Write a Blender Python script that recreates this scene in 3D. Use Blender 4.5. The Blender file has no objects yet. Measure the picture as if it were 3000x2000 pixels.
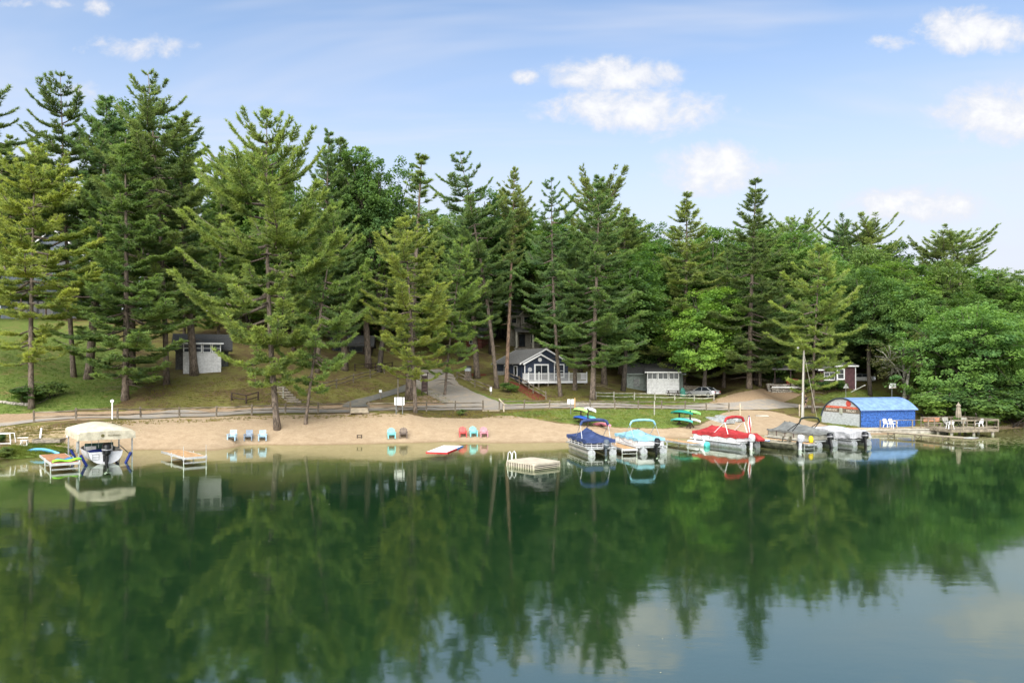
import bpy, bmesh, math, random
import numpy as np
from mathutils import Vector, Matrix, Euler
R = math.radians
scene = bpy.context.scene
col = scene.collection
random.seed(7)
rng = np.random.default_rng(7)

# ------------------------------------------------------------------ camera
H_CAM, F_PX, CX, HOR = 7.0, 2150.0, 1500.0, 1075.0
cam = bpy.data.cameras.new('camera')
cam.sensor_width = 36.0
cam.lens = 36.0 * F_PX / 3000.0
cam.shift_y = (HOR - 1000.0) / 3000.0
cam.clip_start, cam.clip_end = 0.5, 6000
camo = bpy.data.objects.new('camera', cam)
camo.location = (0, 0, H_CAM)
camo.rotation_euler = (R(90), 0, 0)
col.objects.link(camo)
scene.camera = camo

# ------------------------------------------------------------------ light and sky
SUN_EL, SUN_AZ = 42.0, 196.0        # azimuth clockwise from +Y (camera looks along +Y): behind the camera, a little to the left
sl = bpy.data.lights.new('sun', 'SUN')
sl.energy, sl.angle, sl.color = 2.05, R(85), (1.0, 0.965, 0.90)
so = bpy.data.objects.new('sun', sl)
_d = Vector((math.sin(R(SUN_AZ)) * math.cos(R(SUN_EL)), math.cos(R(SUN_AZ)) * math.cos(R(SUN_EL)), math.sin(R(SUN_EL))))
so.rotation_euler = _d.to_track_quat('Z', 'Y').to_euler()
so.location = (0, -20, 80)
col.objects.link(so)
scene.view_settings.view_transform = 'Standard'
scene.view_settings.look = 'None'
scene.view_settings.gamma = 1.0
scene.view_settings.use_curve_mapping = False
scene.view_settings.exposure = 2.05
scene.cycles.max_bounces = 6
scene.cycles.diffuse_bounces = 3
scene.cycles.glossy_bounces = 3
scene.cycles.transmission_bounces = 3
scene.cycles.transparent_max_bounces = 8
scene.cycles.caustics_reflective = False
scene.cycles.caustics_refractive = False
try:
    scene.cycles.use_denoising = True
    scene.cycles.denoiser = 'OPENIMAGEDENOISE'
except Exception:
    pass

world = bpy.data.worlds.new('World')
scene.world = world
world.use_nodes = True
world.cycles.sampling_method = 'MANUAL'
world.cycles.sample_map_resolution = 512
SKY_STRENGTH = 0.056


class NT:
    """tiny helper for wiring shader nodes"""
    def __init__(self, tree):
        self.t = tree
        self.n = tree.nodes
        self.l = tree.links

    def node(self, typ, **kw):
        nd = self.n.new(typ)
        for k, v in kw.items():
            setattr(nd, k, v)
        return nd

    def put(self, sock, val):
        if isinstance(val, bpy.types.NodeSocket):
            self.l.new(val, sock)
        elif val is not None:
            sock.default_value = val

    def math(self, op, a, b=None, c=None, clamp=False):
        nd = self.node('ShaderNodeMath', operation=op, use_clamp=clamp)
        self.put(nd.inputs[0], a)
        if b is not None:
            self.put(nd.inputs[1], b)
        if c is not None:
            self.put(nd.inputs[2], c)
        return nd.outputs[0]

    def mix(self, fac, a, b, blend='MIX'):
        nd = self.node('ShaderNodeMix', data_type='RGBA', blend_type=blend)
        self.put(nd.inputs['Factor'], fac)
        self.put(nd.inputs['A'], a if isinstance(a, bpy.types.NodeSocket) else (*a, 1)[:4])
        self.put(nd.inputs['B'], b if isinstance(b, bpy.types.NodeSocket) else (*b, 1)[:4])
        return nd.outputs['Result']

    def ramp(self, fac, lo, hi, a=0.0, b=1.0, smooth=True):
        nd = self.node('ShaderNodeMapRange', interpolation_type='SMOOTHSTEP' if smooth else 'LINEAR')
        self.put(nd.inputs['Value'], fac)
        nd.inputs['From Min'].default_value = lo
        nd.inputs['From Max'].default_value = hi
        nd.inputs['To Min'].default_value = a
        nd.inputs['To Max'].default_value = b
        return nd.outputs[0]

    def noise(self, vec, scale, detail=4.0, rough=0.55, dist=0.0):
        nd = self.node('ShaderNodeTexNoise')
        if vec is not None:
            self.put(nd.inputs['Vector'], vec)
        nd.inputs['Scale'].default_value = scale
        nd.inputs['Detail'].default_value = detail
        nd.inputs['Roughness'].default_value = rough
        nd.inputs['Distortion'].default_value = dist
        return nd.outputs[0]


def build_world():
    w = NT(world.node_tree)
    w.n.clear()
    out = w.node('ShaderNodeOutputWorld')
    bg = w.node('ShaderNodeBackground')
    bg.inputs['Strength'].default_value = SKY_STRENGTH
    w.l.new(bg.outputs[0], out.inputs[0])
    sky = w.node('ShaderNodeTexSky', sky_type='NISHITA')
    sky.sun_disc = False
    sky.sun_elevation = R(SUN_EL)
    sky.sun_rotation = R(SUN_AZ)
    sky.altitude = 300
    sky.air_density, sky.dust_density, sky.ozone_density = 1.0, 0.6, 2.0
    tc = w.node('ShaderNodeTexCoord')
    sep = w.node('ShaderNodeSeparateXYZ')
    w.l.new(tc.outputs['Generated'], sep.inputs[0])
    X, Y, Z = sep.outputs
    front = w.ramp(Y, 0.15, 0.4)
    ys = w.math('MAXIMUM', Y, 0.15)
    u = w.math('DIVIDE', X, ys)
    v = w.math('DIVIDE', Z, ys)
    comb = w.node('ShaderNodeCombineXYZ')
    w.l.new(u, comb.inputs[0])
    w.l.new(w.math('MULTIPLY', v, 1.25), comb.inputs[1])
    P = comb.outputs[0]
    cuv = w.node('ShaderNodeCombineXYZ')
    w.l.new(u, cuv.inputs[0])
    w.l.new(v, cuv.inputs[1])
    UV = cuv.outputs[0]
    n1 = w.noise(P, 19, 6, 0.64, 0.3)
    n2 = w.noise(P, 46, 2, 0.6)
    # separate fair-weather clouds: (photo x, y, half width, half height, weight)
    clouds = [(1800, 218, 210, 54, 1.1), (1860, 322, 265, 66, 1.1), (1545, 226, 46, 24, 0.9), (2090, 492, 165, 78, 1.1),
              (2860, 88, 185, 66, 1.05), (2935, 335, 200, 88, 1.12), (2700, 600, 230, 56, 1.05), (400, 140, 170, 40, 0.75),
              (290, 18, 48, 30, 0.75), (245, 275, 120, 55, 0.55), (2600, 128, 90, 26, 0.7), (1985, 372, 120, 60, 0.55),
              (90, 8, 150, 18, 0.55)]
    tot = None
    for (px, py, hw, hh, wt) in clouds:
        u0, v0 = (px - CX) / F_PX, (HOR - py) / F_PX
        q = w.node('ShaderNodeVectorMath', operation='MULTIPLY_ADD')
        w.l.new(UV, q.inputs[0])
        q.inputs[1].default_value = (F_PX / hw, F_PX / hh, 0)
        q.inputs[2].default_value = (-u0 * F_PX / hw, -v0 * F_PX / hh, 0)
        e = w.node('ShaderNodeVectorMath', operation='DOT_PRODUCT')
        w.l.new(q.outputs[0], e.inputs[0])
        w.l.new(q.outputs[0], e.inputs[1])
        m = w.math('MULTIPLY_ADD', e.outputs['Value'], -wt, 2 * wt - 1.0)
        tot = m if tot is None else w.math('MAXIMUM', tot, m)
    tot = w.math('MAXIMUM', tot, -2.2)
    d = w.math('ADD', tot, w.math('MULTIPLY', w.math('SUBTRACT', n1, 0.5), 3.4))
    d = w.math('ADD', d, w.math('MULTIPLY', w.math('SUBTRACT', n2, 0.5), 0.9))
    mask = w.math('MULTIPLY', w.ramp(d, -0.3, 1.1), front)
    # clouds go on outside the frame, cover thickened there to add soft fill light
    zz = w.math('ADD', w.math('MAXIMUM', Z, 0.0), 0.12)
    cb2 = w.node('ShaderNodeCombineXYZ')
    w.l.new(w.math('DIVIDE', X, zz), cb2.inputs[0])
    w.l.new(w.math('DIVIDE', Y, zz), cb2.inputs[1])
    g = w.noise(cb2.outputs[0], 1.5, 4, 0.6, 0.0)
    gm = w.ramp(g, 0.46, 0.66)
    inframe = w.math('MULTIPLY', front, w.math('MULTIPLY', w.ramp(w.math('ABSOLUTE', u), 0.78, 0.95, 1, 0), w.ramp(v, 0.52, 0.66, 1, 0)))
    gm = w.math('MULTIPLY', gm, w.math('SUBTRACT', 1.0, inframe))
    mask = w.math('MAXIMUM', mask, gm)
    # thin high cirrus streaks
    cb3 = w.node('ShaderNodeCombineXYZ')
    w.l.new(w.math('ADD', w.math('MULTIPLY', w.math('DIVIDE', X, zz), 0.5), w.math('MULTIPLY', w.math('DIVIDE', Y, zz), 0.1)), cb3.inputs[0])
    w.l.new(w.math('MULTIPLY', w.math('DIVIDE', Y, zz), 1.3), cb3.inputs[1])
    ci = w.noise(cb3.outputs[0], 1.3, 4, 0.62, 0.5)
    cirrus = w.ramp(ci, 0.42, 0.78, 0.0, 0.6)
    horizon = w.ramp(Z, 0.06, 0.48, 0.98, 0.04)                    # thin bright veil low in the sky
    skyc = w.mix(1.0, sky.outputs[0], (0.97, 1.0, 1.0), 'MULTIPLY')
    K = 1.0 / SKY_STRENGTH
    pale = (0.198 * K, 0.205 * K, 0.228 * K)
    white = w.mix(w.ramp(d, 0.3, 2.4), (0.205 * K, 0.208 * K, 0.222 * K), (0.285 * K, 0.285 * K, 0.285 * K))
    skyc = w.mix(cirrus, skyc, pale)
    skyc = w.mix(horizon, skyc, pale)
    skyc = w.mix(w.math('MULTIPLY', mask, 0.93), skyc, white)
    w.l.new(skyc, bg.inputs['Color'])


build_world()

# ------------------------------------------------------------------ photo-to-place helpers
def at(px, py, d):
    """point on the sight line of a photo pixel, d metres in front of the camera"""
    return Vector(((px - CX) * d / F_PX, d, H_CAM - (py - HOR) * d / F_PX))


def atz(px, py, z):
    d = (H_CAM - z) * F_PX / (py - HOR)
    return at(px, py, d)


def proj(x, y, z):
    return CX + F_PX * x / y, HOR - F_PX * (z - H_CAM) / y


# ------------------------------------------------------------------ mesh helpers
class MB:
    def __init__(self):
        self.v, self.f = [], []

    def add(self, vs, fs):
        o = len(self.v)
        self.v += [tuple(p) for p in vs]
        self.f += [tuple(i + o for i in q) for q in fs]
        return self

    def box(self, cx, cy, cz, sx, sy, sz, M=None):
        vs = [Vector((cx + a * sx / 2, cy + b * sy / 2, cz + c * sz / 2)) for c in (-1, 1) for b in (-1, 1) for a in (-1, 1)]
        if M is not None:
            vs = [M @ p for p in vs]
        return self.add(vs, [(0, 2, 3, 1), (4, 5, 7, 6), (0, 1, 5, 4), (2, 6, 7, 3), (0, 4, 6, 2), (1, 3, 7, 5)])

    def bar(self, p, q, w, h=None, up=(0, 0, 1)):
        h = h or w
        p, q = Vector(p), Vector(q)
        d = (q - p)
        if d.length < 1e-6:
            return self
        d.normalize()
        s = d.cross(Vector(up))
        if s.length < 1e-4:
            s = d.cross(Vector((1, 0, 0)))
        s.normalize()
        t = s.cross(d)
        vs = []
        for e in (p, q):
            for a, b in ((-1, -1), (1, -1), (1, 1), (-1, 1)):
                vs.append(e + s * (a * w / 2) + t * (b * h / 2))
        return self.add(vs, [(0, 1, 2, 3), (7, 6, 5, 4), (0, 4, 5, 1), (1, 5, 6, 2), (2, 6, 7, 3), (3, 7, 4, 0)])

    def tube(self, pts, r, n=8, cap=True, squash=1.0):
        pts = [Vector(p) for p in pts]
        rs = r if isinstance(r, (list, tuple)) else [r] * len(pts)
        rings = []
        ref = None
        for i, p in enumerate(pts):
            d = (pts[min(i + 1, len(pts) - 1)] - pts[max(i - 1, 0)])
            d.normalize()
            if ref is None:
                ref = d.cross(Vector((0, 0, 1)))
                if ref.length < 1e-3:
                    ref = Vector((1, 0, 0))
            s = (ref - d * ref.dot(d))
            s.normalize()
            ref = s
            t = d.cross(s)
            rings.append([p + (s * math.cos(2 * math.pi * k / n) + t * math.sin(2 * math.pi * k / n) * squash) * rs[i] for k in range(n)])
        return self.loft(rings, cap)

    def loft(self, rings, cap=True, closed=True):
        n = len(rings[0])
        vs = [p for rg in rings for p in rg]
        fs = []
        for i in range(len(rings) - 1):
            for k in range(n if closed else n - 1):
                k2 = (k + 1) % n
                fs.append((i * n + k, i * n + k2, (i + 1) * n + k2, (i + 1) * n + k))
        if cap and closed:
            fs.append(tuple(range(n))[::-1])
            fs.append(tuple((len(rings) - 1) * n + k for k in range(n)))
        return self.add(vs, fs)

    def lathe(self, prof, n=16, c=(0, 0, 0), axis='z'):
        rings = []
        for (r, h) in prof:
            rg = []
            for k in range(n):
                a = 2 * math.pi * k / n
                x, y = r * math.cos(a), r * math.sin(a)
                p = {'z': (x, y, h), 'x': (h, x, y), 'y': (y, h, x)}[axis]
                rg.append(Vector(p) + Vector(c))
            rings.append(rg)
        return self.loft(rings)

    def prism(self, poly, plane, a, b):
        """extrude a 2-D polygon: plane 'xz' along y, 'yz' along x, 'xy' along z"""
        def pt(p, h):
            return {'xz': (p[0], h, p[1]), 'yz': (h, p[0], p[1]), 'xy': (p[0], p[1], h)}[plane]
        n = len(poly)
        vs = [pt(p, a) for p in poly] + [pt(p, b) for p in poly]
        fs = [tuple(range(n))[::-1], tuple(range(n, 2 * n))]
        for k in range(n):
            k2 = (k + 1) % n
            fs.append((k, k2, n + k2, n + k))
        return self.add(vs, fs)

    def ball(self, c, r, nu=12, nv=8, M=None):
        r = r if isinstance(r, (list, tuple)) else (r, r, r)
        rings = []
        for j in range(nv + 1):
            th = math.pi * (j / nv)
            s = max(math.sin(th), 0.02)
            rings.append([Vector((c[0] + r[0] * s * math.cos(2 * math.pi * k / nu), c[1] + r[1] * s * math.sin(2 * math.pi * k / nu), c[2] - r[2] * math.cos(th))) for k in range(nu)])
        if M is not None:
            rings = [[M @ p for p in rg] for rg in rings]
        return self.loft(rings)

    def quad(self, a, b, c, d):
        return self.add([a, b, c, d], [(0, 1, 2, 3)])

    def build(self, name, mat, parent=None, smooth=False, label=None):
        me = bpy.data.meshes.new(name)
        me.from_pydata([tuple(p) for p in self.v], [], self.f)
        bm = bmesh.new()
        bm.from_mesh(me)
        bmesh.ops.recalc_face_normals(bm, faces=bm.faces)
        bm.to_mesh(me)
        bm.free()
        if smooth:
            for p in me.polygons:
                p.use_smooth = True
            try:
                me.set_sharp_from_angle(angle=R(40))
            except Exception:
                pass
        return link(name, me, mat, parent, label)


def link(name, me, mat, parent=None, label=None):
    o = bpy.data.objects.new(name, me)
    col.objects.link(o)
    if mat is not None and not me.materials:
        me.materials.append(mat)
    if parent is not None:
        o.parent = parent
    if label:
        o['label'] = label
    return o


def arr_mesh(name, V, F, smooth=False):
    """mesh from numpy vertices (n,3) and faces (m,k)"""
    me = bpy.data.meshes.new(name)
    V = np.ascontiguousarray(V, dtype=np.float32)
    F = np.ascontiguousarray(F, dtype=np.int32)
    k = F.shape[1]
    me.vertices.add(len(V))
    me.vertices.foreach_set('co', V.ravel())
    me.loops.add(F.size)
    me.loops.foreach_set('vertex_index', F.ravel())
    me.polygons.add(len(F))
    me.polygons.foreach_set('loop_start', np.arange(0, F.size, k, dtype=np.int32))
    me.polygons.foreach_set('loop_total', np.full(len(F), k, dtype=np.int32))
    if smooth:
        me.polygons.foreach_set('use_smooth', np.ones(len(F), dtype=bool))
    me.update(calc_edges=True)
    return me


def tag(o, label, cat=None, group=None, kind=None):
    if label:
        o['label'] = label
    if cat:
        o['category'] = cat
    if group:
        o['group'] = group
    if kind:
        o['kind'] = kind
    return o


def thing(name, label, cat, loc=(0, 0, 0), rz=0.0, group=None, rot=None):
    o = bpy.data.objects.new(name, None)
    o.empty_display_size = 0.3
    col.objects.link(o)
    o.location = loc
    o.rotation_euler = rot if rot is not None else (0, 0, rz)
    return tag(o, label, cat, group)


def kids(o):
    return [c for c in col.objects if c.parent == o]


def copy_tree(o, parent=None, cache=None):
    c = o.copy()
    col.objects.link(c)
    c.parent = parent
    for ch in list(o.children):
        copy_tree(ch, c)
    return c


# ------------------------------------------------------------------ materials
MATS = {}


def mat(name, color, rough=0.6, metal=0.0, var=0.12, scale=3.0, bump=0.0, bscale=40.0, dirt=None, spec=0.4, stretch=None, coord='Object'):
    """procedural material: base colour with uneven tone, optional grime and fine relief"""
    if name in MATS:
        return MATS[name]
    m = bpy.data.materials.new(name)
    m.use_nodes = True
    w = NT(m.node_tree)
    b = w.n['Principled BSDF']
    tc = w.node('ShaderNodeTexCoord')
    vec = tc.outputs[coord]
    if stretch:
        mp = w.node('ShaderNodeMapping')
        mp.inputs['Scale'].default_value = stretch
        w.l.new(vec, mp.inputs[0])
        vec = mp.outputs[0]
    n = w.noise(vec, scale, 6, 0.6)
    lo = tuple(max(c * (1 - 2.2 * var), 0) for c in color)
    hi = tuple(min(c * (1 + 1.6 * var), 1) for c in color)
    c = w.mix(w.ramp(n, 0.3, 0.7), lo, hi)
    if dirt:
        dn = w.noise(vec, scale * 0.6 + 0.7, 7, 0.7, 0.4)
        c = w.mix(w.ramp(dn, 0.5, 0.75, 0, dirt[1]), c, dirt[0])
    w.l.new(c, b.inputs['Base Color'])
    b.inputs['Roughness'].default_value = rough
    b.inputs['Metallic'].default_value = metal
    b.inputs['Specular IOR Level'].default_value = spec
    if bump:
        bn = w.noise(vec, bscale, 4, 0.6)
        bp = w.node('ShaderNodeBump')
        bp.inputs['Strength'].default_value = bump
        bp.inputs['Distance'].default_value = 0.03
        w.l.new(bn, bp.inputs['Height'])
        w.l.new(bp.outputs[0], b.inputs['Normal'])
    MATS[name] = m
    return m


def glass_mat(name, color=(0.02, 0.025, 0.03)):
    m = mat(name, color, 0.12, 0.0, 0.2, 1.5, spec=0.35)
    return m


M_WHITE = mat('white_paint', (0.74, 0.74, 0.72), 0.5, var=0.05, scale=2.5, dirt=((0.42, 0.41, 0.37), 0.35))
M_VINYL = mat('white_vinyl', (0.80, 0.80, 0.79), 0.35, var=0.03, scale=2)
M_PLASTIC_W = mat('white_resin', (0.84, 0.84, 0.84), 0.35, var=0.03)
M_ALU = mat('bare_aluminium', (0.60, 0.61, 0.61), 0.38, 0.75, var=0.14, scale=4, dirt=((0.30, 0.30, 0.27), 0.4))
M_ALU_D = mat('dull_aluminium', (0.46, 0.48, 0.47), 0.5, 0.5, var=0.16, scale=4, dirt=((0.22, 0.22, 0.19), 0.5))
M_BLACK = mat('black_plastic', (0.015, 0.016, 0.017), 0.32, var=0.2)
M_RUBBER = mat('black_rubber', (0.02, 0.02, 0.02), 0.85)
M_STEEL = mat('stainless', (0.7, 0.7, 0.7), 0.22, 1.0, var=0.05)
M_WOOD_G = mat('weathered_wood', (0.25, 0.215, 0.165), 0.85, var=0.25, scale=2.0, bump=0.5, bscale=18, stretch=(2, 2, 8), dirt=((0.13, 0.12, 0.09), 0.6))
M_FENCE = mat('split_rail_wood', (0.20, 0.165, 0.12), 0.9, var=0.3, scale=2.2, bump=0.6, bscale=14, dirt=((0.30, 0.28, 0.23), 0.7), coord='Generated')
M_DECKWOOD = mat('treated_deck_wood', (0.255, 0.215, 0.155), 0.85, var=0.2, scale=2.4, bump=0.4, bscale=20, dirt=((0.23, 0.20, 0.15), 0.6))
M_TANWOOD = mat('tan_dock_boards', (0.50, 0.31, 0.155), 0.8, var=0.16, scale=2.2, bump=0.35, bscale=20, dirt=((0.36, 0.25, 0.15), 0.5))
M_REDWOOD = mat('red_brown_dock_boards', (0.40, 0.20, 0.105), 0.8, var=0.18, scale=2.2, bump=0.35, bscale=20, dirt=((0.27, 0.17, 0.11), 0.5))
M_DARKWOOD = mat('dark_stained_wood', (0.045, 0.028, 0.020), 0.7, var=0.25)
M_GLASS = glass_mat('window_glass')
M_SHINGLE = mat('grey_shingles', (0.20, 0.195, 0.185), 0.95, var=0.2, scale=9, bump=0.5, bscale=25)
M_CONC = mat('pale_concrete', (0.42, 0.39, 0.33), 0.9, var=0.16, scale=2.2, bump=0.3, bscale=18, dirt=((0.25, 0.23, 0.18), 0.6))
M_STONE = mat('field_stone', (0.33, 0.30, 0.25), 0.9, var=0.3, scale=5, bump=0.4, bscale=14)
M_SKIN = mat('skin', (0.45, 0.28, 0.2), 0.55, var=0.06)
# ------------------------------------------------------------------ terrain
SHORE_PX = [(0, 1343), (120, 1336), (330, 1321), (480, 1318), (700, 1306), (1000, 1302), (1300, 1294), (1600, 1296), (1720, 1296), (1930, 1284),
            (2070, 1284), (2200, 1278), (2400, 1275), (2530, 1274), (2640, 1270), (2750, 1264), (2900, 1256), (3000, 1250)]
CTRL = []
shore = [at(x, y, 15050.0 / (y - HOR)) for x, y in SHORE_PX]
shore = [Vector((-95, 24, 0)), Vector((-65, 43, 0))] + shore + [Vector((78, 92, 0)), Vector((110, 100, 0)), Vector((160, 112, 0))]
for i, p in enumerate(shore):
    CTRL.append((p.x, p.y, 0.0))
for i in range(0, len(shore)):
    p = shore[i]
    q = shore[min(i + 1, len(shore) - 1)] - shore[max(i - 1, 0)]
    nrm = Vector((q.y, -q.x, 0))
    nrm.normalize()
    for off, z in ((3.5, -0.22), (8, -0.6), (14, -1.6), (26, -3.2)):
        if i % 2 == 0 or off < 10:
            CTRL.append((p.x + nrm.x * off, p.y + nrm.y * off, z))
for x, y in ((-60, 0), (0, 0), (60, 20), (120, 40), (0, -40), (-100, -40), (100, -40), (30, 30), (-30, 15)):
    CTRL.append((x, y, -4.5))
PXC = [  # photo x, y, distance of ground points
    (680, 1292, 65), (1147, 1285, 68.4), (1360, 1281, 69.8), (810, 1261, 68.4), (1170, 1214, 72.4), (300, 1262, 62), (1500, 1245, 73), (1715, 1241, 74.5), (2010, 1247, 76.5),
    (100, 1237, 65.3), (345, 1227, 66.5), (737, 1215, 71.5), (1026, 1208, 74), (1290, 1203, 78), (1610, 1197, 82.5), (1960, 1198, 86.8), (2135, 1206, 88.5),
    (0, 1222, 70), (330, 1213, 71.5), (630, 1203, 76), (1000, 1196, 79), (1400, 1189, 83.5), (1900, 1189, 91), (2300, 1182, 99), (2450, 1182, 101), (2600, 1178, 103),
    (200, 1150, 78), (200, 1100, 85), (200, 1050, 92.5), (200, 992, 101), (500, 1150, 78.5), (600, 1092, 88), (620, 1050, 96), (900, 1125, 86), (900, 1070, 95), (1050, 1040, 103), (700, 1150, 80),
    (1400, 1181, 85), (1340, 1140, 92), (1300, 1110, 98), (1275, 1080, 106), (1228, 1114, 96), (1115, 1152, 86.5),
    (1500, 1130, 96), (1700, 1130, 96), (1450, 1097, 101), (1645, 1160, 90.5), (1735, 1172, 88.5), (1540, 1020, 125),
    (1895, 1154, 102), (1990, 1158, 102), (1800, 1132, 104), (2080, 1164, 104), (2195, 1136, 102), (2250, 1160, 104), (2330, 1142, 109), (2330, 1124, 111), (2480, 1138, 105),
    (2613, 1168, 93), (2700, 1182, 92), (2760, 1205, 87), (2850, 1226, 85), (2352, 1222, 88), (2382, 1211, 90.5), (2360, 1194, 96.5), (2300, 1240, 82),
]
for x, y, d in PXC:
    p = at(x, y, d)
    CTRL.append((p.x, p.y, p.z))
CTRL += [(36.2, 86.0, 0.6), (38.0, 80.0, 0.45), (45.0, 82.0, 0.45), (43.2, 88, 0.7), (40, 84, 0.5),
         (-80, 130, 17), (-40, 130, 15.5), (0, 135, 12.5), (30, 135, 9.5), (60, 130, 8), (100, 130, 8), (-80, 200, 20), (0, 200, 17), (80, 200, 14), (160, 200, 14),
         (-60, 62, 2.6), (-85, 52, 2.4), (-60, 85, 8), (-100, 75, 9), (-60, 110, 14), (80, 108, 4), (115, 116, 4), (0, 320, 18), (-200, 320, 22), (200, 320, 16), (-200, 150, 20), (-200, 40, 3), (200, 130, 3),
         (-300, 600, 22), (0, 600, 20), (300, 600, 18), (-200, -100, -5), (200, -100, -5)]
_c = np.array(CTRL, dtype=float)


def _phi(r2):
    return 0.5 * r2 * np.log(r2 + 1e-9)


_S = 50.0
_P = _c[:, :2] / _S
_n = len(_P)
_r2 = ((_P[:, None, :] - _P[None, :, :]) ** 2).sum(-1)
_A = np.zeros((_n + 3, _n + 3))
_A[:_n, :_n] = _phi(_r2) + np.eye(_n) * 3e-5
_A[:_n, _n] = 1
_A[:_n, _n + 1:] = _P
_A[_n:, :_n] = _A[:_n, _n:].T
_w = np.linalg.solve(_A, np.concatenate([_c[:, 2], np.zeros(3)]))


def zg(x, y):
    """ground height (arrays or scalars)"""
    x = np.atleast_1d(np.asarray(x, float))
    y = np.atleast_1d(np.asarray(y, float))
    out = np.empty(len(x))
    for s in range(0, len(x), 20000):
        q = np.stack([x[s:s + 20000], y[s:s + 20000]], 1) / _S
        r2 = ((q[:, None, :] - _P[None]) ** 2).sum(-1)
        out[s:s + 20000] = _phi(r2) @ _w[:_n] + _w[_n] + q @ _w[_n + 1:]
    return np.clip(out, -6, 26)


def zs(x, y):
    return float(zg(x, y)[0])


def hit(px, py, d0=55.0, d1=170.0):
    """first ground point met by the sight line of a photo pixel"""
    ds = np.arange(d0, d1, 0.25)
    X = (px - CX) * ds / F_PX
    Z = H_CAM - (py - HOR) * ds / F_PX
    g = zg(X, ds)
    k = np.argmax(g >= Z)
    if not (g >= Z).any():
        k = len(ds) - 1
    d = ds[k]
    return Vector((X[k], d, g[k]))


# --- ground sheet: fine where the camera looks, coarse out to the horizon
def axis(a, b, step, lo, hi):
    mid = list(np.arange(a, b + 1e-6, step))
    left, s, v = [], step, a
    while v > lo:
        s *= 1.35
        v -= s
        left.append(v)
    right, s, v = [], step, b
    while v < hi:
        s *= 1.35
        v += s
        right.append(v)
    return np.array(left[::-1] + mid + right)


gx = axis(-56, 76, 0.5, -1500, 1500)
gy = axis(48, 122, 0.5, -1500, 3000)
GX, GY = np.meshgrid(gx, gy)
GXf, GYf = GX.ravel(), GY.ravel()
GZ = zg(GXf, GYf)
far = np.clip((np.hypot(GXf, GYf - 90) - 250) / 400, 0, 1)
GZ = GZ * (1 - far) + np.where(GYf > 60, 18.0, -5.0) * far
_h = np.sin(GXf * 1.7 + np.sin(GYf * 1.3) * 2) * np.sin(GYf * 2.1 + GXf * 0.6)
GZ += 0.025 * _h * (GZ > 0.15)
nx, ny = len(gx), len(gy)
ii = np.arange((ny - 1) * nx).reshape(ny - 1, nx)[:, :-1].ravel()
GF = np.stack([ii, ii + 1, ii + 1 + nx, ii + nx], 1)


def inpoly(px, py, poly):
    c = np.zeros(len(px), bool)
    n = len(poly)
    for i in range(n):
        x0, y0 = poly[i]
        x1, y1 = poly[(i + 1) % n]
        if y0 == y1:
            continue
        t = (y0 > py) != (y1 > py)
        xi = (x1 - x0) * (py - y0) / (y1 - y0) + x0
        c ^= t & (px < xi)
    return c


def cover(polys, soft=0.35):
    """share of ground cover at every ground vertex from outlines in the photograph (front half only)"""
    acc = np.zeros(len(GXf))
    offs = [(-1, -1), (1, -1), (-1, 1), (1, 1), (0, 0)]
    for ox, oy in offs:
        X, Y = GXf + ox * soft, np.maximum(GYf + oy * soft, 1.0)
        px = CX + F_PX * X / Y
        py = HOR - F_PX * (GZ - H_CAM) / Y
        m = np.zeros(len(X), bool)
        for pl in polys:
            m |= inpoly(px, py, pl)
        acc += m & (GYf > 30)
    return acc / len(offs)


SAND = [[(215, 1330), (150, 1300), (240, 1262), (300, 1236), (420, 1228), (560, 1222), (740, 1218), (900, 1214), (1060, 1210), (1190, 1210), (1240, 1222), (1400, 1226), (1440, 1218), (1500, 1216),
         (1560, 1226), (1640, 1240), (1720, 1247), (1810, 1253), (1950, 1257), (2050, 1246), (2085, 1226), (2110, 1212), (2136, 1204), (2200, 1200), (2260, 1204), (2310, 1216), (2345, 1226), (2400, 1240),
         (2440, 1250), (2560, 1254), (2780, 1256), (2780, 1420), (0, 1420), (0, 1352), (120, 1340)]]
DIRT = [[(2090, 1172), (2160, 1150), (2230, 1138), (2300, 1134), (2345, 1136), (2360, 1150), (2330, 1165), (2300, 1176), (2290, 1186), (2150, 1192), (2060, 1188)],
        [(-50, 1245), (-50, 1214), (240, 1206), (420, 1202), (640, 1196), (860, 1190), (1000, 1186), (1200, 1184), (1500, 1184), (1760, 1184), (2000, 1186), (2080, 1184), (2080, 1192), (1600, 1196), (1000, 1204), (600, 1212), (200, 1232)],
        [(1310, 1192), (1180, 1186), (1220, 1160), (1290, 1150), (1400, 1188)]]
LAWN = [[(1440, 1214), (1560, 1203), (1700, 1198), (1990, 1198), (2140, 1203), (2080, 1226), (2040, 1244), (1950, 1254), (1800, 1250), (1700, 1243), (1600, 1230)],
        [(-400, 1200), (-400, 930), (60, 930), (330, 950), (360, 1030), (300, 1090), (420, 1130), (330, 1190), (100, 1216)],
        [(1750, 1150), (2000, 1160), (2080, 1168), (2140, 1190), (2020, 1186), (1760, 1186)], [(1480, 1165), (1560, 1175), (1640, 1186), (1480, 1184), (1420, 1170)],
        [(2360, 1165), (2440, 1148), (2560, 1140), (2660, 1165), (2660, 1180), (2400, 1180)], [(2690, 1175), (2780, 1170), (2960, 1215), (2960, 1250), (2780, 1252), (2690, 1240)],
        [(2400, 1192), (2440, 1192), (2520, 1230), (2520, 1262), (2440, 1250), (2390, 1225)], [(0, 1310), (150, 1300), (220, 1330), (0, 1345)],
        [(1190, 1130), (1240, 1128), (1330, 1165), (1300, 1190), (1190, 1188)], [(1330, 1120), (1450, 1165), (1480, 1185), (1420, 1172)]]
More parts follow.
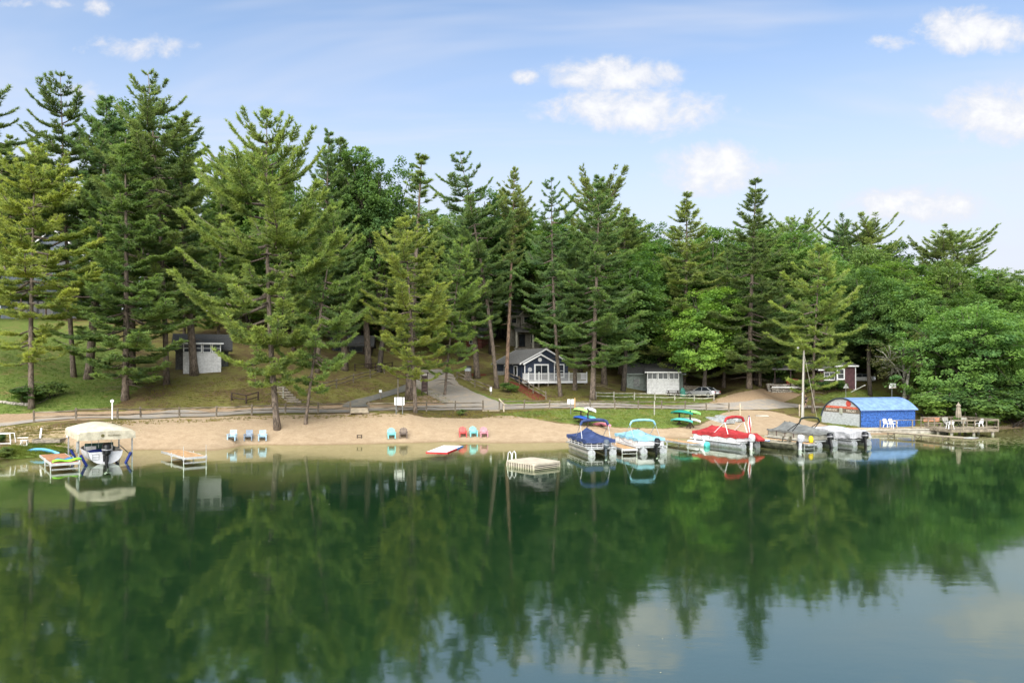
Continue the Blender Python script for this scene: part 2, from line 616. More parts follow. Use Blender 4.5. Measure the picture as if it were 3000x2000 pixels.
MULCH = [[(1492, 1115), (1520, 1122), (1600, 1160), (1600, 1172), (1560, 1170), (1494, 1128)], [(1376, 1094), (1424, 1094), (1424, 1102), (1376, 1102)]]
me = arr_mesh('ground', np.stack([GXf, GYf, GZ], 1), GF, smooth=True)
cols = np.stack([cover(SAND), cover(LAWN, 0.6), cover(DIRT), cover(MULCH, 0.25)], 1).astype(np.float32)
_px, _py = CX + F_PX * GXf / np.maximum(GYf, 1), HOR - F_PX * (GZ - H_CAM) / np.maximum(GYf, 1)
cols[:, 0] = np.where(inpoly(_px, _py, [(-600, 1262), (160, 1243), (300, 1238), (230, 1268), (150, 1306), (-600, 1322)]) & (GYf > 30), np.maximum(cols[:, 0], 0.5), cols[:, 0])
_under = GZ < 0.25
cols[:, 0] = np.where(_under & (GXf > -33), 1, cols[:, 0])
ca = me.color_attributes.new('cover', 'FLOAT_COLOR', 'POINT')
ca.data.foreach_set('color', cols.ravel())


def ground_material():
    m = bpy.data.materials.new('ground_cover')
    m.use_nodes = True
    w = NT(m.node_tree)
    b = w.n['Principled BSDF']
    at_ = w.node('ShaderNodeAttribute', attribute_name='cover')
    sp = w.node('ShaderNodeSeparateColor')
    w.l.new(at_.outputs['Color'], sp.inputs[0])
    sand, lawn, dirt = sp.outputs
    mulch = at_.outputs['Alpha']
    geo = w.node('ShaderNodeNewGeometry')
    P = geo.outputs['Position']
    sepz = w.node('ShaderNodeSeparateXYZ')
    w.l.new(P, sepz.inputs[0])
    Z = sepz.outputs[2]
    big = w.noise(P, 0.22, 5, 0.6, 0.3)
    mid = w.noise(P, 1.3, 6, 0.65, 0.2)
    fine = w.noise(P, 7, 5, 0.7)
    vfine = w.noise(P, 28, 3, 0.7)

    def edge(mask, k=0.9, fr=None):
        j = w.math('MULTIPLY', w.math('SUBTRACT', fr or mid, 0.5), k)
        return w.ramp(w.math('ADD', mask, j), 0.35, 0.65)
    # forest floor: pine litter, moss and thin grass
    litter = w.mix(w.ramp(fine, 0.3, 0.7), (0.060, 0.042, 0.024), (0.165, 0.110, 0.052))
    thin = w.mix(w.ramp(vfine, 0.3, 0.7), (0.105, 0.110, 0.026), (0.225, 0.200, 0.062))
    base = w.mix(w.ramp(w.math('ADD', w.math('MULTIPLY', big, 0.6), w.math('MULTIPLY', mid, 0.5)), 0.44, 0.64), litter, thin)
    g1 = w.mix(w.ramp(fine, 0.3, 0.72), (0.080, 0.130, 0.024), (0.185, 0.230, 0.055))
    g2 = w.mix(w.ramp(vfine, 0.3, 0.7), (0.20, 0.16, 0.055), (0.25, 0.20, 0.085))
    grass = w.mix(w.ramp(w.math('ADD', w.math('MULTIPLY', mid, 0.7), w.math('MULTIPLY', big, 0.5)), 0.58, 0.80), g1, g2)
    c = w.mix(edge(lawn, 0.8), base, grass)
    d1 = w.mix(w.ramp(fine, 0.3, 0.7), (0.26, 0.175, 0.105), (0.42, 0.31, 0.20))
    c = w.mix(edge(dirt, 1.0), c, d1)
    mu = w.mix(w.ramp(vfine, 0.3, 0.7), (0.10, 0.025, 0.015), (0.24, 0.075, 0.045))
    c = w.mix(edge(mulch, 0.6, fine), c, mu)
    # beach sand, raked, footmark shade painted as darker spots, wet along the edge
    s1 = w.mix(w.ramp(mid, 0.3, 0.7), (0.355, 0.262, 0.165), (0.440, 0.335, 0.220))
    s1 = w.mix(w.ramp(fine, 0.52, 0.72, 0, 0.7), s1, (0.27, 0.18, 0.105))
    up = w.ramp(Z, 0.7, 1.6)                       # upper beach has bits of weed and needles
    weeds = w.math('MULTIPLY', up, w.ramp(w.math('ADD', w.math('MULTIPLY', fine, 0.5), w.math('MULTIPLY', mid, 0.55)), 0.56, 0.66, 0, 0.6))
    s1 = w.mix(weeds, s1, (0.20, 0.155, 0.055))
    wet = w.ramp(w.math('ADD', Z, w.math('MULTIPLY', w.math('SUBTRACT', mid, 0.5), 0.08)), 0.02, 0.15, 0.6, 0.0)
    s1 = w.mix(wet, s1, (0.24, 0.165, 0.09))
    dent_shade = w.ramp(w.noise(P, 3.4, 2, 0.5), 0.58, 0.68, 0, 0.28)  # shade of footprint hollows put into the sand colour
    s1 = w.mix(dent_shade, s1, (0.25, 0.175, 0.105))
    c = w.mix(edge(sand, 1.1), c, s1)
    # lake bed: sand in the shallows, weed and silt further out
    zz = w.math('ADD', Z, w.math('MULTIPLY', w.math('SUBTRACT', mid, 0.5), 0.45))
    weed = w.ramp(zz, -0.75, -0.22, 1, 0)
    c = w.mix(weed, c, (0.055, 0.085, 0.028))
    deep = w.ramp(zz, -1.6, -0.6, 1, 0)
    c = w.mix(deep, c, (0.0048, 0.0265, 0.0110))  # deep silt tone also stands for light absorbed and scattered by the water
    w.l.new(c, b.inputs['Base Color'])
    b.inputs['Roughness'].default_value = 0.95
    b.inputs['Specular IOR Level'].default_value = 0.15
    bp = w.node('ShaderNodeBump')
    bp.inputs['Strength'].default_value = 0.75
    bp.inputs['Distance'].default_value = 0.12
    w.l.new(w.math('ADD', w.math('MULTIPLY', fine, 0.6), w.math('MULTIPLY', vfine, 0.4)), bp.inputs['Height'])
    w.l.new(bp.outputs[0], b.inputs['Normal'])
    return m


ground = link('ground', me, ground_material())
tag(ground, 'sandy beach, grassy bank and wooded hillside ground', kind='structure')


# --- lake
def water_material():
    m = bpy.data.materials.new('lake_water')
    m.use_nodes = True
    w = NT(m.node_tree)
    w.n.clear()
    out = w.node('ShaderNodeOutputMaterial')
    geo = w.node('ShaderNodeNewGeometry')
    P = geo.outputs['Position']
    mp = w.node('ShaderNodeMapping')
    mp.inputs['Scale'].default_value = (0.55, 1.0, 1.0)
    w.l.new(P, mp.inputs[0])
    n1 = w.noise(mp.outputs[0], 0.9, 3, 0.5)
    n2 = w.noise(mp.outputs[0], 5.5, 3, 0.55)
    patch = w.ramp(w.noise(P, 0.06, 3, 0.5), 0.42, 0.66, 0.15, 1.0)
    hgt = w.math('ADD', w.math('MULTIPLY', n1, 0.55), w.math('MULTIPLY', w.math('MULTIPLY', n2, 0.10), patch))
    bp = w.node('ShaderNodeBump')
    bp.inputs['Strength'].default_value = 0.085
    bp.inputs['Distance'].default_value = 0.10
    w.l.new(hgt, bp.inputs['Height'])
    fr = w.node('ShaderNodeFresnel')
    fr.inputs['IOR'].default_value = 3.3
    w.l.new(bp.outputs[0], fr.inputs['Normal'])
    gl = w.node('ShaderNodeBsdfGlossy')
    gl.inputs['Roughness'].default_value = 0.055
    gl.inputs['Color'].default_value = (0.95, 1.0, 0.90, 1)
    w.l.new(bp.outputs[0], gl.inputs['Normal'])
    tr = w.node('ShaderNodeBsdfTransparent')
    tr.inputs['Color'].default_value = (0.80, 0.90, 0.74, 1)
    mx = w.node('ShaderNodeMixShader')
    # light coming up through the surface passes straight on
    w.l.new(w.math('MULTIPLY', fr.outputs[0], w.math('SUBTRACT', 1.0, geo.outputs['Backfacing'])), mx.inputs[0])
    w.l.new(tr.outputs[0], mx.inputs[1])
    w.l.new(gl.outputs[0], mx.inputs[2])
    w.l.new(mx.outputs[0], out.inputs[0])
    return m


wm = MB().quad((-1500, -1500, 0), (1500, -1500, 0), (1500, 400, 0), (-1500, 400, 0))
lake = wm.build('lake', water_material())
tag(lake, 'calm dark green lake mirroring the trees', kind='structure')


# --- roads laid over the ground
def strip(name, left, right, m, lift=0.045, n=8, label=None, along=60, jit=0.12, seed=1):
    """sheet between two edge lines (world x,y), draped on the ground"""
    def resamp(pts, k):
        pts = [Vector((p[0], p[1])) for p in pts]
        L = [0]
        for a, b in zip(pts, pts[1:]):
            L.append(L[-1] + (b - a).length)
        out = []
        for t in np.linspace(0, L[-1], k):
            j = max(0, min(len(L) - 2, int(np.searchsorted(L, t)) - 1))
            f = (t - L[j]) / max(L[j + 1] - L[j], 1e-6)
            out.append(pts[j].lerp(pts[j + 1], f))
        # smooth a little
        for _ in range(3):
            out = [out[0]] + [(out[i - 1] + out[i] * 2 + out[i + 1]) / 4 for i in range(1, len(out) - 1)] + [out[-1]]
        return out
    rr = random.Random(seed)
    A, B = resamp(left, along), resamp(right, along)
    V, F = [], []
    for a, b in zip(A, B):
        ja, jb = rr.uniform(-jit, jit), rr.uniform(-jit, jit)
        dv = (b - a).normalized()
        a2, b2 = a - dv * ja, b + dv * jb
        for k in range(n + 1):
            p = a2.lerp(b2, k / n)
            V.append((p.x, p.y))
    V = np.array(V)
    Z = zg(V[:, 0], V[:, 1]) + lift
    for i in range(along - 1):
        for k in range(n):
            o = i * (n + 1) + k
            F.append((o, o + 1, o + n + 2, o + n + 1))
    me = arr_mesh(name, np.column_stack([V, Z]), np.array(F), smooth=True)
    o = link(name, me, m)
    tag(o, label, kind='structure')
    return o


def road_mat(name, c0, c1, worn, track):
    m = bpy.data.materials.new(name)
    m.use_nodes = True
    w = NT(m.node_tree)
    b = w.n['Principled BSDF']
    geo = w.node('ShaderNodeNewGeometry')
    P = geo.outputs['Position']
    f = w.noise(P, 9, 5, 0.7)
    g = w.noise(P, 0.8, 5, 0.6, 0.4)
    vf = w.noise(P, 45, 2, 0.7)
    c = w.mix(w.ramp(f, 0.3, 0.7), c0, c1)
    c = w.mix(w.ramp(g, 0.48, 0.68, 0, track), c, worn)
    c = w.mix(w.ramp(vf, 0.6, 0.8, 0, 0.4), c, worn)
    w.l.new(c, b.inputs['Base Color'])
    b.inputs['Roughness'].default_value = 0.95
    b.inputs['Specular IOR Level'].default_value = 0.2
    bp = w.node('ShaderNodeBump')
    bp.inputs['Strength'].default_value = 0.5
    bp.inputs['Distance'].default_value = 0.03
    w.l.new(f, bp.inputs['Height'])
    w.l.new(bp.outputs[0], b.inputs['Normal'])
    return m


def gpt(px, py):
    p = hit(px, py)
    return (p.x, p.y)


M_ROAD = road_mat('worn_grey_road', (0.25, 0.225, 0.195), (0.33, 0.30, 0.26), (0.40, 0.32, 0.23), 0.8)
M_DRIVE = road_mat('old_asphalt', (0.26, 0.235, 0.20), (0.34, 0.305, 0.26), (0.40, 0.32, 0.23), 0.8)
M_PATH = road_mat('dark_old_asphalt', (0.10, 0.10, 0.09), (0.165, 0.16, 0.14), (0.22, 0.19, 0.14), 0.6)

_front = [(100, 1238), (345, 1228), (540, 1221), (737, 1216), (932, 1211), (1164, 1207), (1333, 1202), (1610, 1198), (1800, 1198), (1960, 1198), (2140, 1203), (2260, 1203), (2400, 1195), (2490, 1192)]
_fw = [gpt(x, y) for x, y in _front]
_fw = [(-75, 53.5), (-55, 58.0)] + _fw
_bk = []
for i, (x, y) in enumerate(_fw):
    a = Vector(_fw[max(i - 1, 0)])
    b = Vector(_fw[min(i + 1, len(_fw) - 1)])
    t = (b - a).normalized()
    nn = Vector((-t.y, t.x))
    wd = 3.6 if i < 11 else 4.6
    _bk.append((x + nn.x * wd, y + nn.y * wd))
_fw2 = [(x + 0.0, y + 0.35) for x, y in _fw]
strip('road', _fw2, _bk, M_ROAD, label='grey lakeside road behind the rail fence', along=150)
# drive climbing from the road to the crest between the trees
_dl = [gpt(*p) for p in ((1322, 1194), (1290, 1176), (1240, 1150), (1224, 1138), (1210, 1124), (1206, 1106), (1222, 1090), (1236, 1084))]
_dr = [gpt(*p) for p in ((1500, 1190), (1430, 1166), (1380, 1146), (1344, 1128), (1334, 1112), (1330, 1100), (1300, 1086), (1284, 1082))]
strip('driveway', _dl, _dr, M_DRIVE, label='sloping grey driveway climbing between the pines', lift=0.06, along=60, jit=0.1, seed=3)
_pl = [gpt(*p) for p in ((1000, 1193), (1018, 1178), (1090, 1160), (1150, 1142), (1202, 1122), (1216, 1116))]
_pr = [gpt(*p) for p in ((1086, 1192), (1068, 1182), (1110, 1170), (1170, 1153), (1206, 1142), (1222, 1136))]
strip('side_path', _pl, _pr, M_PATH, label='dark narrow side lane joining the driveway', lift=0.055, along=40, jit=0.06, seed=4)
# ------------------------------------------------------------------ trees
def leaf_material(name, translucency=0.3, tipcol=(1.5, 1.35, 0.7), noise_scale=0.8):
    """foliage: the object's own colour, uneven from clump to clump, paler young growth where the mesh marks it"""
    m = bpy.data.materials.new(name)
    m.use_nodes = True
    w = NT(m.node_tree)
    w.n.clear()
    out = w.node('ShaderNodeOutputMaterial')
    oi = w.node('ShaderNodeObjectInfo')
    at_ = w.node('ShaderNodeAttribute', attribute_name='young')
    tc = w.node('ShaderNodeTexCoord')
    n = w.noise(tc.outputs['Object'], noise_scale, 3, 0.6)
    base = oi.outputs['Color']
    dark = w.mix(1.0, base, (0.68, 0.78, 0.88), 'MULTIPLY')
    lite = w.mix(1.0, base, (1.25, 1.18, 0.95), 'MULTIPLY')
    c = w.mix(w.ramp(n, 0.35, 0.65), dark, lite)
    tip = w.mix(1.0, base, tipcol, 'MULTIPLY')
    c = w.mix(w.math('MULTIPLY', at_.outputs['Fac'], 0.8), c, tip)
    df = w.node('ShaderNodeBsdfDiffuse')
    w.l.new(c, df.inputs[0])
    tl = w.node('ShaderNodeBsdfTranslucent')
    w.l.new(w.mix(1.0, c, (1.1, 1.25, 0.6), 'MULTIPLY'), tl.inputs[0])
    mx = w.node('ShaderNodeMixShader')
    mx.inputs[0].default_value = translucency
    w.l.new(df.outputs[0], mx.inputs[1])
    w.l.new(tl.outputs[0], mx.inputs[2])
    w.l.new(mx.outputs[0], out.inputs[0])
    return m


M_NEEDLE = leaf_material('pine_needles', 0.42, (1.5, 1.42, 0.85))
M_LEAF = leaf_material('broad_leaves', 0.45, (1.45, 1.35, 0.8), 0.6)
M_BARK = mat('pine_bark', (0.16, 0.125, 0.095), 0.95, var=0.3, scale=3, bump=0.9, bscale=7, stretch=(3, 3, 0.8), dirt=((0.23, 0.20, 0.17), 0.6))
M_BARK_R = mat('red_pine_bark', (0.27, 0.18, 0.125), 0.95, var=0.3, scale=3, bump=0.8, bscale=7, stretch=(3, 3, 0.8), dirt=((0.17, 0.13, 0.10), 0.5))
M_BARK_D = mat('dark_bark', (0.075, 0.062, 0.05), 0.95, var=0.3, scale=3, bump=0.9, bscale=7, stretch=(3, 3, 0.8))
M_BARK_G = mat('lichen_bark', (0.27, 0.26, 0.21), 0.95, var=0.3, scale=4, bump=0.6, bscale=9)


def _unit(a):
    return a / (np.linalg.norm(a, axis=-1, keepdims=True) + 1e-9)


def blades(C, D, n, L, Wd, spread, r, up=0.25):
    """n thin triangles fanning out of each tuft (centre C, direction D)"""
    N = len(C)
    C = np.repeat(C, n, 0)
    D = np.repeat(D, n, 0)
    d = _unit(D + r.normal(0, spread, (N * n, 3)) + np.array([0, 0, up]))
    s = _unit(np.cross(d, r.normal(0, 1, (N * n, 3))))
    ln = L * r.uniform(0.7, 1.25, (N * n, 1))
    wd = Wd * r.uniform(0.7, 1.3, (N * n, 1))
    a = C - d * ln * 0.25 + s * wd * 0.5
    b = C - d * ln * 0.25 - s * wd * 0.5
    c = C + d * ln * 0.75
    V = np.stack([a, b, c], 1).reshape(-1, 3)
    F = np.arange(len(V)).reshape(-1, 3)
    return V, F


def tubes_np(mb, pts, rad, n=5):
    mb.tube([tuple(p) for p in pts], [float(x) for x in rad], n)


def pine_meshes(name, seed, Hh=28.0, Rr=5.0, cb=0.25, prof='cone', whorls=30, perw=5, dens=1.0, rise0=-0.05, rise1=0.75, curl=0.35, gaps=0.0, bend=0.5, trunk_r=0.36, top_sparse=0.0, tw=1.0, tuftn=9):
    r = np.random.default_rng(seed)
    ph = r.uniform(0, 6.28, 4)

    def axis_at(z):
        t = z / Hh
        return np.array([bend * math.sin(t * 2.2 + ph[0]) - bend * math.sin(ph[0]), bend * math.cos(t * 1.9 + ph[1]) - bend * math.cos(ph[1]), z])
    tb = MB()
    zsn = np.linspace(-0.6, Hh * 0.985, 16)
    rad = [trunk_r * max(0.06, (1 - max(z, 0) / Hh)) ** 0.8 * (1.35 if z < 0.4 else 1.0) for z in zsn]
    tubes_np(tb, [axis_at(z) for z in zsn], rad, 9)
    for k in range(9):                     # dead snags below the living crown
        z = Hh * cb * r.uniform(0.4, 1.0)
        a = r.uniform(0, 6.28)
        L = r.uniform(0.5, 1.8)
        o = axis_at(z)
        tubes_np(tb, [o, o + np.array([math.cos(a) * L * 0.6, math.sin(a) * L * 0.6, -0.05 * L]), o + np.array([math.cos(a) * L, math.sin(a) * L, -0.2 * L])], [0.035, 0.022, 0.006], 4)
    C, D, Y = [], [], []
    z0 = Hh * cb
    for i in range(whorls):
        t = (i + r.uniform(-0.3, 0.3)) / (whorls - 1)
        t = min(max(t, 0.0), 1.0)
        z = z0 + (Hh * 0.985 - z0) * t
        if prof == 'cone':
            pr = (1 - t ** 1.25) ** 0.85 * min(1.0, 0.55 + t * 2.5)
        elif prof == 'broad':
            pr = min(1.0, 0.36 + 1.5 * t) * (1 - t ** 2.4) ** 0.8
        elif prof == 'column':
            pr = min(1.0, 0.6 + 1.5 * t) * (1 - t ** 3) ** 0.7 * (0.75 + 0.25 * math.sin(7 * t + ph[2]))
        elif prof == 'umbrella':
            pr = (0.35 + 0.65 * t ** 1.1) * (1 - t ** 7) ** 0.6
        else:
            pr = min(1.0, 0.4 + 1.8 * t) * (1 - t ** 4.5) ** 0.85
        pr = max(pr, 0.06)
        nb = perw + r.integers(-1, 2)
        if top_sparse and t > 0.6:
            nb = max(3, nb - 1)
        a0 = r.uniform(0, 6.28)
        for k in range(nb):
            if r.uniform() < gaps:
                continue
            az = a0 + 6.283 * k / nb + r.normal(0, 0.22)
            L = Rr * pr * r.choice([r.uniform(0.4, 0.8), r.uniform(0.7, 1.15), r.uniform(0.85, 1.2)])
            if L < 0.35:
                L = 0.35
            rise = rise0 + (rise1 - rise0) * t ** 2.0 + r.normal(0, 0.07)
            o = axis_at(z + r.uniform(-0.25, 0.25))
            h = np.array([math.cos(az), math.sin(az), 0])
            sd = np.array([-h[1], h[0], 0])
            cu = curl * r.uniform(0.6, 1.5)
            wob = r.normal(0, 0.10)
            S = np.linspace(0, 1, 7)
            bp = o + h * (L * S)[:, None] + sd * (L * wob * np.sin(S * 2.5))[:, None] + np.array([0, 0, 1.0]) * (L * (rise * S - 0.18 * np.sin(S * 3.14) + cu * 0.5 * S ** 2.4))[:, None]
            br = max(0.018, 0.014 * L + 0.006)
            tubes_np(tb, bp[[0, 2, 4, 6]], [br * 1.6, br * 1.1, br * 0.7, br * 0.3], 4)
            ns = max(7, int(L * 8.0 * dens))
            ss = np.sort(r.uniform(0.16 if t < 0.8 else 0.05, 1.0, ns)) ** 0.82
            for s in ss:
                p = np.array([np.interp(s, S, bp[:, q]) for q in range(3)])
                tg = h + np.array([0, 0, rise + cu * s])
                for side in (-1, 1):
                    tl = (0.24 * L + 0.28) * (1.05 - 0.72 * s) * r.uniform(0.55, 1.3) * tw
                    phi = r.uniform(0.55, 1.15)
                    d = tg * math.cos(phi) + sd * side * math.sin(phi) + np.array([0, 0, r.uniform(-0.10, 0.20)])
                    d /= np.linalg.norm(d)
                    nt = max(1, int(tl / 0.26 + 0.5))
                    q = (np.arange(nt) + 0.6) / nt
                    C.append(p + d * (tl * q)[:, None])
                    D.append(np.repeat(d[None], nt, 0))
                    Y.append(np.clip(0.75 * s * (0.35 + 0.65 * q) + r.normal(0, 0.15, nt) - 0.12, 0, 1))
            C.append(bp[-1:] + r.normal(0, 0.05, (1, 3)))
            D.append((tg / np.linalg.norm(tg))[None])
            Y.append(np.array([0.9]))
    C, D, Y = np.concatenate(C), np.concatenate(D), np.concatenate(Y)
    V, F = blades(C, D, tuftn, 0.40, 0.078, 0.55, r)
    cm = arr_mesh(name + '_crown', V, F)
    a = cm.attributes.new('young', 'FLOAT', 'POINT')
    a.data.foreach_set('value', np.repeat(Y, tuftn * 3).astype(np.float32))
    cm.materials.append(M_NEEDLE)
    tm = bpy.data.meshes.new(name + '_trunk')
    tm.from_pydata(tb.v, [], tb.f)
    for p in tm.polygons:
        p.use_smooth = True
    return tm, cm, Hh


def broad_meshes(name, seed, Hh=16.0, Rr=5.0, cb=0.2, clusters=330, per=85, leaf=0.24, lobes=7, trunk_r=0.26, cl_r=0.95, flat=0.55, stems=1, sparse=False):
    r = np.random.default_rng(seed)
    zc = Hh * (cb + (1 - cb) * 0.52)
    hz = Hh * (1 - cb) * 0.5
    # uneven lobed crown: several sub-crowns
    lob = []
    for k in range(lobes):
        a = r.uniform(0, 6.28)
        e = r.uniform(-0.6, 1.0)
        rr = r.uniform(0.35, 0.62)
        lob.append((np.array([math.cos(a) * rr * Rr, math.sin(a) * rr * Rr, zc + e * hz * 0.62]), r.uniform(0.42, 0.62)))
    lob.append((np.array([0, 0, zc + 0.38 * hz]), 0.62))
    CC = []
    for c, s in lob:
        m = int(clusters / len(lob))
        u = _unit(r.normal(0, 1, (m, 3)))
        rad = r.uniform(0.45, 1.0, (m, 1)) ** 0.5
        q = c + u * rad * np.array([Rr * s, Rr * s, hz * s * 0.95])
        CC.append(q)
    CC = np.concatenate(CC)
    CC = CC[CC[:, 2] > Hh * cb * 0.75]
    tb = MB()
    tz = Hh * (cb + 0.35 * (1 - cb))
    for sidx in range(stems):
        off = np.array([0.25 * math.cos(sidx * 2.4), 0.25 * math.sin(sidx * 2.4), 0]) * (stems > 1)
        top = np.array([r.normal(0, 0.5) + off[0] * 5, r.normal(0, 0.5) + off[1] * 5, tz])
        pts = [off + (top - off) * t + np.array([math.sin(t * 3) * 0.15, 0, 0]) for t in np.linspace(0, 1, 7)]
        pts[0] = pts[0] - np.array([0, 0, 0.5])
        tubes_np(tb, pts, [trunk_r * (1.3 - 0.75 * t) for t in np.linspace(0, 1, 7)], 8)
    for c, s in lob:
        st = np.array([0, 0, tz * r.uniform(0.55, 0.98)])
        mid = (st + c) / 2 + np.array([0, 0, 0.5])
        tubes_np(tb, [st, mid, c, c + (c - st) * 0.25], [trunk_r * 0.5, trunk_r * 0.36, trunk_r * 0.2, 0.03], 5)
        for q in range(7 if not sparse else 14):
            e = c + _unit(r.normal(0, 1, 3)) * Rr * s * 0.85
            tubes_np(tb, [mid * 0.4 + c * 0.6, (mid * 0.3 + c * 0.2 + e * 0.5) + np.array([0, 0, 0.3]), e], [trunk_r * 0.16, 0.035, 0.012], 4)
    n = len(CC) * per
    cr = cl_r * r.uniform(0.6, 1.3, (len(CC), 1))
    P = np.repeat(CC, per, 0) + np.repeat(cr, per, 0) * _unit(r.normal(0, 1, (n, 3))) * (r.uniform(0, 1, (n, 1)) ** 0.5) * np.array([1, 1, flat])
    out = _unit(P - np.array([0, 0, zc - hz * 0.5]))
    nr = _unit(out * 0.7 + np.array([0, 0, 0.75]) + r.normal(0, 0.55, (n, 3)))
    tx = _unit(np.cross(nr, r.normal(0, 1, (n, 3))))
    ty = np.cross(nr, tx)
    sz = leaf * r.uniform(0.6, 1.25, (n, 1))
    V = np.stack([P - tx * sz * 0.62, P + ty * sz * 0.42, P + tx * sz * 0.62 - nr * sz * 0.15, P - ty * sz * 0.42], 1).reshape(-1, 3)
    F = np.arange(len(V)).reshape(-1, 4)
    cm = arr_mesh(name + '_crown', V, F)
    yv = np.clip(np.repeat(r.normal(0.25, 0.25, len(CC)), per) + r.normal(0, 0.1, n), 0, 1)
    a = cm.attributes.new('young', 'FLOAT', 'POINT')
    a.data.foreach_set('value', np.repeat(yv, 4).astype(np.float32))
    cm.materials.append(M_LEAF)
    tm = bpy.data.meshes.new(name + '_trunk')
    tm.from_pydata(tb.v, [], tb.f)
    for p in tm.polygons:
        p.use_smooth = True
    return tm, cm, Hh


T = {}
T['broad_a'] = pine_meshes('broad_a', 11, 29, 7.6, 0.155, 'broad', 22, 6, 1.0, -0.02, 0.95, 0.42, 0.06, 0.6, 0.27, tw=1.0)
T['broad_b'] = pine_meshes('broad_b', 12, 25, 5.8, 0.18, 'broad', 20, 5, 1.05, -0.05, 0.8, 0.38, 0.05, 0.5, 0.21)
T['cone_a'] = pine_meshes('cone_a', 13, 28, 5.4, 0.16, 'cone', 25, 5, 1.05, -0.08, 0.85, 0.32, 0.04, 0.3, 0.25)
T['cone_b'] = pine_meshes('cone_b', 14, 27, 4.9, 0.10, 'cone', 26, 5, 1.05, -0.12, 0.8, 0.30, 0.04, 0.3, 0.24)
T['layer_a'] = pine_meshes('layer_a', 15, 32, 5.0, 0.22, 'layer', 24, 5, 1.0, -0.05, 0.8, 0.30, 0.10, 0.5, 0.26, top_sparse=1)
T['layer_b'] = pine_meshes('layer_b', 16, 30, 4.3, 0.28, 'layer', 22, 5, 1.0, -0.05, 0.65, 0.28, 0.14, 0.8, 0.25, top_sparse=1)
T['red'] = pine_meshes('red', 17, 28, 3.2, 0.56, 'column', 18, 5, 1.1, 0.1, 0.7, 0.3, 0.12, 0.5, 0.27)
T['column'] = pine_meshes('column', 18, 27, 3.6, 0.24, 'column', 28, 5, 1.1, 0.0, 0.75, 0.35, 0.06, 0.4, 0.30)
T['spindly'] = pine_meshes('spindly', 19, 29, 3.4, 0.20, 'cone', 25, 4, 0.62, 0.05, 0.9, 0.25, 0.20, 0.3, 0.28, tw=0.8)
T['umbrella'] = pine_meshes('umbrella', 20, 24, 4.6, 0.45, 'umbrella', 13, 5, 0.95, 0.25, 0.95, 0.35, 0.22, 0.6, 0.30)
T['small'] = pine_meshes('small', 21, 18, 4.4, 0.16, 'broad', 16, 5, 1.1, -0.08, 0.8, 0.32, 0.06, 0.5, 0.14)
T['maple'] = broad_meshes('maple', 31, 15, 5.4, 0.16, 380, 85, 0.25, 9, 0.24)
T['oak'] = broad_meshes('oak', 32, 18, 6.0, 0.18, 420, 80, 0.27, 10, 0.30)
T['tall'] = broad_meshes('tall', 33, 20, 4.6, 0.22, 380, 80, 0.27, 9, 0.25)
T['low'] = broad_meshes('low', 34, 13, 7.2, 0.02, 520, 80, 0.26, 13, 0.20, stems=3)
T['dead'] = broad_meshes('dead', 35, 9, 3.2, 0.18, 150, 26, 0.17, 8, 0.20, cl_r=0.7, sparse=True)
T['bush'] = broad_meshes('bush', 36, 2.4, 1.4, 0.0, 60, 70, 0.16, 5, 0.04, cl_r=0.45, stems=3)
BARKS = {'red': M_BARK_R, 'maple': M_BARK_D, 'oak': M_BARK_D, 'tall': M_BARK_D, 'low': M_BARK_D, 'bush': M_BARK_D, 'dead': M_BARK_G}

YEL, YG, GRN, DRK, OLV = (0.350, 0.405, 0.145), (0.290, 0.380, 0.140), (0.215, 0.305, 0.132), (0.180, 0.255, 0.122), (0.260, 0.320, 0.140)
BRT, MAP, DMP, SAP = (0.195, 0.330, 0.085), (0.142, 0.240, 0.076), (0.108, 0.180, 0.065), (0.170, 0.235, 0.090)
_tr = random.Random(5)


def tree(kind, base, top_z, half_w, colr, label, name='pine_tree', lean=0.0, group=None, rot=None, cat='tree', bark=None):
    """a tree standing at base (ground point), reaching top_z, with crown radius half_w"""
    tm, cm, Hh = T[kind]
    sz = (top_z - base.z) / Hh
    key = kind + '_r'
    if key not in T:
        co = np.empty(len(cm.vertices) * 3, np.float32)
        cm.vertices.foreach_get('co', co)
        co = co.reshape(-1, 3)
        T[key] = float(np.percentile(np.hypot(co[:, 0], co[:, 1]), 90))
    sx = half_w / T[key]
    root = thing(name, label, cat, base, 0, group)
    root.rotation_euler = (0, lean, 0)
    root.scale = (sx, sx, sz)
    az = _tr.uniform(0, 6.28) if rot is None else rot
    t = link('trunk', tm, None, root)
    if not tm.materials:
        tm.materials.append(BARKS.get(kind, M_BARK))
    c = link('crown', cm, None, root)
    for o in (t, c):
        o.rotation_euler = (0, 0, az)
    j = _tr.uniform(0.90, 1.10)
    h = _tr.uniform(-0.06, 0.06)
    c.color = (colr[0] * j * (1 + h), colr[1] * j, colr[2] * j * (1 - h), 1)
    return root


def tree_px(kind, bx, by, ty, hw, colr, label, d=None, tx=None, **kw):
    """tree by photo pixels: base x,y, top y and half width (all in the 3000-px photograph)"""
    if d is None:
        b = hit(bx, by)
    else:
        X = (bx - CX) * d / F_PX
        b = Vector((X, d, zs(X, d)))
    topz = H_CAM - (ty - HOR) * b.y / F_PX
    lean = 0.0
    if tx is not None:
        lean = math.atan2((tx - bx) * b.y / F_PX, topz - b.z)
    return tree(kind, b, topz, hw * b.y / F_PX, colr, label, lean=lean, **kw)


K = 3000 / 2352.0
PT = 'pine_tree'
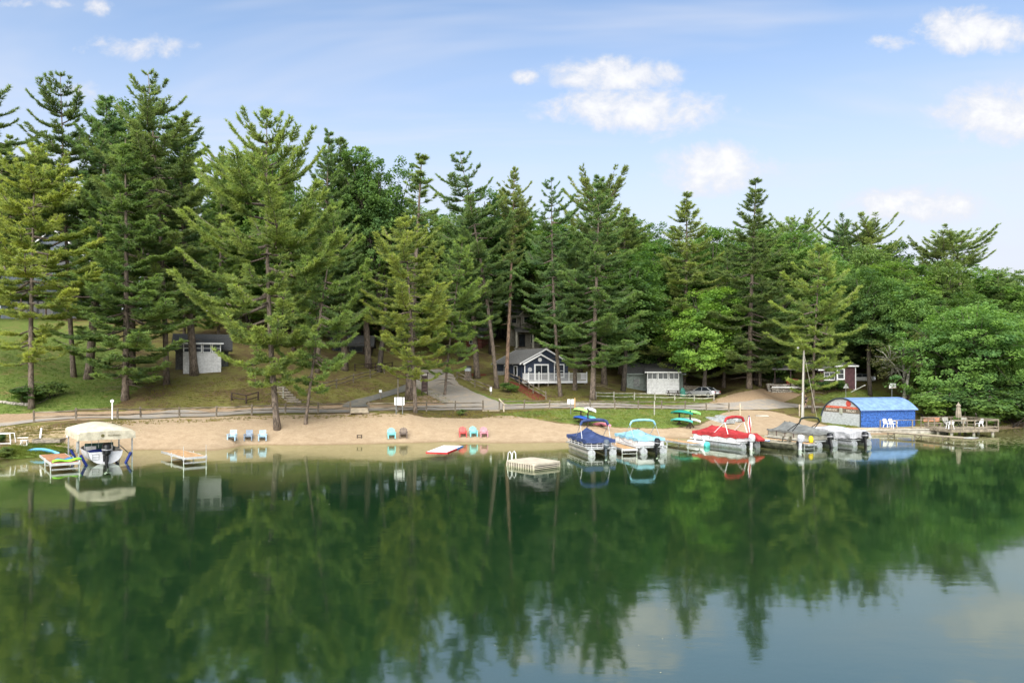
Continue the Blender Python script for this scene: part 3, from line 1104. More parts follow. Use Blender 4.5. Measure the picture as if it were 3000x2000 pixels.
# --- the pines that can be told apart along the shore, left to right
tree_px('broad_b', 92, 1198, 420, 160, YEL, 'yellow-green pine on the bank above the far end of the rail fence', tx=70)
tree_px('layer_a', -60, 1150, 215, 150, DRK, 'dark pine cut by the edge of the lawn slope, beside the tall sparse pine', d=80)
tree_px('layer_a', 216, 1104, 205, 118, DRK, 'tall dark pine with a sparse open top on the lawn', tx=155)
tree_px('column', 260, 1110, 285, 95, DRK, 'dense dark pine standing close behind the tall sparse pine', tx=275)
tree_px('cone_b', 366, 1172, 395, 150, GRN, 'full mid-green pine with a small white notice at its foot', tx=388)
tree_px('layer_a', 488, 1126, 208, 135, OLV, 'tallest pine with upswept branches beside the white block shed', tx=455)
tree_px('spindly', 388, 1128, 520, 85, DRK, 'thin dark pine just behind the pine with the notice', tx=400)
tree_px('column', 569, 1100, 350, 90, DRK, 'slim dark trunk standing in front of the white block shed', tx=560)
tree_px('broad_a', 812, 1256, 330, 188, YEL, 'great yellow-green pine with a thick trunk rooted in the beach sand', tx=758)
tree_px('small', 895, 1242, 590, 112, YG, 'slender leaning pine on the beach next to the thick-trunked pine', tx=945)
tree_px('cone_a', 930, 1130, 385, 105, DRK, 'dark pine with a ragged double top behind the beach pines', d=92, tx=950)
tree_px('column', 1010, 1110, 405, 80, DRK, 'dark columnar pine behind the timber hillside steps', d=95)
tree_px('column', 1080, 1100, 440, 75, GRN, 'columnar pine next to the dark maple on the hillside', d=98)
tree_px('oak', 1110, 1080, 485, 110, DMP, 'deep green maple standing among the pines above the side lane', d=97, name='maple_tree')
tree_px('spindly', 1199, 1172, 458, 100, OLV, 'thin spindly-topped pine right behind the yellow pine at the fence', tx=1216)
tree_px('broad_b', 1217, 1210, 640, 122, YEL, 'yellow-green pine rooted at the rail fence in front of the brown sign', tx=1205)
tree_px('small', 1303, 1158, 690, 92, YG, 'small leaning pine on the grass island beside the driveway', tx=1330)
tree_px('layer_b', 1456, 1138, 435, 105, DRK, 'leaning tall pine with tiered branches beside the blue cottage', tx=1360)
tree_px('red', 1483, 1130, 490, 62, OLV, 'tall bare-stemmed pine with high crown in front of the blue cottage', tx=1500)
tree_px('column', 1398, 1112, 600, 70, DRK, 'dark pine by the stump at the bend of the driveway', d=99)
tree_px('layer_b', 1642, 1161, 520, 92, DRK, 'dark pine rising in front of the cottage deck railing', tx=1600)
tree_px('column', 1684, 1142, 700, 52, DRK, 'thin dark trunk at the corner of the cottage deck', tx=1680)
tree_px('cone_a', 1736, 1172, 520, 128, GRN, 'broad green pine between the cottage deck and the white garage', tx=1738)
tree_px('umbrella', 1770, 1120, 535, 95, OLV, 'flat-topped pine behind the broad green pine', d=104)
tree_px('tall', 1825, 1140, 730, 105, DMP, 'dark leafy tree with a leaning trunk beside the white garage', name='leafy_tree', tx=1850, d=100)
tree_px('maple', 2062, 1150, 850, 120, BRT, 'bright green maple overhanging the white garage', name='maple_tree', tx=2045, d=101)
tree_px('cone_b', 2000, 1120, 565, 125, OLV, 'dense conical pine behind the bright green maple', d=108)
tree_px('cone_b', 2195, 1138, 533, 122, DRK, 'tall symmetrical pine beside the dirt drive', tx=2197)
tree_px('cone_a', 2226, 1132, 800, 80, DRK, 'lower dark pine at the foot of the tall symmetrical pine')
tree_px('small', 2382, 1210, 720, 108, YG, 'yellow-green pine behind the lamp pole', tx=2366)
tree_px('oak', 2550, 1150, 800, 92, DMP, 'dark dense tree beside the red cabin', name='leafy_tree', d=104)
tree_px('dead', 2648, 1172, 975, 82, (0.16, 0.165, 0.085), 'half-dead lichen-grey tree behind the boathouse', name='bare_tree', d=92)
tree_px('low', 2840, 1240, 890, 175, MAP, 'big bright leafy tree spreading over the shore beyond the deck', name='leafy_tree', d=89)
tree_px('low', 3010, 1236, 930, 130, MAP, 'leafy tree at the water edge beyond the spreading tree', name='leafy_tree', d=92)
tree_px('oak', 2780, 1150, 870, 110, DMP, 'dark leafy tree behind the spreading shore tree', name='leafy_tree', d=101)
tree_px('maple', 2665, 1140, 820, 95, MAP, 'mid-green leafy tree behind the half-dead tree', name='leafy_tree', d=102)
for bx, ty, hw, d, kd, cl in ((2350, 650, 75, 122, 'umbrella', OLV), (2445, 665, 70, 128, 'umbrella', DRK), (2548, 655, 80, 126, 'umbrella', OLV), (2755, 705, 75, 128, 'umbrella', OLV), (2822, 690, 85, 130, 'umbrella', OLV)):
    tree_px(kd, bx, 0, ty, hw, cl, 'flat-crowned pine on the ridge behind the boathouse woods', d=d, group='flat-topped ridge pines')

# leafy thicket under the shore trees past the deck
for bx, by, hh in ((2735, 1222, 3.6), (2790, 1234, 3.2), (2845, 1240, 3.8), (2900, 1246, 4.2), (2950, 1246, 3.8), (2995, 1246, 4.4), (3050, 1244, 4.0), (2820, 1200, 4.5), (2760, 1190, 4.0), (2880, 1215, 5.0), (2960, 1222, 5.0)):
    b = hit(bx, by)
    tree('bush', b, b.z + hh, hh * 0.8, (DMP, MAP)[int(bx) % 2], 'leafy bush in the thicket under the shore trees past the deck', name='shrub', cat='shrub', group='shore thicket bushes')

# --- trees filling the wooded slope behind
GB = 'trees of the wooded slope'
L_B = 'pale leafy tree in the wood on the slope'
L_P = 'dark pine in the wood on the slope'


def where(bx):
    for lim, w_ in ((340, 'behind the slate-blue house'), (700, 'behind the white block shed'), (1130, 'above the hillside steps'), (1420, 'beyond the driveway crest'), (1700, 'behind the two-storey house'),
                    (2100, 'behind the white garage'), (2350, 'beyond the dirt drive'), (2600, 'behind the maroon cabin')):
        if bx < lim:
            return w_
    return 'behind the boathouse'


def place_label(kd, cl, bx, leafy):
    tone = {MAP: 'fresh green', SAP: 'pale green', DMP: 'deep green', DRK: 'dark', GRN: 'mid-green', OLV: 'olive'}[cl]
    shape = {'oak': 'broad leafy tree', 'tall': 'tall narrow leafy tree', 'maple': 'round leafy tree', 'column': 'columnar pine', 'cone_a': 'conical pine', 'cone_b': 'dense conical pine', 'layer_b': 'tiered pine'}[kd]
    return '%s %s in the wood %s' % (tone, shape, where(bx))


fill = []
rr_ = random.Random(21)
row = [(-330, 330, 100), (-200, 300, 96), (-80, 340, 122), (30, 400, 124), (120, 420, 126), (330, 410, 124), (420, 330, 112), (540, 440, 104), (640, 430, 104), (700, 470, 112), (810, 450, 108), (860, 560, 102), (1000, 520, 108),
       (1180, 600, 112), (1280, 620, 115), (1350, 640, 112), (1440, 560, 118), (1540, 600, 132), (1560, 690, 138), (1640, 640, 122), (1700, 640, 112), (1820, 620, 116), (1870, 640, 118), (1930, 700, 110), (2090, 660, 118), (2120, 700, 112),
       (2270, 680, 118), (2310, 720, 112), (2420, 730, 114), (2480, 740, 118), (2600, 720, 120), (2650, 760, 112), (2720, 780, 112), (2880, 790, 116), (2950, 800, 112), (3050, 790, 110), (3150, 820, 108), (3260, 830, 112)]
for bx, ty, d in row:
    fill.append((bx, ty, d))
for bx in range(-500, 3500, 88):
    d = rr_.uniform(122, 150)
    # sky line of the ridge in the photograph
    sky = np.interp(bx, [-500, 0, 500, 900, 1100, 1300, 1600, 1900, 2100, 2300, 2600, 2800, 3000, 3500], [400, 420, 440, 480, 560, 620, 640, 640, 650, 670, 700, 760, 800, 830])
    fill.append((bx + rr_.uniform(-25, 25), sky + rr_.uniform(0, 70), d))
for bx, ty, d in fill:
    left = bx < 1150
    if left:
        kd = rr_.choice(['cone_a', 'cone_b', 'column', 'layer_b', 'oak', 'tall'])
    elif bx < 2200:
        kd = rr_.choice(['oak', 'tall', 'tall', 'maple', 'column', 'cone_a'])
    else:
        kd = rr_.choice(['oak', 'maple', 'tall', 'oak', 'maple', 'column'])
    leafy = kd in ('oak', 'tall', 'maple')
    cl = rr_.choice([MAP, SAP, DMP, MAP]) if leafy else rr_.choice([DRK, GRN, OLV])
    lb_ = place_label(kd, cl, bx, leafy)
    tree_px(kd, bx, 0, ty, rr_.uniform(85, 120) if leafy else rr_.uniform(65, 90), cl, lb_, d=d, group=lb_ + 's', name='leafy_tree' if leafy else PT)
# dense lower storey that closes the wood behind the trunks
for bx in range(-420, 3400, 105):
    d = rr_.uniform(112, 124) if not 1250 < bx < 1660 else rr_.uniform(128, 138)
    tree_px('low', bx + rr_.uniform(-30, 30), 0, np.interp(bx, [0, 1000, 1500, 2000, 3000], [760, 830, 850, 880, 930]) + rr_.uniform(-40, 50), rr_.uniform(110, 150), rr_.choice([DMP, DMP, MAP, DRK]),
            'low bushy understorey tree ' + where(bx), d=d, group='understorey ' + where(bx), name='leafy_tree')
for bx in range(-420, 3400, 130):
    tree_px('low', bx + rr_.uniform(-40, 40), 0, np.interp(bx, [0, 1000, 1500, 2000, 3000], [640, 720, 760, 790, 860]) + rr_.uniform(-40, 50), rr_.uniform(110, 150), rr_.choice([DMP, MAP, DRK]),
            'low bushy tree deep in the wood ' + where(bx), d=rr_.uniform(140, 165), group='deep understorey ' + where(bx), name='leafy_tree')
# undergrowth at the foot of the wood
for bx, by, hh, cl in ((150, 1165, 1.6, GRN), (80, 1190, 2.0, DMP), (1352, 1216, 0.6, SAP), (1490, 1150, 1.2, MAP), (2420, 1150, 1.6, DMP), (2370, 1148, 1.8, DMP), (2460, 1146, 1.5, MAP), (2300, 1120, 2.0, MAP), (2270, 1122, 2.2, DMP), (15, 1338, 0.7, SAP)):
    b = hit(bx, by)
    lab = {150: 'small leafy bush on the lawn below the tall pine', 80: 'leafy shoots round the foot of the yellow-green bank pine', 1352: 'low round shrub on the sand beside the beach steps', 1490: 'green shrub between the cottage path and the driveway rail',
           2420: 'dark juniper bush below the red cabin, beside the lamp pole', 2370: 'spreading bush behind the lamp pole', 2460: 'green bush under the red cabin window', 2300: 'bright bush beside the cabin porch', 2270: 'dark bush at the end of the stone retaining wall', 15: 'reedy clump at the water edge'}[bx]
    tree('bush', b, b.z + hh, hh * 0.85, cl, lab, name='shrub', cat='shrub')

print('TREE TRIS', sum(len(v[1].polygons) * (1 if len(v[1].polygons[0].vertices) == 3 else 2) + len(v[0].polygons) * 2 for k, v in T.items() if isinstance(v, tuple)))
# ------------------------------------------------------------------ fences
_fr = random.Random(3)


def fence(name, label, posts, hgt=1.05, rails=(0.42, 0.88), m=None, gap=(), pw=0.15, rw=0.11):
    """split-rail fence through ground points; each post and rail is its own part"""
    m = m or M_FENCE
    P = [hit(*p) if len(p) == 2 else Vector(p) for p in posts]
    c = P[0].copy()
    root = thing(name, label, 'fence', c)
    for i, p in enumerate(P):
        q = p - c
        j = _fr.uniform(-0.05, 0.05)
        MB().tube([(q.x, q.y, q.z - 0.3), (q.x + j, q.y, q.z + hgt * 0.6), (q.x + j * 1.5, q.y, q.z + hgt + _fr.uniform(-0.06, 0.08))], [pw * 0.62, pw * 0.55, pw * 0.5], 6).build('post', m, root)
    for i in range(len(P) - 1):
        if i in gap:
            continue
        a, b = P[i] - c, P[i + 1] - c
        for rh in rails:
            j0, j1 = _fr.uniform(-0.07, 0.07), _fr.uniform(-0.07, 0.07)
            d = (b - a).normalized()
            mid = (a + b) / 2 + Vector((0, 0, rh + _fr.uniform(-0.07, 0.02)))
            MB().tube([a - d * 0.12 + Vector((0, 0, rh + j0)), mid, b + d * 0.12 + Vector((0, 0, rh + j1))], [rw * 0.42, rw * 0.62, rw * 0.42], 5).build('rail', m, root)
    return root


fence('split_rail_fence', 'weathered split-rail fence along the upper beach up to the boarded gap', [(100, 1237), (223, 1231), (344, 1227.5), (413, 1226), (526, 1222.6), (633, 1220), (737, 1215.5), (836, 1212), (932, 1209), (1026, 1207)])
fence('split_rail_fence', 'split-rail fence between the boarded gap and the beach steps', [(1079, 1207), (1164, 1206), (1249, 1205), (1333, 1204.5), (1415, 1202.5)])
fence('split_rail_fence', 'split-rail fence from the beach steps past the kayak racks to the dirt landing', [(1475, 1198), (1535, 1197.5), (1610, 1197), (1684, 1199), (1730, 1198), (1801, 1198), (1870, 1199), (1938, 1198.5), (2007, 1199.5), (2070, 1203), (2135, 1207)], rw=0.10)
M_PALE = mat('pale_weathered_rail', (0.36, 0.35, 0.28), 0.9, var=0.25, scale=2.2, dirt=((0.22, 0.20, 0.15), 0.5))
fence('split_rail_fence', 'leaning pale-railed fence on the grass below the white garage', [(1745, 1170), (1798, 1170.5), (1858, 1171), (1919, 1172.5), (1977, 1173), (2034, 1175.5), (2091, 1174)], hgt=0.95, rails=(0.38, 0.8), m=M_PALE)
fence('split_rail_fence', 'dark rail fence sloping along the driveway to the small white notice', [(1339, 1110), (1391, 1134), (1440, 1153)], hgt=1.0)
fence('split_rail_fence', 'rail fence descending beside the red mulch below the blue cottage', [(1492, 1112), (1522, 1126), (1562, 1152), (1600, 1171)], hgt=1.1)
fence('split_rail_fence', 'rail fence climbing the hillside beside the timber steps', [(930, 1149), (985, 1136), (1035, 1121), (1085, 1108), (1126, 1094)], hgt=1.1)
fence('split_rail_fence', 'short dark rail fence standing alone on the hillside', [(678, 1176), (721, 1184), (756, 1174)], hgt=0.9, m=M_DARKWOOD)
fence('split_rail_fence', 'rail fence in the shade below the dark cabin', [(1040, 1088), (1100, 1086), (1150, 1082)], hgt=1.0, m=M_DARKWOOD)

# edging timbers and the two beach accesses
def beam(name, label, a, b, w, h, m, cat='edging'):
    a, b = Vector(a), Vector(b)
    o = MB().bar((0, 0, 0), b - a, w, h).build(name, m)
    o.location = a
    return tag(o, label, cat)


M_BOARD = mat('pale_boards', (0.50, 0.42, 0.30), 0.85, var=0.15, scale=2, dirt=((0.34, 0.28, 0.2), 0.5))
_p = hit(1053, 1207)
root = thing('beach_ramp', 'sandy boarded ramp in the gap of the fence', 'ramp', _p, R(12))
for k in range(5):
    MB().box(0, -1.1 + k * 0.46, 0.02 + k * 0.075, 1.75, 0.42, 0.06).build('board', M_BOARD, root)
for s in (-1, 1):
    MB().bar((s * 0.9, -1.35, -0.12), (s * 0.9, 1.0, 0.3), 0.08, 0.2).build('side_board', M_FENCE, root)
_p = hit(1438, 1203)
root = thing('beach_steps', 'two pale plank steps with a sloping handrail down to the sand', 'steps', _p, R(14))
for k, (yy, zz_) in enumerate(((0.0, 0.02), (-0.75, -0.34))):
    st = MB().box(0, yy, zz_, 1.9, 0.42, 0.07).build('tread', M_BOARD, root)
    for s in (-0.85, 0.85):
        MB().box(s, yy + 0.05, zz_ - 0.2, 0.08, 0.34, 0.34).build('riser_block', M_FENCE, st)
MB().bar((1.05, 0.55, 1.25), (1.25, -1.15, 0.72), 0.14, 0.07).build('handrail', M_BOARD, root)
MB().box(1.06, 0.45, 0.5, 0.12, 0.12, 1.3).build('post', M_FENCE, root)
MB().box(1.22, -1.0, 0.05, 0.12, 0.12, 1.2).build('post', M_BOARD, root)

# timber steps up the hillside
a, b = hit(862, 1180), hit(795, 1118)
root = thing('hillside_steps', 'dark timber steps climbing the bank behind the road', 'steps', a)
nst = 10
for k in range(nst):
    t = k / (nst - 1)
    q = a.lerp(b, t)
    q.z = zs(q.x, q.y) + 0.10
    MB().box(q.x - a.x, q.y - a.y, q.z - a.z, 1.55, 0.22, 0.20).build('step', M_WOOD_G, root)

# ------------------------------------------------------------------ signs and posts
def sign(name, label, px, py, w, h, zc, posts=1, m=None, pm=None, rz=0.0, lines=0, ph=None, off=0.05, cat='sign'):
    p = hit(px, py)
    root = thing(name, label, cat, p, rz)
    top = ph or zc + h / 2 + 0.02
    xs = [0] if posts == 1 else [-w * 0.32, w * 0.32]
    for x in xs:
        MB().box(x, 0, top / 2 - 0.15, 0.07, 0.07, top + 0.3).build('post', pm or M_ALU_D, root)
    bd = MB().box(0, off, zc, w, 0.025, h).build('board', m or M_WHITE, root)
    for k in range(lines):
        MB().box(0, off - 0.0165, zc + h * (0.3 - 0.6 * k / max(lines - 1, 1)), w * 0.7, 0.004, h * 0.05).build('lettering', M_BLACK, bd)
    return root


M_STEELPOST = mat('galvanised_post', (0.16, 0.17, 0.17), 0.6, 0.4)
sign('notice_board', 'large white notice board on two dark posts, seen from behind', 1170, 1214, 1.0, 0.78, 1.28, 2, pm=M_STEELPOST, off=0.06)
sign('notice_board', 'white notice board on a single dark post beside the kayak rack', 1672, 1212, 0.72, 0.52, 1.32, 1, pm=M_STEELPOST, off=0.06)
sign('small_sign', 'small white notice at the end of the driveway rail', 1438, 1158, 0.26, 0.52, 0.72, 1, pm=M_FENCE, off=-0.06)
sign('small_sign', 'small square white notice on the verge of the side lane', 1115, 1170, 0.32, 0.32, 0.95, 1, pm=M_FENCE, off=-0.06)
sign('small_sign', 'little white notice at the foot of the full green pine', 361, 1175, 0.34, 0.36, 0.35, 1, pm=M_FENCE, off=-0.06)
# tall brown arrow board on the grass island
p = hit(1244, 1158)
root = thing('resort_sign', 'tall brown wooden sign panel with a pale disc at the top on the grass island', 'sign', p, R(4))
for s in (-1, 1):
    MB().box(s * 0.33, 0, 1.25, 0.09, 0.09, 2.9).build('post', M_DARKWOOD, root)
MB().box(0, 0, 2.66, 0.98, 0.22, 0.09).build('cap_board', M_DARKWOOD, root)
MB().box(0, -0.02, 1.35, 0.56, 0.05, 1.9).build('panel', mat('brown_panel', (0.05, 0.028, 0.024), 0.6, var=0.2), root)
MB().box(0, -0.02, 2.47, 0.54, 0.05, 0.24).build('disc_panel', mat('pale_disc', (0.62, 0.57, 0.5), 0.6), root)
for k in range(4):
    MB().box(0, -0.05, 1.95 - k * 0.42, 0.44, 0.02, 0.10).build('name_slat', mat('slat_lettering', (0.10, 0.06, 0.05), 0.6), root)
# mailbox-like fish cleaning box on a stump
p = hit(1371, 1112)
root = thing('box_on_stump', 'grey wooden box with dark roof sitting on a tree stump', 'box', p, R(-8))
MB().lathe([(0.72, -0.2), (0.55, 0.25), (0.46, 0.7), (0.44, 1.1)], 11).build('stump', M_BARK, root, smooth=True)
MB().box(0, 0, 1.34, 0.8, 0.5, 0.46).build('box', mat('blue_grey_box', (0.40, 0.44, 0.46), 0.6), root)
MB().prism([(-0.55, 1.575), (0.55, 1.575), (0.3, 1.82), (-0.3, 1.82)], 'xz', -0.4, 0.4).build('roof', M_BLACK, root)
# white post with round head by the fence
p = hit(329, 1228)
root = thing('round_topped_post', 'white post with a round white disc at the rail fence', 'post', p, R(5))
MB().box(0, 0, 0.7, 0.09, 0.09, 1.7).build('post', M_WHITE, root)
MB().lathe([(0.02, -0.04), (0.15, -0.04), (0.15, 0.04), (0.02, 0.04)], 14, (0, -0.03, 1.62), 'y').build('disc', M_WHITE, root, smooth=True)
for px_, py_, hh, lab, mm in ((2168, 1216, 1.35, 'pale wooden marker post at the boat landing behind the overturned boats', M_BOARD), (2342, 1219, 1.35, 'pale wooden marker post beside the lamp pole', M_BOARD), (1917, 1216, 1.5, 'grey post standing in the grass behind the light blue pontoon boat', M_PALE), (1684, 1203, 1.35, 'fresh orange-brown fence post at the kayak rack', mat('new_wood', (0.52, 0.32, 0.15), 0.8)), (830, 1168, 1.2, 'thin pale stake on the hillside by the thick pine', M_PALE), (1166, 1178, 2.6, 'thin grey post with a dark bird box on the island verge', M_WOOD_G)):
    p = hit(px_, py_)
    root = thing('marker_post', lab, 'post', p)
    MB().box(0, 0, hh / 2 - 0.15, 0.12, 0.12, hh + 0.3).build('post', mm, root)
    MB().prism([(-0.06, 0), (0.06, 0), (0, 0.07)], 'xz', -0.06, 0.06).build('cap', mm, root).location = (0, 0, hh)
    if px_ == 1166:
        bx_ = MB().box(0, 0, hh + 0.17, 0.22, 0.22, 0.3).build('bird_box', M_DARKWOOD, root)

# ------------------------------------------------------------------ beach chairs
def chair(label, px, py, colr, rz=0.0, fan=True, name='beach_chair', group=None):
    key = 'chair_%s' % '_'.join('%d' % (c * 100) for c in colr)
    m = mat(key, colr, 0.55, var=0.08, scale=5, dirt=(tuple(c * 0.6 for c in colr), 0.3))
    p = hit(px, py)
    root = thing(name, label, 'chair', p, rz)
    sm = MB()
    for k in range(6):                         # seat slats running across, dipping to the back
        t = k / 5
        sm.box(0, -0.30 + 0.50 * t, 0.38 - 0.14 * t, 0.54, 0.085, 0.025)
    sm.build('seat', m, root)
    bm_ = MB()
    nsl = 5
    for k in range(nsl):
        x = (k - (nsl - 1) / 2) * 0.118
        hh = (0.80 - 0.9 * x * x * 3.0) if fan else 0.76
        x2 = x * (1.22 if fan else 1.0)
        bm_.bar((x, 0.20, 0.22), (x2, 0.20 + hh * 0.42, 0.22 + hh * 0.9), 0.105, 0.022, up=(0, 1, 0.5))
    bm_.bar((-0.29, 0.285, 0.42), (0.29, 0.285, 0.42), 0.06, 0.03)
    bm_.bar((-0.30, 0.45, 0.76), (0.30, 0.45, 0.76), 0.05, 0.03)
    bm_.build('backrest', m, root)
    for s in (-1, 1):
        MB().box(s * 0.345, 0.0, 0.56, 0.13, 0.72, 0.025).build('armrest', m, root)
        MB().box(s * 0.32, -0.28, 0.27, 0.085, 0.10, 0.56).build('leg', m, root)
        MB().bar((s * 0.30, -0.26, 0.36), (s * 0.30, 0.56, 0.01), 0.03, 0.12).build('leg', m, root)
        MB().box(s * 0.345, 0.30, 0.38, 0.03, 0.06, 0.35).build('arm_support', m, root)
    return root


BL, GB_, TL, BR, RD, PK = (0.34, 0.50, 0.62), (0.20, 0.26, 0.33), (0.20, 0.60, 0.62), (0.125, 0.095, 0.075), (0.55, 0.075, 0.075), (0.48, 0.22, 0.27)
chair('light blue slatted beach chair with a straight back, farther from the thick pine', 680, 1291, BL, R(6), False)
chair('grey-blue slatted beach chair between the two light blue ones', 728, 1291, GB_, R(10), False)
chair('light blue slatted beach chair standing closest to the thick pine', 769, 1290, BL, R(16), False)
chair('turquoise round-backed chair beside the brown one on the sand', 1147, 1284.5, TL, R(14))
chair('brown round-backed wooden chair on the sand', 1182, 1284.5, BR, R(8))
chair('red round-backed chair on the sand', 1356, 1281, RD, R(10))
chair('turquoise round-backed chair between the red and the pink one', 1387, 1280.5, TL, R(12))
chair('pink round-backed chair on the sand', 1418, 1280.5, PK, R(8))
p = hit(1053, 1286)
root = thing('low_stool', 'small dark wooden stool standing alone on the sand', 'stool', p, R(5))
MB().box(0, 0, 0.31, 0.50, 0.3, 0.04).build('seat', M_DARKWOOD, root)
for s in (-1, 1):
    for t in (-1, 1):
        MB().box(s * 0.2, t * 0.11, 0.14, 0.05, 0.05, 0.34).build('leg', M_DARKWOOD, root)
root.scale = (0.95, 0.95, 0.95)

# ------------------------------------------------------------------ docks
U_ = Vector((-0.625, 0.78, 0))           # away from the camera along the docks on the sandy shore
HEAD_L = math.atan2(U_.y, U_.x)


def dock(label, near, heading, L, W, ztop, wood, frame, legs, name='dock', leg_up=0.0, bed=-1.2, curved=False, skirt=0.16):
    """section dock: local x runs from the lake end (0) to the shore end (L)"""
    root = thing(name, label, 'dock', (near.x, near.y, 0), heading)
    dk = MB()
    n = int(L / 0.16)
    for k in range(n):
        x = (k + 0.5) * L / n
        dk.box(x, 0, ztop - 0.02 + 0.006 * ((k * 7) % 3 - 1), L / n - 0.018, W - 0.06, 0.035)
    dk.build('decking', wood, root)
    for s in (-1, 1):
        MB().box(L / 2, s * W / 2, ztop - skirt / 2 - 0.005, L, 0.05, skirt).build('side_beam', frame, root)
    MB().box(-0.02, 0, ztop - skirt / 2, 0.05, W + 0.05, skirt).build('end_beam', frame, root)
    for x in legs:
        for s in (-1, 1):
            MB().tube([(x, s * (W / 2 + 0.05), bed), (x, s * (W / 2 + 0.05), ztop + leg_up)], 0.035, 8).build('leg', frame, root)
            MB().box(x, s * (W / 2 + 0.05), ztop - 0.12, 0.11, 0.11, 0.22).build('leg_bracket', frame, root)
        if curved:
            pts = [(x, s_, ztop - 0.06 - 0.34 * (1 - (2 * s_ / W) ** 2) ** 0.5) for s_ in np.linspace(-W / 2, W / 2, 9)]
            MB().tube(pts, 0.03, 6).build('brace', frame, root)
        else:
            MB().box(x, 0, ztop - 0.42, 0.04, W, 0.05).build('cross_bar', frame, root)
    return root


M_WFRAME = mat('white_dock_frame', (0.58, 0.58, 0.56), 0.4, 0.2, var=0.06, dirt=((0.5, 0.49, 0.44), 0.3))
nl = atz(192, 1355, 0.45)
dock('red-brown boarded dock with white frame beside the canopied boat lift', nl, HEAD_L, 6.6, 1.62, 0.45, M_REDWOOD, M_WFRAME, (0.12, 3.0), leg_up=0.1)
nr = atz(573, 1337, 0.45)
d2 = dock('tan boarded dock with white frame and thin poles standing alone off the beach', nr, HEAD_L + 0.05, 5.6, 1.5, 0.45, M_TANWOOD, M_WFRAME, (0.12, 2.9), leg_up=0.1)
for s in (-1, 1):
    MB().tube([(0.14, s * 0.8, 0.4), (0.14, s * 0.8, 1.25)], 0.015, 6).build('pole', M_ALU_D, d2)
for x in (1.3, 3.2):
    MB().box(x, -0.68, 0.475, 0.55, 0.09, 0.03).build('bumper_strip', M_WFRAME, d2)
for x in (2.2, 4.0):
    MB().box(x, 0.79, 0.40, 0.75, 0.03, 0.17).build('bumper_strip', M_WFRAME, d2)
# dock between the blue and the light blue pontoon boats
dock('tan dock between the dark blue and the light blue pontoon boats', Vector((9.55, 59.2, 0)), R(102), 10.5, 1.15, 0.42, M_TANWOOD, M_WFRAME, (0.2, 3.4, 6.6), leg_up=0.05)
dock('long dock with pale planks running out beside the red pontoon boat', Vector((15.9, 63.4, 0)), R(115), 9.6, 1.15, 0.42, M_TANWOOD, M_ALU_D, (0.3, 3.2, 6.2), leg_up=0.05)
dock('dock between the camouflage fishing boat and the grey-topped pontoon boat', Vector((25.75, 63.0, 0)), R(115), 10.5, 1.05, 0.42, M_TANWOOD, M_ALU_D, (0.3, 3.2, 6.2), leg_up=0.05)
a, b = atz(2857, 1283, 0.45), atz(2590, 1263, 0.45)
hd = math.atan2(b.y - a.y, b.x - a.x)
d5 = dock('long low grey dock on curved steel legs in front of the seawall', a, hd, (b - a).length, 1.1, 0.45, mat('grey_tan_boards', (0.42, 0.36, 0.25), 0.85, var=0.18, scale=2), M_FENCE, (2.6, 5.2, 7.9), curved=True, skirt=0.1)
MB().box(0.35, 0, 0.455, 0.75, 1.2, 0.06).build('end_pad', M_WFRAME, d5)

# inflatable and loose things on the left dock
def soft_board(name, label, loc, rz, L, W, H, colr, cat):
    m = mat(name + '_%d' % int(colr[0] * 99 + colr[2] * 9), colr, 0.45, var=0.12, scale=4)
    rings = []
    for t in np.linspace(0, 1, 11):
        w_ = W / 2 * max(0.12, math.sin(math.pi * (0.06 + 0.88 * t)) ** 0.5)
        rings.append([Vector((L * (t - 0.5), w_ * math.cos(a_), H / 2 + H / 2 * math.sin(a_) * (1 - 0.25 * abs(t - 0.5)) + 0.05 * math.sin(t * 9))) for a_ in np.linspace(0, 2 * math.pi, 10, endpoint=False)])
    o = MB().loft(rings).build(name, m, smooth=True)
    o.location = loc
    o.rotation_euler = (0, 0, rz)
    return tag(o, label, cat)


_v = Vector((math.cos(HEAD_L), math.sin(HEAD_L), 0))
_s = Vector((_v.y, -_v.x, 0))
q = nl + _v * 0.75 + _s * 0.18
soft_board('float_tube', 'bright lime green inflatable float lying on the red-brown dock', (q.x, q.y, 0.455), HEAD_L - R(80), 1.75, 0.75, 0.17, (0.28, 0.75, 0.04), 'float')
q = nl + _v * 1.5 + _s * 0.1
soft_board('float_mat', 'blue inflatable mat behind the lime green float on the dock', (q.x, q.y, 0.455), HEAD_L - R(75), 1.15, 0.55, 0.16, (0.03, 0.16, 0.42), 'float')


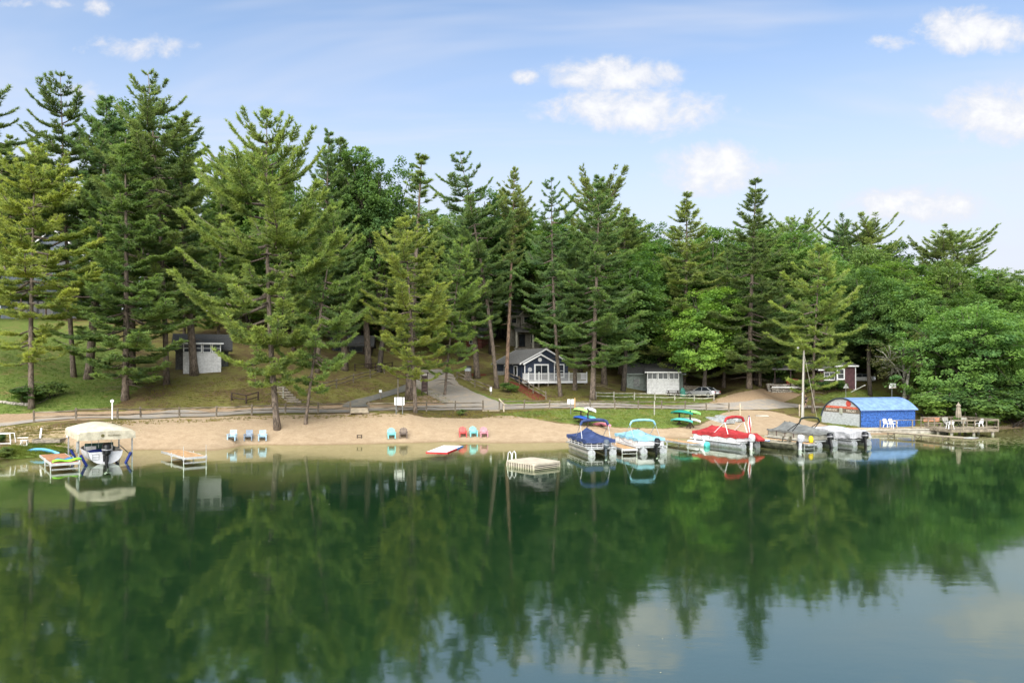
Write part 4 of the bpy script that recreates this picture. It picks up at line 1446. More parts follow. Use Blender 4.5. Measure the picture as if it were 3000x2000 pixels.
def kayak(label, loc, rot, colr, L=3.0, name='kayak', flip=False, group=None):
    key = 'kayak_%d_%d_%d' % tuple(int(c * 100) for c in colr)
    m = mat(key, colr, 0.38, var=0.10, scale=2.5, dirt=(tuple(c * 0.55 for c in colr), 0.25))
    root = thing(name, label, 'kayak', loc, 0, group, rot=rot)
    rings = []
    for t in np.linspace(-1, 1, 15):
        k = (1 - abs(t) ** 2.4)
        w_ = 0.36 * max(k, 0.04) ** 0.75
        up_ = 0.10 + 0.13 * t * t
        dn = -0.17 * max(k, 0.05) ** 0.5 + 0.13 * t * t
        ring = []
        for a_ in np.linspace(0, 2 * math.pi, 12, endpoint=False):
            y = w_ * math.cos(a_)
            z = (up_ * math.sin(a_) if math.sin(a_) > 0 else -dn * math.sin(a_)) + 0.06 * t * t
            ring.append(Vector((t * L / 2, y, z)))
        rings.append(ring)
    MB().loft(rings).build('hull', m, root, smooth=True)
    cp = MB()
    for k in range(16):
        a0, a1 = 2 * math.pi * k / 16, 2 * math.pi * (k + 1) / 16
        cp.bar((0.42 * math.cos(a0) - 0.1, 0.22 * math.sin(a0), 0.105), (0.42 * math.cos(a1) - 0.1, 0.22 * math.sin(a1), 0.105), 0.035, 0.03)
    cp.build('cockpit_rim', M_BLACK, root)
    MB().lathe([(0.01, 0), (0.21, 0)], 14, (-0.1, 0, 0.1)).build('cockpit', M_BLACK, root)
    return root


p = hit(127, 1327)
kayak('sky blue kayak lying on the grass at the shore end of the red-brown dock', p + Vector((0, 0, 0.16)), (R(150), R(2), R(-8)), (0.16, 0.50, 0.78), 2.9)

# ------------------------------------------------------------------ kayak racks
def rack(label, base, rz, lev=(0.55, 1.35)):
    root = thing('kayak_rack', label, 'rack', base, rz)
    for x in (-0.75, 0.75):
        zb = -0.2
        MB().box(x, 0, 0.75, 0.11, 0.11, 1.9).build('post', M_DARKWOOD, root)
        for l_ in lev:
            MB().box(x, 0, l_, 0.09, 1.75, 0.09).build('arm', M_DARKWOOD, root)
        for s in (-1, 1):
            MB().bar((x, s * 0.55, -0.05), (x, s * 0.05, 0.45), 0.08).build('brace', M_DARKWOOD, root)
    return root


def on_rack(base, rz, side, lev, colr, label, tilt=0.0, L=3.0, slide=0.0):
    o = Matrix.Rotation(rz, 4, 'Z') @ Vector((slide, side * 0.48, lev + 0.20))
    kayak(label, Vector(base) + o, (R(176), tilt, rz), colr, L)


RZ1 = R(112)
b1 = hit(1712, 1243)
rack('dark wooden kayak rack behind the dark blue pontoon boat', b1, RZ1)
on_rack(b1, RZ1, 1, 1.35, (0.42, 0.78, 0.22), 'pale lime kayak on the upper arm of the rack behind the dark blue boat')
on_rack(b1, RZ1, -1, 1.35, (0.82, 0.82, 0.80), 'white kayak on the upper arm beside the lime one')
on_rack(b1, RZ1, 1, 0.55, (0.03, 0.10, 0.42), 'royal blue kayak on the lower arm of the rack')
on_rack(b1, RZ1, -1, 0.55, (0.16, 0.55, 0.50), 'turquoise kayak on the lower arm beside the royal blue one')
q = hit(1762, 1252)
kayak('pink kayak lying tipped on the sand below the rack', q + Vector((0, 0, 0.3)), (R(215), R(4), R(125)), (0.55, 0.20, 0.27), 3.0)
b2 = hit(2006, 1249)
RZ2 = R(124)
rack('dark wooden kayak rack on the grass behind the red pontoon boat', b2, RZ2)
on_rack(b2, RZ2, 1, 1.35, (0.02, 0.26, 0.20), 'dark green kayak on the upper arm of the rack behind the red boat')
on_rack(b2, RZ2, -1, 1.35, (0.28, 0.72, 0.20), 'lime green kayak on the upper arm beside the dark green one', slide=-0.2)
on_rack(b2, RZ2, 1, 0.55, (0.10, 0.50, 0.46), 'teal kayak on the lower arm of the rack on the grass')
on_rack(b2, RZ2, -1, 0.55, (0.70, 0.68, 0.62), 'off-white kayak on the lower arm beside the teal one', slide=-0.2)

# ------------------------------------------------------------------ raft and float mat
root = thing('swim_raft', 'cream square swim raft with a ladder floating off the beach', 'raft', (1.50, 52.1, 0), R(41))
M_CREAM = mat('cream_plastic', (0.54, 0.48, 0.37), 0.5, var=0.08, scale=2, dirt=((0.48, 0.40, 0.28), 0.3))
tp = MB()
hx, hy, rc = 1.28, 1.5, 0.16
outl = []
for (cx_, cy_, a0) in ((hx - rc, hy - rc, 0), (-hx + rc, hy - rc, 90), (-hx + rc, -hy + rc, 180), (hx - rc, -hy + rc, 270)):
    for k in range(5):
        a_ = R(a0 + 22.5 * k)
        outl.append((cx_ + rc * math.cos(a_), cy_ + rc * math.sin(a_)))
tp.prism(outl, 'xy', 0.27, 0.38)
top = tp.build('top', M_CREAM, root)
for sx in (-1, 1):
    for sy in (-1, 1):
        MB().lathe([(0.05, 0.0), (0.05, 0.012)], 8, (sx * (hx - 0.14), sy * (hy - 0.14), 0.38)).build('corner_bolt', M_BLACK, top)
MB().box(0, 0, 0.05, 2.2, 2.6, 0.42).build('float_block', M_BLACK, root)
for k in range(12):
    MB().box(-1.24, -1.38 + k * 0.25, 0.09, 0.10, 0.10, 0.35).build('rib', M_CREAM, root)
for k in range(3):
    MB().box(0, -1.44, 0.0 + k * 0.115, 2.5, 0.07, 0.05).build('side_slat', M_CREAM, root)
for k in range(12):
    MB().box(1.24, -1.38 + k * 0.25, 0.09, 0.10, 0.10, 0.35).build('rib', M_CREAM, root)
ld = MB()
for s in (0, 0.42):
    pts = [(-0.95 + s, 1.25 + 0.0, 0.43), (-0.95 + s, 1.27, 0.80), (-0.95 + s, 1.42, 0.96), (-0.95 + s, 1.6, 0.85), (-0.95 + s, 1.66, 0.4), (-0.95 + s, 1.66, -0.6)]
    MB().tube(pts, 0.028, 8).build('ladder_rail', M_VINYL, root, smooth=True)
for z in (0.1, -0.2, -0.5):
    MB().tube([(-0.95, 1.66, z), (-0.53, 1.66, z)], 0.02, 6).build('ladder_rung', M_VINYL, root)
root = thing('float_mat', 'white floating mat with red and blue edges lying in the shallows', 'float', (-5.65, 62.2, 0.0), R(79))
MB().box(0, 0, 0.045, 4.9, 1.72, 0.12).build('mat', mat('white_foam', (0.80, 0.80, 0.79), 0.6, var=0.04), root)
MB().box(-1.05, 0, 0.04, 2.95, 1.84, 0.10).build('red_edge', mat('red_foam', (0.55, 0.035, 0.04), 0.6), root)
MB().box(1.45, 0, 0.04, 2.15, 1.84, 0.10).build('blue_edge', mat('blue_foam', (0.02, 0.17, 0.48), 0.6), root)
for k in range(6):
    MB().box(-2.0 + k * 0.8, 0, 0.108, 0.03, 1.7, 0.008).build('seam', mat('seam_grey', (0.6, 0.6, 0.62), 0.6), root)

# ------------------------------------------------------------------ grassy corner on the left
p = hit(72, 1307)
root = thing('lawn_seat', 'small white plastic seat on the grass near the sky blue kayak', 'seat', p, R(15))
MB().box(0, 0, 0.42, 0.48, 0.42, 0.05).build('seat', M_PLASTIC_W, root)
MB().bar((-0.55, 0.15, 0.62), (0.2, 0.2, 0.62), 0.06, 0.05).build('back_bar', M_PLASTIC_W, root)
for s in (-1, 1):
    MB().bar((s * 0.16, -0.1, 0.42), (s * 0.25, -0.22, 0.0), 0.05).build('leg', M_PLASTIC_W, root)
    MB().bar((s * 0.16, 0.1, 0.42), (s * 0.25, 0.28, 0.0), 0.05).build('leg', M_PLASTIC_W, root)
MB().bar((-0.25, -0.22, 0.03), (0.25, -0.22, 0.03), 0.05).build('foot_bar', M_PLASTIC_W, root)
p = hit(145, 1300)
root = thing('horseshoe_pit', 'brown timber box with two white posts on the sandy grass', 'game pit', p, R(8))
for s in (-1, 1):
    MB().bar((s * 1.0, 0.55, -0.1), (s * 1.06, 1.0, 1.05), 0.12, 0.12).build('post', M_WHITE, root)
for y in (-0.55, 0.55):
    MB().box(0, y, 0.14, 2.1, 0.08, 0.3).build('side_board', M_WOOD_G, root)
for s in (-1, 1):
    MB().box(s * 1.02, 0, 0.14, 0.08, 1.1, 0.3).build('end_board', M_WOOD_G, root)
p = hit(8, 1304)
root = thing('garden_table', 'white metal frame table with a potted plant on the grass', 'table', p, R(6))
for y in (-0.3, 0.3):
    MB().bar((-0.9, y, 0.86), (0.75, y, 0.86), 0.06).build('top_bar', M_WHITE, root)
for s in (-0.85, 0.7):
    MB().bar((s, -0.3, 0.86), (s + 0.1, -0.36, 0.0), 0.06).build('leg', M_WHITE, root)
    MB().bar((s, 0.3, 0.86), (s + 0.1, 0.36, 0.0), 0.06).build('leg', M_WHITE, root)
MB().bar((-0.8, -0.34, 0.08), (0.8, -0.34, 0.08), 0.05).build('foot_bar', M_WHITE, root)
b = hit(4, 1302)
tree('bush', b, b.z + 0.8, 0.35, DMP, 'small potted plant under the white frame table', name='potted_plant', cat='plant')
# ------------------------------------------------------------------ boats
def fabric(name, colr, wear=0.35):
    pale = tuple(min(1, c * 1.15 + 0.06) for c in colr)
    return mat(name, colr, 0.8, var=0.12, scale=2.2, bump=0.35, bscale=6, dirt=(pale, wear), spec=0.25)


def outboard(parent, x, y, z, colr, tilt=0.0, s=1.0, cowl_c=None):
    """outboard motor: cowling, leg, bracket and propeller (lower unit reaches into the water)"""
    key = 'cowl_%d_%d_%d' % tuple(int(c * 100) for c in colr)
    m = mat(key, colr, 0.3, var=0.08)
    M = Matrix.Translation((x, y, z)) @ Matrix.Rotation(tilt, 4, 'Y') @ Matrix.Scale(s, 4)
    rings = []
    for zz_, rx, ry, ox in ((0.0, 0.17, 0.13, 0), (0.08, 0.25, 0.18, -0.02), (0.3, 0.28, 0.2, -0.03), (0.48, 0.25, 0.18, -0.02), (0.56, 0.15, 0.11, 0.02)):
        rings.append([M @ Vector((ox + rx * math.cos(a), ry * math.sin(a), zz_)) for a in np.linspace(0, 2 * math.pi, 14, endpoint=False)])
    cw = MB().loft(rings).build('motor_cowling', m, parent, smooth=True)
    st = MB()
    st.loft([[M @ Vector((-0.02 + 0.262 * 1.09 * math.cos(a), 0.2 * 1.04 * math.sin(a), zz_)) for a in np.linspace(0, 2 * math.pi, 14, endpoint=False)] for zz_ in (0.24, 0.30)], cap=False)
    st.build('cowling_stripe', mat('cowl_stripe', (0.4, 0.4, 0.42), 0.3), cw)
    lg = MB()
    lg.loft([[M @ Vector((0.02 + rx * math.cos(a), ry * math.sin(a), zz_)) for a in np.linspace(0, 2 * math.pi, 10, endpoint=False)] for zz_, rx, ry in ((0.02, 0.14, 0.09), (-0.35, 0.12, 0.07), (-0.7, 0.15, 0.045), (-0.95, 0.12, 0.03))])
    lg.ball((0, 0, 0), (0.24, 0.06, 0.06), 10, 6, M @ Matrix.Translation((-0.06, 0, -0.75)))
    lg.box(0, 0, 0, 0.34, 0.26, 0.02, M @ Matrix.Translation((-0.05, 0, -0.55)))
    lg.build('motor_leg', m, parent, smooth=True)
    MB().box(0, 0, 0, 0.16, 0.24, 0.34, M @ Matrix.Translation((0.2, 0, -0.14))).build('motor_bracket', M_BLACK, parent)
    pr = MB()
    for k in range(3):
        a = 2 * math.pi * k / 3
        pr.box(0, 0, 0.1, 0.025, 0.09, 0.14, M @ Matrix.Translation((-0.30, 0, -0.75)) @ Matrix.Rotation(a, 4, 'X') @ Matrix.Rotation(0.5, 4, 'Z'))
    pr.build('propeller', M_ALU_D, parent)


def boarding_ladder(parent, x, y, z0, m=None):
    for s in (-0.17, 0.17):
        MB().tube([(x, y + s, z0 - 0.75), (x, y + s, z0 + 0.25), (x + 0.22, y + s, z0 + 0.42), (x + 0.42, y + s, z0 + 0.3)], 0.018, 6).build('ladder_rail', m or M_ALU, parent)
    for k in range(4):
        MB().tube([(x, y - 0.17, z0 - 0.65 + 0.24 * k), (x, y + 0.17, z0 - 0.65 + 0.24 * k)], 0.016, 6).build('ladder_rung', m or M_ALU, parent)


def pontoon(label, stern, heading, L, cover, panel, opts):
    """pontoon boat: local x from stern (0) to bow (L), z from the waterline"""
    B = opts.get('beam', 2.4)
    root = thing('pontoon_boat', label, 'boat', (stern.x, stern.y, 0), heading)
    seed = opts.get('seed', 1)
    rr = random.Random(seed)
    tubem = opts.get('tube', M_ALU)
    for s in (-1, 1):
        pts = [(-0.12, s * (B / 2 - 0.34), 0.16)] + [(x, s * (B / 2 - 0.34), 0.16) for x in (0.3, L * 0.5, L - 0.9)] + [(L - 0.35, s * (B / 2 - 0.34), 0.22), (L + 0.02, s * (B / 2 - 0.34), 0.36)]
        MB().tube(pts, [0.31, 0.315, 0.315, 0.31, 0.22, 0.05], 18).build('pontoon', tubem, root, smooth=True)
    MB().box(L / 2, 0, 0.50, L - 0.1, B, 0.07).build('deck', opts.get('deck', M_ALU_D), root)
    for k in range(5):
        MB().box(0.5 + k * (L - 1) / 4, 0, 0.43, 0.08, B - 0.4, 0.07).build('cross_beam', M_ALU_D, root)
    for s in (-1, 1):
        MB().box(L / 2, s * (B / 2 + 0.012), 0.50, L - 0.04, 0.035, 0.10).build('deck_trim', opts.get('trim', M_ALU), root)
    x0, x1, hb = 0.45, L - 0.45, B / 2 - 0.05
    zt = 1.12
    if opts.get('rails'):
        for (a, b) in (((x0, -hb), (x1, -hb)), ((x0, hb), (x1, hb)), ((x0, -hb), (x0, hb)), ((x1, -hb), (x1, hb))):
            for z in (0.60, 0.76, 0.92, zt):
                MB().bar((a[0], a[1], z), (b[0], b[1], z), 0.035).build('rail', M_VINYL, root)
            n = 5
            for k in range(n + 1):
                t = k / n
                MB().box(a[0] + (b[0] - a[0]) * t, a[1] + (b[1] - a[1]) * t, 0.83, 0.035, 0.035, 0.6).build('rail_post', M_VINYL, root)
        MB().box((x0 + x1) / 2, 0, 0.76, x1 - x0 - 0.35, 2 * hb - 0.35, 0.5).build('seating', mat('dark_seating', (0.10, 0.10, 0.11), 0.7), root)
    else:
        for (cx_, cy_, sx_, sy_) in (((x0 + x1) / 2, -hb, x1 - x0, 0.04), ((x0 + x1) / 2, hb, x1 - x0, 0.04), (x0, 0, 0.04, 2 * hb - 0.05), (x1, 0, 0.04, 2 * hb - 0.05)):
            MB().box(cx_, cy_, 0.86, sx_, sy_, 0.56).build('side_panel', panel, root)
        for s in (-1, 1):
            MB().bar((x0, s * (hb + 0.025), zt), (x1, s * (hb + 0.025), zt), 0.05).build('rail', opts.get('trim', M_ALU), root)
            MB().bar((x0, s * (hb + 0.03), 0.6), (x1, s * (hb + 0.03), 0.6), 0.045).build('rail', opts.get('trim', M_ALU), root)
            for k in range(6):
                MB().box(x0 + (x1 - x0) * k / 5, s * (hb + 0.03), 0.86, 0.045, 0.045, 0.56).build('rail_post', opts.get('post', M_ALU), root)
            if opts.get('swoosh'):
                sw = MB()
                for k in range(14):
                    t0, t1 = k / 14, (k + 1) / 14
                    f = lambda t: (x0 + 0.4 + (x1 - x0 - 0.9) * t, s * (hb + 0.026), 0.72 + 0.34 * t - 0.22 * math.sin(t * 3.1))
                    sw.bar(f(t0), f(t1), 0.006, 0.03 + 0.07 * math.sin(3.14 * t0) ** 2, up=(0, 1, 0))
                sw.build('side_stripe', mat(opts['swoosh'][0], opts['swoosh'][1], 0.4), root)
    # fitted cover: skirt, shoulders and a ridge lifted on support poles
    if cover is not None:
        cs = []
        peaks = opts.get('peaks', [(0.0, 1.28), (0.3, 1.48), (0.52, 1.95), (0.8, 1.45), (1.0, 1.26)])
        nx_ = 22
        skirt = opts.get('skirt', 0.93)
        for i in range(nx_):
            t = i / (nx_ - 1)
            x = x0 - 0.12 + (x1 - x0 + 0.24) * t
            rz_ = np.interp(t, [p_[0] for p_ in peaks], [p_[1] for p_ in peaks])
            endf = min(1.0, 6 * t, 6 * (1 - t))
            ring = []
            for q in np.linspace(-1, 1, 15):
                wv = 0.025 * math.sin(i * 1.9 + q * 7 + seed) + rr.uniform(-0.012, 0.012)
                if abs(q) > 0.86:
                    u_ = (abs(q) - 0.86) / 0.14
                    y = (hb + 0.10) * (1 if q > 0 else -1)
                    z = 1.18 - u_ * (1.18 - skirt) + (0.05 * math.sin(i * 1.1 + seed) if u_ > 0.5 else 0)
                    y += wv
                else:
                    u_ = abs(q) / 0.86
                    y = (hb + 0.09) * q / 0.86
                    sag = 0.10 * math.sin(math.pi * u_) + wv
                    z = rz_ + (1.20 - rz_) * u_ ** 1.15 - sag * (0.4 if rz_ < 1.4 else 1.0)
                ring.append(Vector((x, y, z)))
            cs.append(ring)
        cvm = MB().loft(cs, cap=False, closed=False)
        # end skirts
        for ring, dx in ((cs[0], -0.03), (cs[-1], 0.03)):
            inner = ring[1:-1]
            low = [Vector((p_.x + dx, p_.y, skirt + 0.03 * math.sin(k_ * 1.3))) for k_, p_ in enumerate(inner)]
            cvm.loft([inner, low], cap=False, closed=False)
        cv = cvm.build('cover', cover, root, smooth=True)
        for (tx, tz) in peaks[1:-1]:
            MB().lathe([(0.05, 0), (0.045, 0.05), (0.01, 0.07)], 8, (x0 + (x1 - x0) * tx, 0, tz - 0.01)).build('pole_cap', M_BLACK, cv)
    bim = opts.get('bimini')
    if bim is not None:
        bx, bz, bm_, arm = bim['x'], bim.get('z', 2.5), bim['mat'], bim.get('arm', M_ALU)
        yy = hb + 0.02
        pts = []
        for t in np.linspace(-1, 1, 15):
            pts.append((bx + bim.get('bow', 0.0) * (1 - t * t), yy * t, bz + 0.16 * (1 - abs(t) ** 2.5) - 0.26 * max(0, abs(t) - 0.85) / 0.15))
        rad = [bim.get('r', 0.12) * (0.8 + 0.25 * (1 - abs(t) ** 4) + 0.06 * math.sin(t * 11)) for t in np.linspace(-1, 1, 15)]
        MB().tube(pts, rad, 10).build('bimini_boot', bm_, root, smooth=True)
        for s in (-1, 1):
            MB().tube([(bx, s * yy, bz - 0.25), (bx + bim.get('f', 1.2), s * (hb + 0.03), 1.15)], bim.get('tr', 0.022), 6).build('bimini_pole', arm, root)
            MB().tube([(bx, s * yy, bz - 0.25), (bx + bim.get('b', 0.1), s * (hb + 0.03), 1.15)], bim.get('tr', 0.022), 6).build('bimini_pole', arm, root)
    if opts.get('motor') is not None:
        mc, my, mt = opts['motor']
        outboard(root, -0.32, my, 0.62, mc, mt, 1.15)
    if opts.get('ladder') is not None:
        boarding_ladder(root, -0.05, opts['ladder'], 0.55)
    return root


M_NAVY = fabric('navy_canvas', (0.034, 0.055, 0.145), 0.5)
M_SKYC = fabric('light_blue_canvas', (0.24, 0.47, 0.58), 0.5)
M_REDC = fabric('red_canvas', (0.36, 0.030, 0.032), 0.6)
M_GREYC = fabric('grey_canvas', (0.155, 0.16, 0.15))
M_DRAPE = fabric('silver_grey_cover', (0.42, 0.42, 0.43), 0.3)

# dark blue boat
H1 = R(102)
s1 = Vector((7.15, 58.4, 0))
pontoon('pontoon boat with a dark blue tented cover and open white rails', s1, H1, 6.0, M_NAVY, None,
        dict(rails=True, beam=2.45, seed=3, trim=M_ALU, bimini=dict(x=1.9, z=2.52, mat=M_NAVY, f=1.3, b=-0.5, r=0.13), motor=((0.10, 0.12, 0.14), -0.25, -0.12), ladder=-1.0, peaks=[(0, 1.30), (0.18, 1.42), (0.42, 1.74), (0.66, 1.90), (0.86, 1.5), (1.0, 1.3)]))
# light blue boat
s2 = Vector((11.45, 59.6, 0))
pontoon('pontoon boat with a pale turquoise-blue cover and white side panels', s2, R(103), 5.8, M_SKYC, M_VINYL,
        dict(beam=2.35, seed=8, trim=M_VINYL, swoosh=('dark_swoosh', (0.12, 0.12, 0.16)), bimini=dict(x=2.1, z=2.42, mat=M_SKYC, f=1.2, b=-0.9, r=0.085), motor=((0.012, 0.012, 0.014), -0.2, -0.1), ladder=-1.0, skirt=0.98, peaks=[(0, 1.3), (0.2, 1.42), (0.5, 1.72), (0.75, 1.55), (1.0, 1.3)]))
# red boat
H3 = R(120)
s3 = Vector((20.45, 63.1, 0))
rb = pontoon('pontoon boat with a red tented cover and white panels', s3, H3, 6.0, M_REDC, M_VINYL,
             dict(beam=2.4, seed=5, trim=M_WHITE, swoosh=('brown_swoosh', (0.16, 0.12, 0.10)), bimini=dict(x=1.75, z=2.46, mat=M_REDC, f=1.3, b=-0.4, r=0.13, tr=0.03, arm=M_VINYL), motor=((0.62, 0.62, 0.63), 0.15, -0.05), ladder=-0.95, skirt=0.88,
                  peaks=[(0, 1.24), (0.2, 1.45), (0.38, 1.52), (0.55, 1.66), (0.78, 1.72), (0.92, 1.4), (1.0, 1.28)]))
MB().prism([(0.0, 0.62), (0.0, 1.16), (-0.9, 0.66), (-0.85, 0.52)], 'xz', -1.2, -0.45).build('stern_flap', M_REDC, rb).location = (0.30, 0, 0.1)
# furled flag hanging from a staff on the red boat
o3 = Vector((math.cos(H3), math.sin(H3), 0))
p3 = Vector((-o3.y, o3.x, 0))
q = s3 + o3 * 1.2 - p3 * 1.28
root = thing('flag', 'furled red and white striped flag with blue top hanging from the red boat', 'flag', (q.x, q.y, 1.0), H3)
MB().tube([(0, 0, 0.0), (0, 0, 1.75)], 0.018, 6).build('staff', M_VINYL, root)
for k in range(5):
    a = 2 * math.pi * k / 5
    MB().tube([(0.04 * math.cos(a), 0.04 * math.sin(a), 1.62), (0.11 * math.cos(a), 0.11 * math.sin(a), 1.1), (0.09 * math.cos(a + 0.7), 0.09 * math.sin(a + 0.7), 0.55), (0.06 * math.cos(a + 1), 0.06 * math.sin(a + 1), 0.2)], [0.03, 0.055, 0.05, 0.02], 6).build(
        'stripe', mat('flag_red', (0.5, 0.02, 0.03), 0.8) if k % 2 == 0 else M_PLASTIC_W, root, smooth=True)
MB().tube([(0.02, 0, 1.72), (0.06, -0.02, 1.5), (0.05, -0.03, 1.22)], [0.05, 0.11, 0.09], 7).build('canton', mat('flag_blue', (0.012, 0.02, 0.10), 0.8), root, smooth=True)
# long white fender tube floating at the red boat's side
q = s3 + o3 * 3.9 + p3 * 2.15
root = thing('float_tube', 'long white cylinder float with turquoise end beside the red pontoon boat', 'float', (q.x, q.y, 0.16), H3 + R(2))
MB().tube([(-1.0, 0, 0), (-0.85, 0, 0), (1.15, 0, 0), (1.3, 0, 0), (1.36, 0, 0)], [0.26, 0.29, 0.29, 0.22, 0.1], 16).build('tube', M_PLASTIC_W, root, smooth=True)
MB().tube([(-1.14, 0, 0), (-1.08, 0, 0), (-0.86, 0, 0)], [0.2, 0.285, 0.297], 16).build('end_cap', mat('turquoise_vinyl', (0.10, 0.55, 0.50), 0.5), root, smooth=True)
for x in (-0.55, 0.5):
    MB().tube([(x, -0.05, 0.25), (x, -0.12, 0.55), (x, -0.3, 0.6)], 0.06, 8).build('strap', M_PLASTIC_W, root)
# grey-topped tan boat
s4 = Vector((27.6, 64.4, 0))
M_TANP = mat('tan_grey_panel', (0.30, 0.29, 0.235), 0.55, var=0.12)
M_MAROON = mat('maroon_frame', (0.075, 0.02, 0.022), 0.5)
pontoon('pontoon boat with a grey tented cover, dark arch bar and tan panels', s4, R(114), 6.2, M_GREYC, M_TANP,
        dict(beam=2.5, seed=9, trim=mat('cream_trim', (0.55, 0.52, 0.43), 0.5), post=M_MAROON, bimini=dict(x=1.9, z=2.30, mat=fabric('black_green_canvas', (0.018, 0.024, 0.019)), f=1.55, b=0.9, r=0.085, tr=0.035, arm=M_BLACK, bow=0.15), motor=((0.012, 0.013, 0.014), -0.1, 0.15), ladder=-1.05, skirt=1.04,
             peaks=[(0, 1.28), (0.22, 1.62), (0.5, 1.80), (0.72, 1.92), (0.84, 1.9), (1.0, 1.2)]))
# covered grey boat
s5 = Vector((31.2, 65.6, 0))
H5 = R(114)
pontoon('low pontoon boat fully draped in a wrinkled silver-grey cover', s5, H5, 6.0, None, M_DRAPE, dict(beam=2.45, seed=12, motor=((0.012, 0.012, 0.013), -0.15, 0.1)))
gb = [o for o in col.objects if o.name.startswith('pontoon_boat')][-1]
rings = []
rr_ = random.Random(4)
for i in range(26):
    t = i / 25
    x = 0.05 + 5.8 * t
    top = np.interp(t, [0, 0.1, 0.35, 0.55, 0.8, 1.0], [1.15, 1.30, 1.28, 1.45, 1.25, 1.1])
    ring = []
    for q in np.linspace(-1, 1, 23):
        fold = 0.06 * math.sin(i * 0.9 + abs(q) * 9) + 0.05 * math.sin(i * 2.3 + q * 4)
        if abs(q) > 0.6:
            u_ = (abs(q) - 0.6) / 0.4
            y = (1.26 + fold * (0.3 + u_)) * (1 if q > 0 else -1)
            z = top - 0.06 - u_ * (top - 0.06 - 0.62 - 0.08 * math.sin(i * 0.7))
        else:
            y = 1.26 * q / 0.6
            z = top + 0.08 * (1 - (q / 0.6) ** 2) + fold * 0.5 - 0.05 * abs(q)
        ring.append(Vector((x, y, z)))
    rings.append(ring)
m_ = MB().loft(rings, cap=False, closed=False)
m_.loft([rings[0], [Vector((p_.x - 0.05 + 0.04 * math.sin(k_ * 1.7), p_.y * 1.02, 0.66 + 0.05 * math.sin(k_ * 1.1))) for k_, p_ in enumerate(rings[0])]], cap=False, closed=False)
m_.build('draped_cover', M_DRAPE, gb, smooth=True)

# ------------------------------------------------------------------ open boats
def open_hull(L, B, D, sheer=0.18, vee=0.5, n=13, bow_w=0.02):
    """list of (x, half beam, keel z, gunwale z): stern at 0, bow at L"""
    st = []
    for i in range(n):
        t = i / (n - 1)
        w_ = B / 2 * (1 - max(0, t - 0.45) ** 2.1 / 0.55 ** 2.1 * (1 - bow_w)) * (0.93 + 0.07 * min(1, t * 3))
        kz = -0.14 + (D * 0.85) * max(0, (t - 0.72) / 0.28) ** 2.2
        gz = D * 0.78 + sheer * t ** 2
        st.append((L * t, max(w_, 0.02), kz, gz))
    return st


def hull_parts(root, st, m_out, m_in, gun, floor_z=0.08, transom=True):
    out, inn = [], []
    for (x, w_, kz, gz) in st:
        ring = []
        for q in np.linspace(-1, 1, 13):
            a = abs(q)
            y = w_ * (1 - (1 - a) ** 1.8) * (1 if q >= 0 else -1)
            z = kz + (gz - kz) * a ** 2.0
            ring.append(Vector((x, y, z)))
        out.append(ring)
        inn.append([Vector((p_.x, p_.y * 0.94, max(p_.z + 0.03, min(floor_z, gz - 0.03)))) for p_ in ring])
    MB().loft(out, cap=False, closed=False).build('hull', m_out, root, smooth=True)
    MB().loft(inn, cap=False, closed=False).build('inner_hull', m_in, root, smooth=True)
    if transom:
        tr = MB()
        tr.loft([out[0], [Vector((p_.x - 0.05, p_.y, p_.z)) for p_ in out[0]]], cap=False, closed=False)
        n = len(out[0])
        ring = [Vector((-0.05, p_.y, p_.z)) for p_ in out[0]]
        tr.add(ring, [tuple(range(n))])
        ring = [Vector((0.03, p_.y * 0.97, p_.z)) for p_ in out[0]]
        tr.add(ring, [tuple(range(n))])
        tr.build('transom', m_out, root)
    for s in (0, -1):
        MB().tube([r_[s] + Vector((0, 0, 0.01)) for r_ in out], 0.032, 6).build('gunwale', gun, root, smooth=True)


# camouflage fishing boat
M_CAMO = mat('camouflage_paint', (0.085, 0.085, 0.055), 0.6, var=0.35, scale=2.6, dirt=((0.20, 0.18, 0.12), 0.7))
M_CAMO2 = mat('camouflage_fabric', (0.14, 0.125, 0.085), 0.8, var=0.4, scale=9, dirt=((0.04, 0.045, 0.03), 0.7))
root = thing('fishing_boat', 'open camouflage-green fishing boat with swivel seats beside the red pontoon boat', 'boat', (24.35, 62.6, 0), R(131))
st = open_hull(4.9, 1.75, 0.62, 0.16)
hull_parts(root, st, M_CAMO, mat('boat_floor', (0.26, 0.24, 0.18), 0.8, var=0.2), mat('olive_gunwale', (0.30, 0.28, 0.20), 0.5), floor_z=0.22)
for x, y, rz in ((1.45, 0.28, 0.2), (1.0, -0.25, -0.3), (4.0, 0.05, 2.6)):
    sp = Matrix.Translation((x, y, 0)) @ Matrix.Rotation(rz, 4, 'Z')
    MB().tube([sp @ Vector((0, 0, 0.2)), sp @ Vector((0, 0, 0.55))], 0.03, 8).build('seat_post', M_ALU_D, root)
    MB().box(0, 0, 0.60, 0.42, 0.42, 0.09, sp).build('seat', M_CAMO2, root)
    rg = []
    for zz_, wv, xo in ((0.62, 0.2, -0.2), (0.8, 0.21, -0.24), (0.98, 0.18, -0.28), (1.06, 0.09, -0.29)):
        rg.append([sp @ Vector((xo + 0.05 * math.cos(a), wv * math.sin(a), zz_)) for a in np.linspace(0, 2 * math.pi, 10, endpoint=False)])
    MB().loft(rg).build('seat_back', M_CAMO2, root, smooth=True)
for x in (2.2, 3.2):
    MB().box(x, 0, 0.36, 0.3, 1.3, 0.05).build('bench', mat('boat_bench', (0.34, 0.33, 0.29), 0.6), root)
MB().box(2.75, 0.2, 0.46, 0.35, 0.5, 0.24).build('cooler', mat('blue_cooler', (0.10, 0.18, 0.40), 0.5), root)
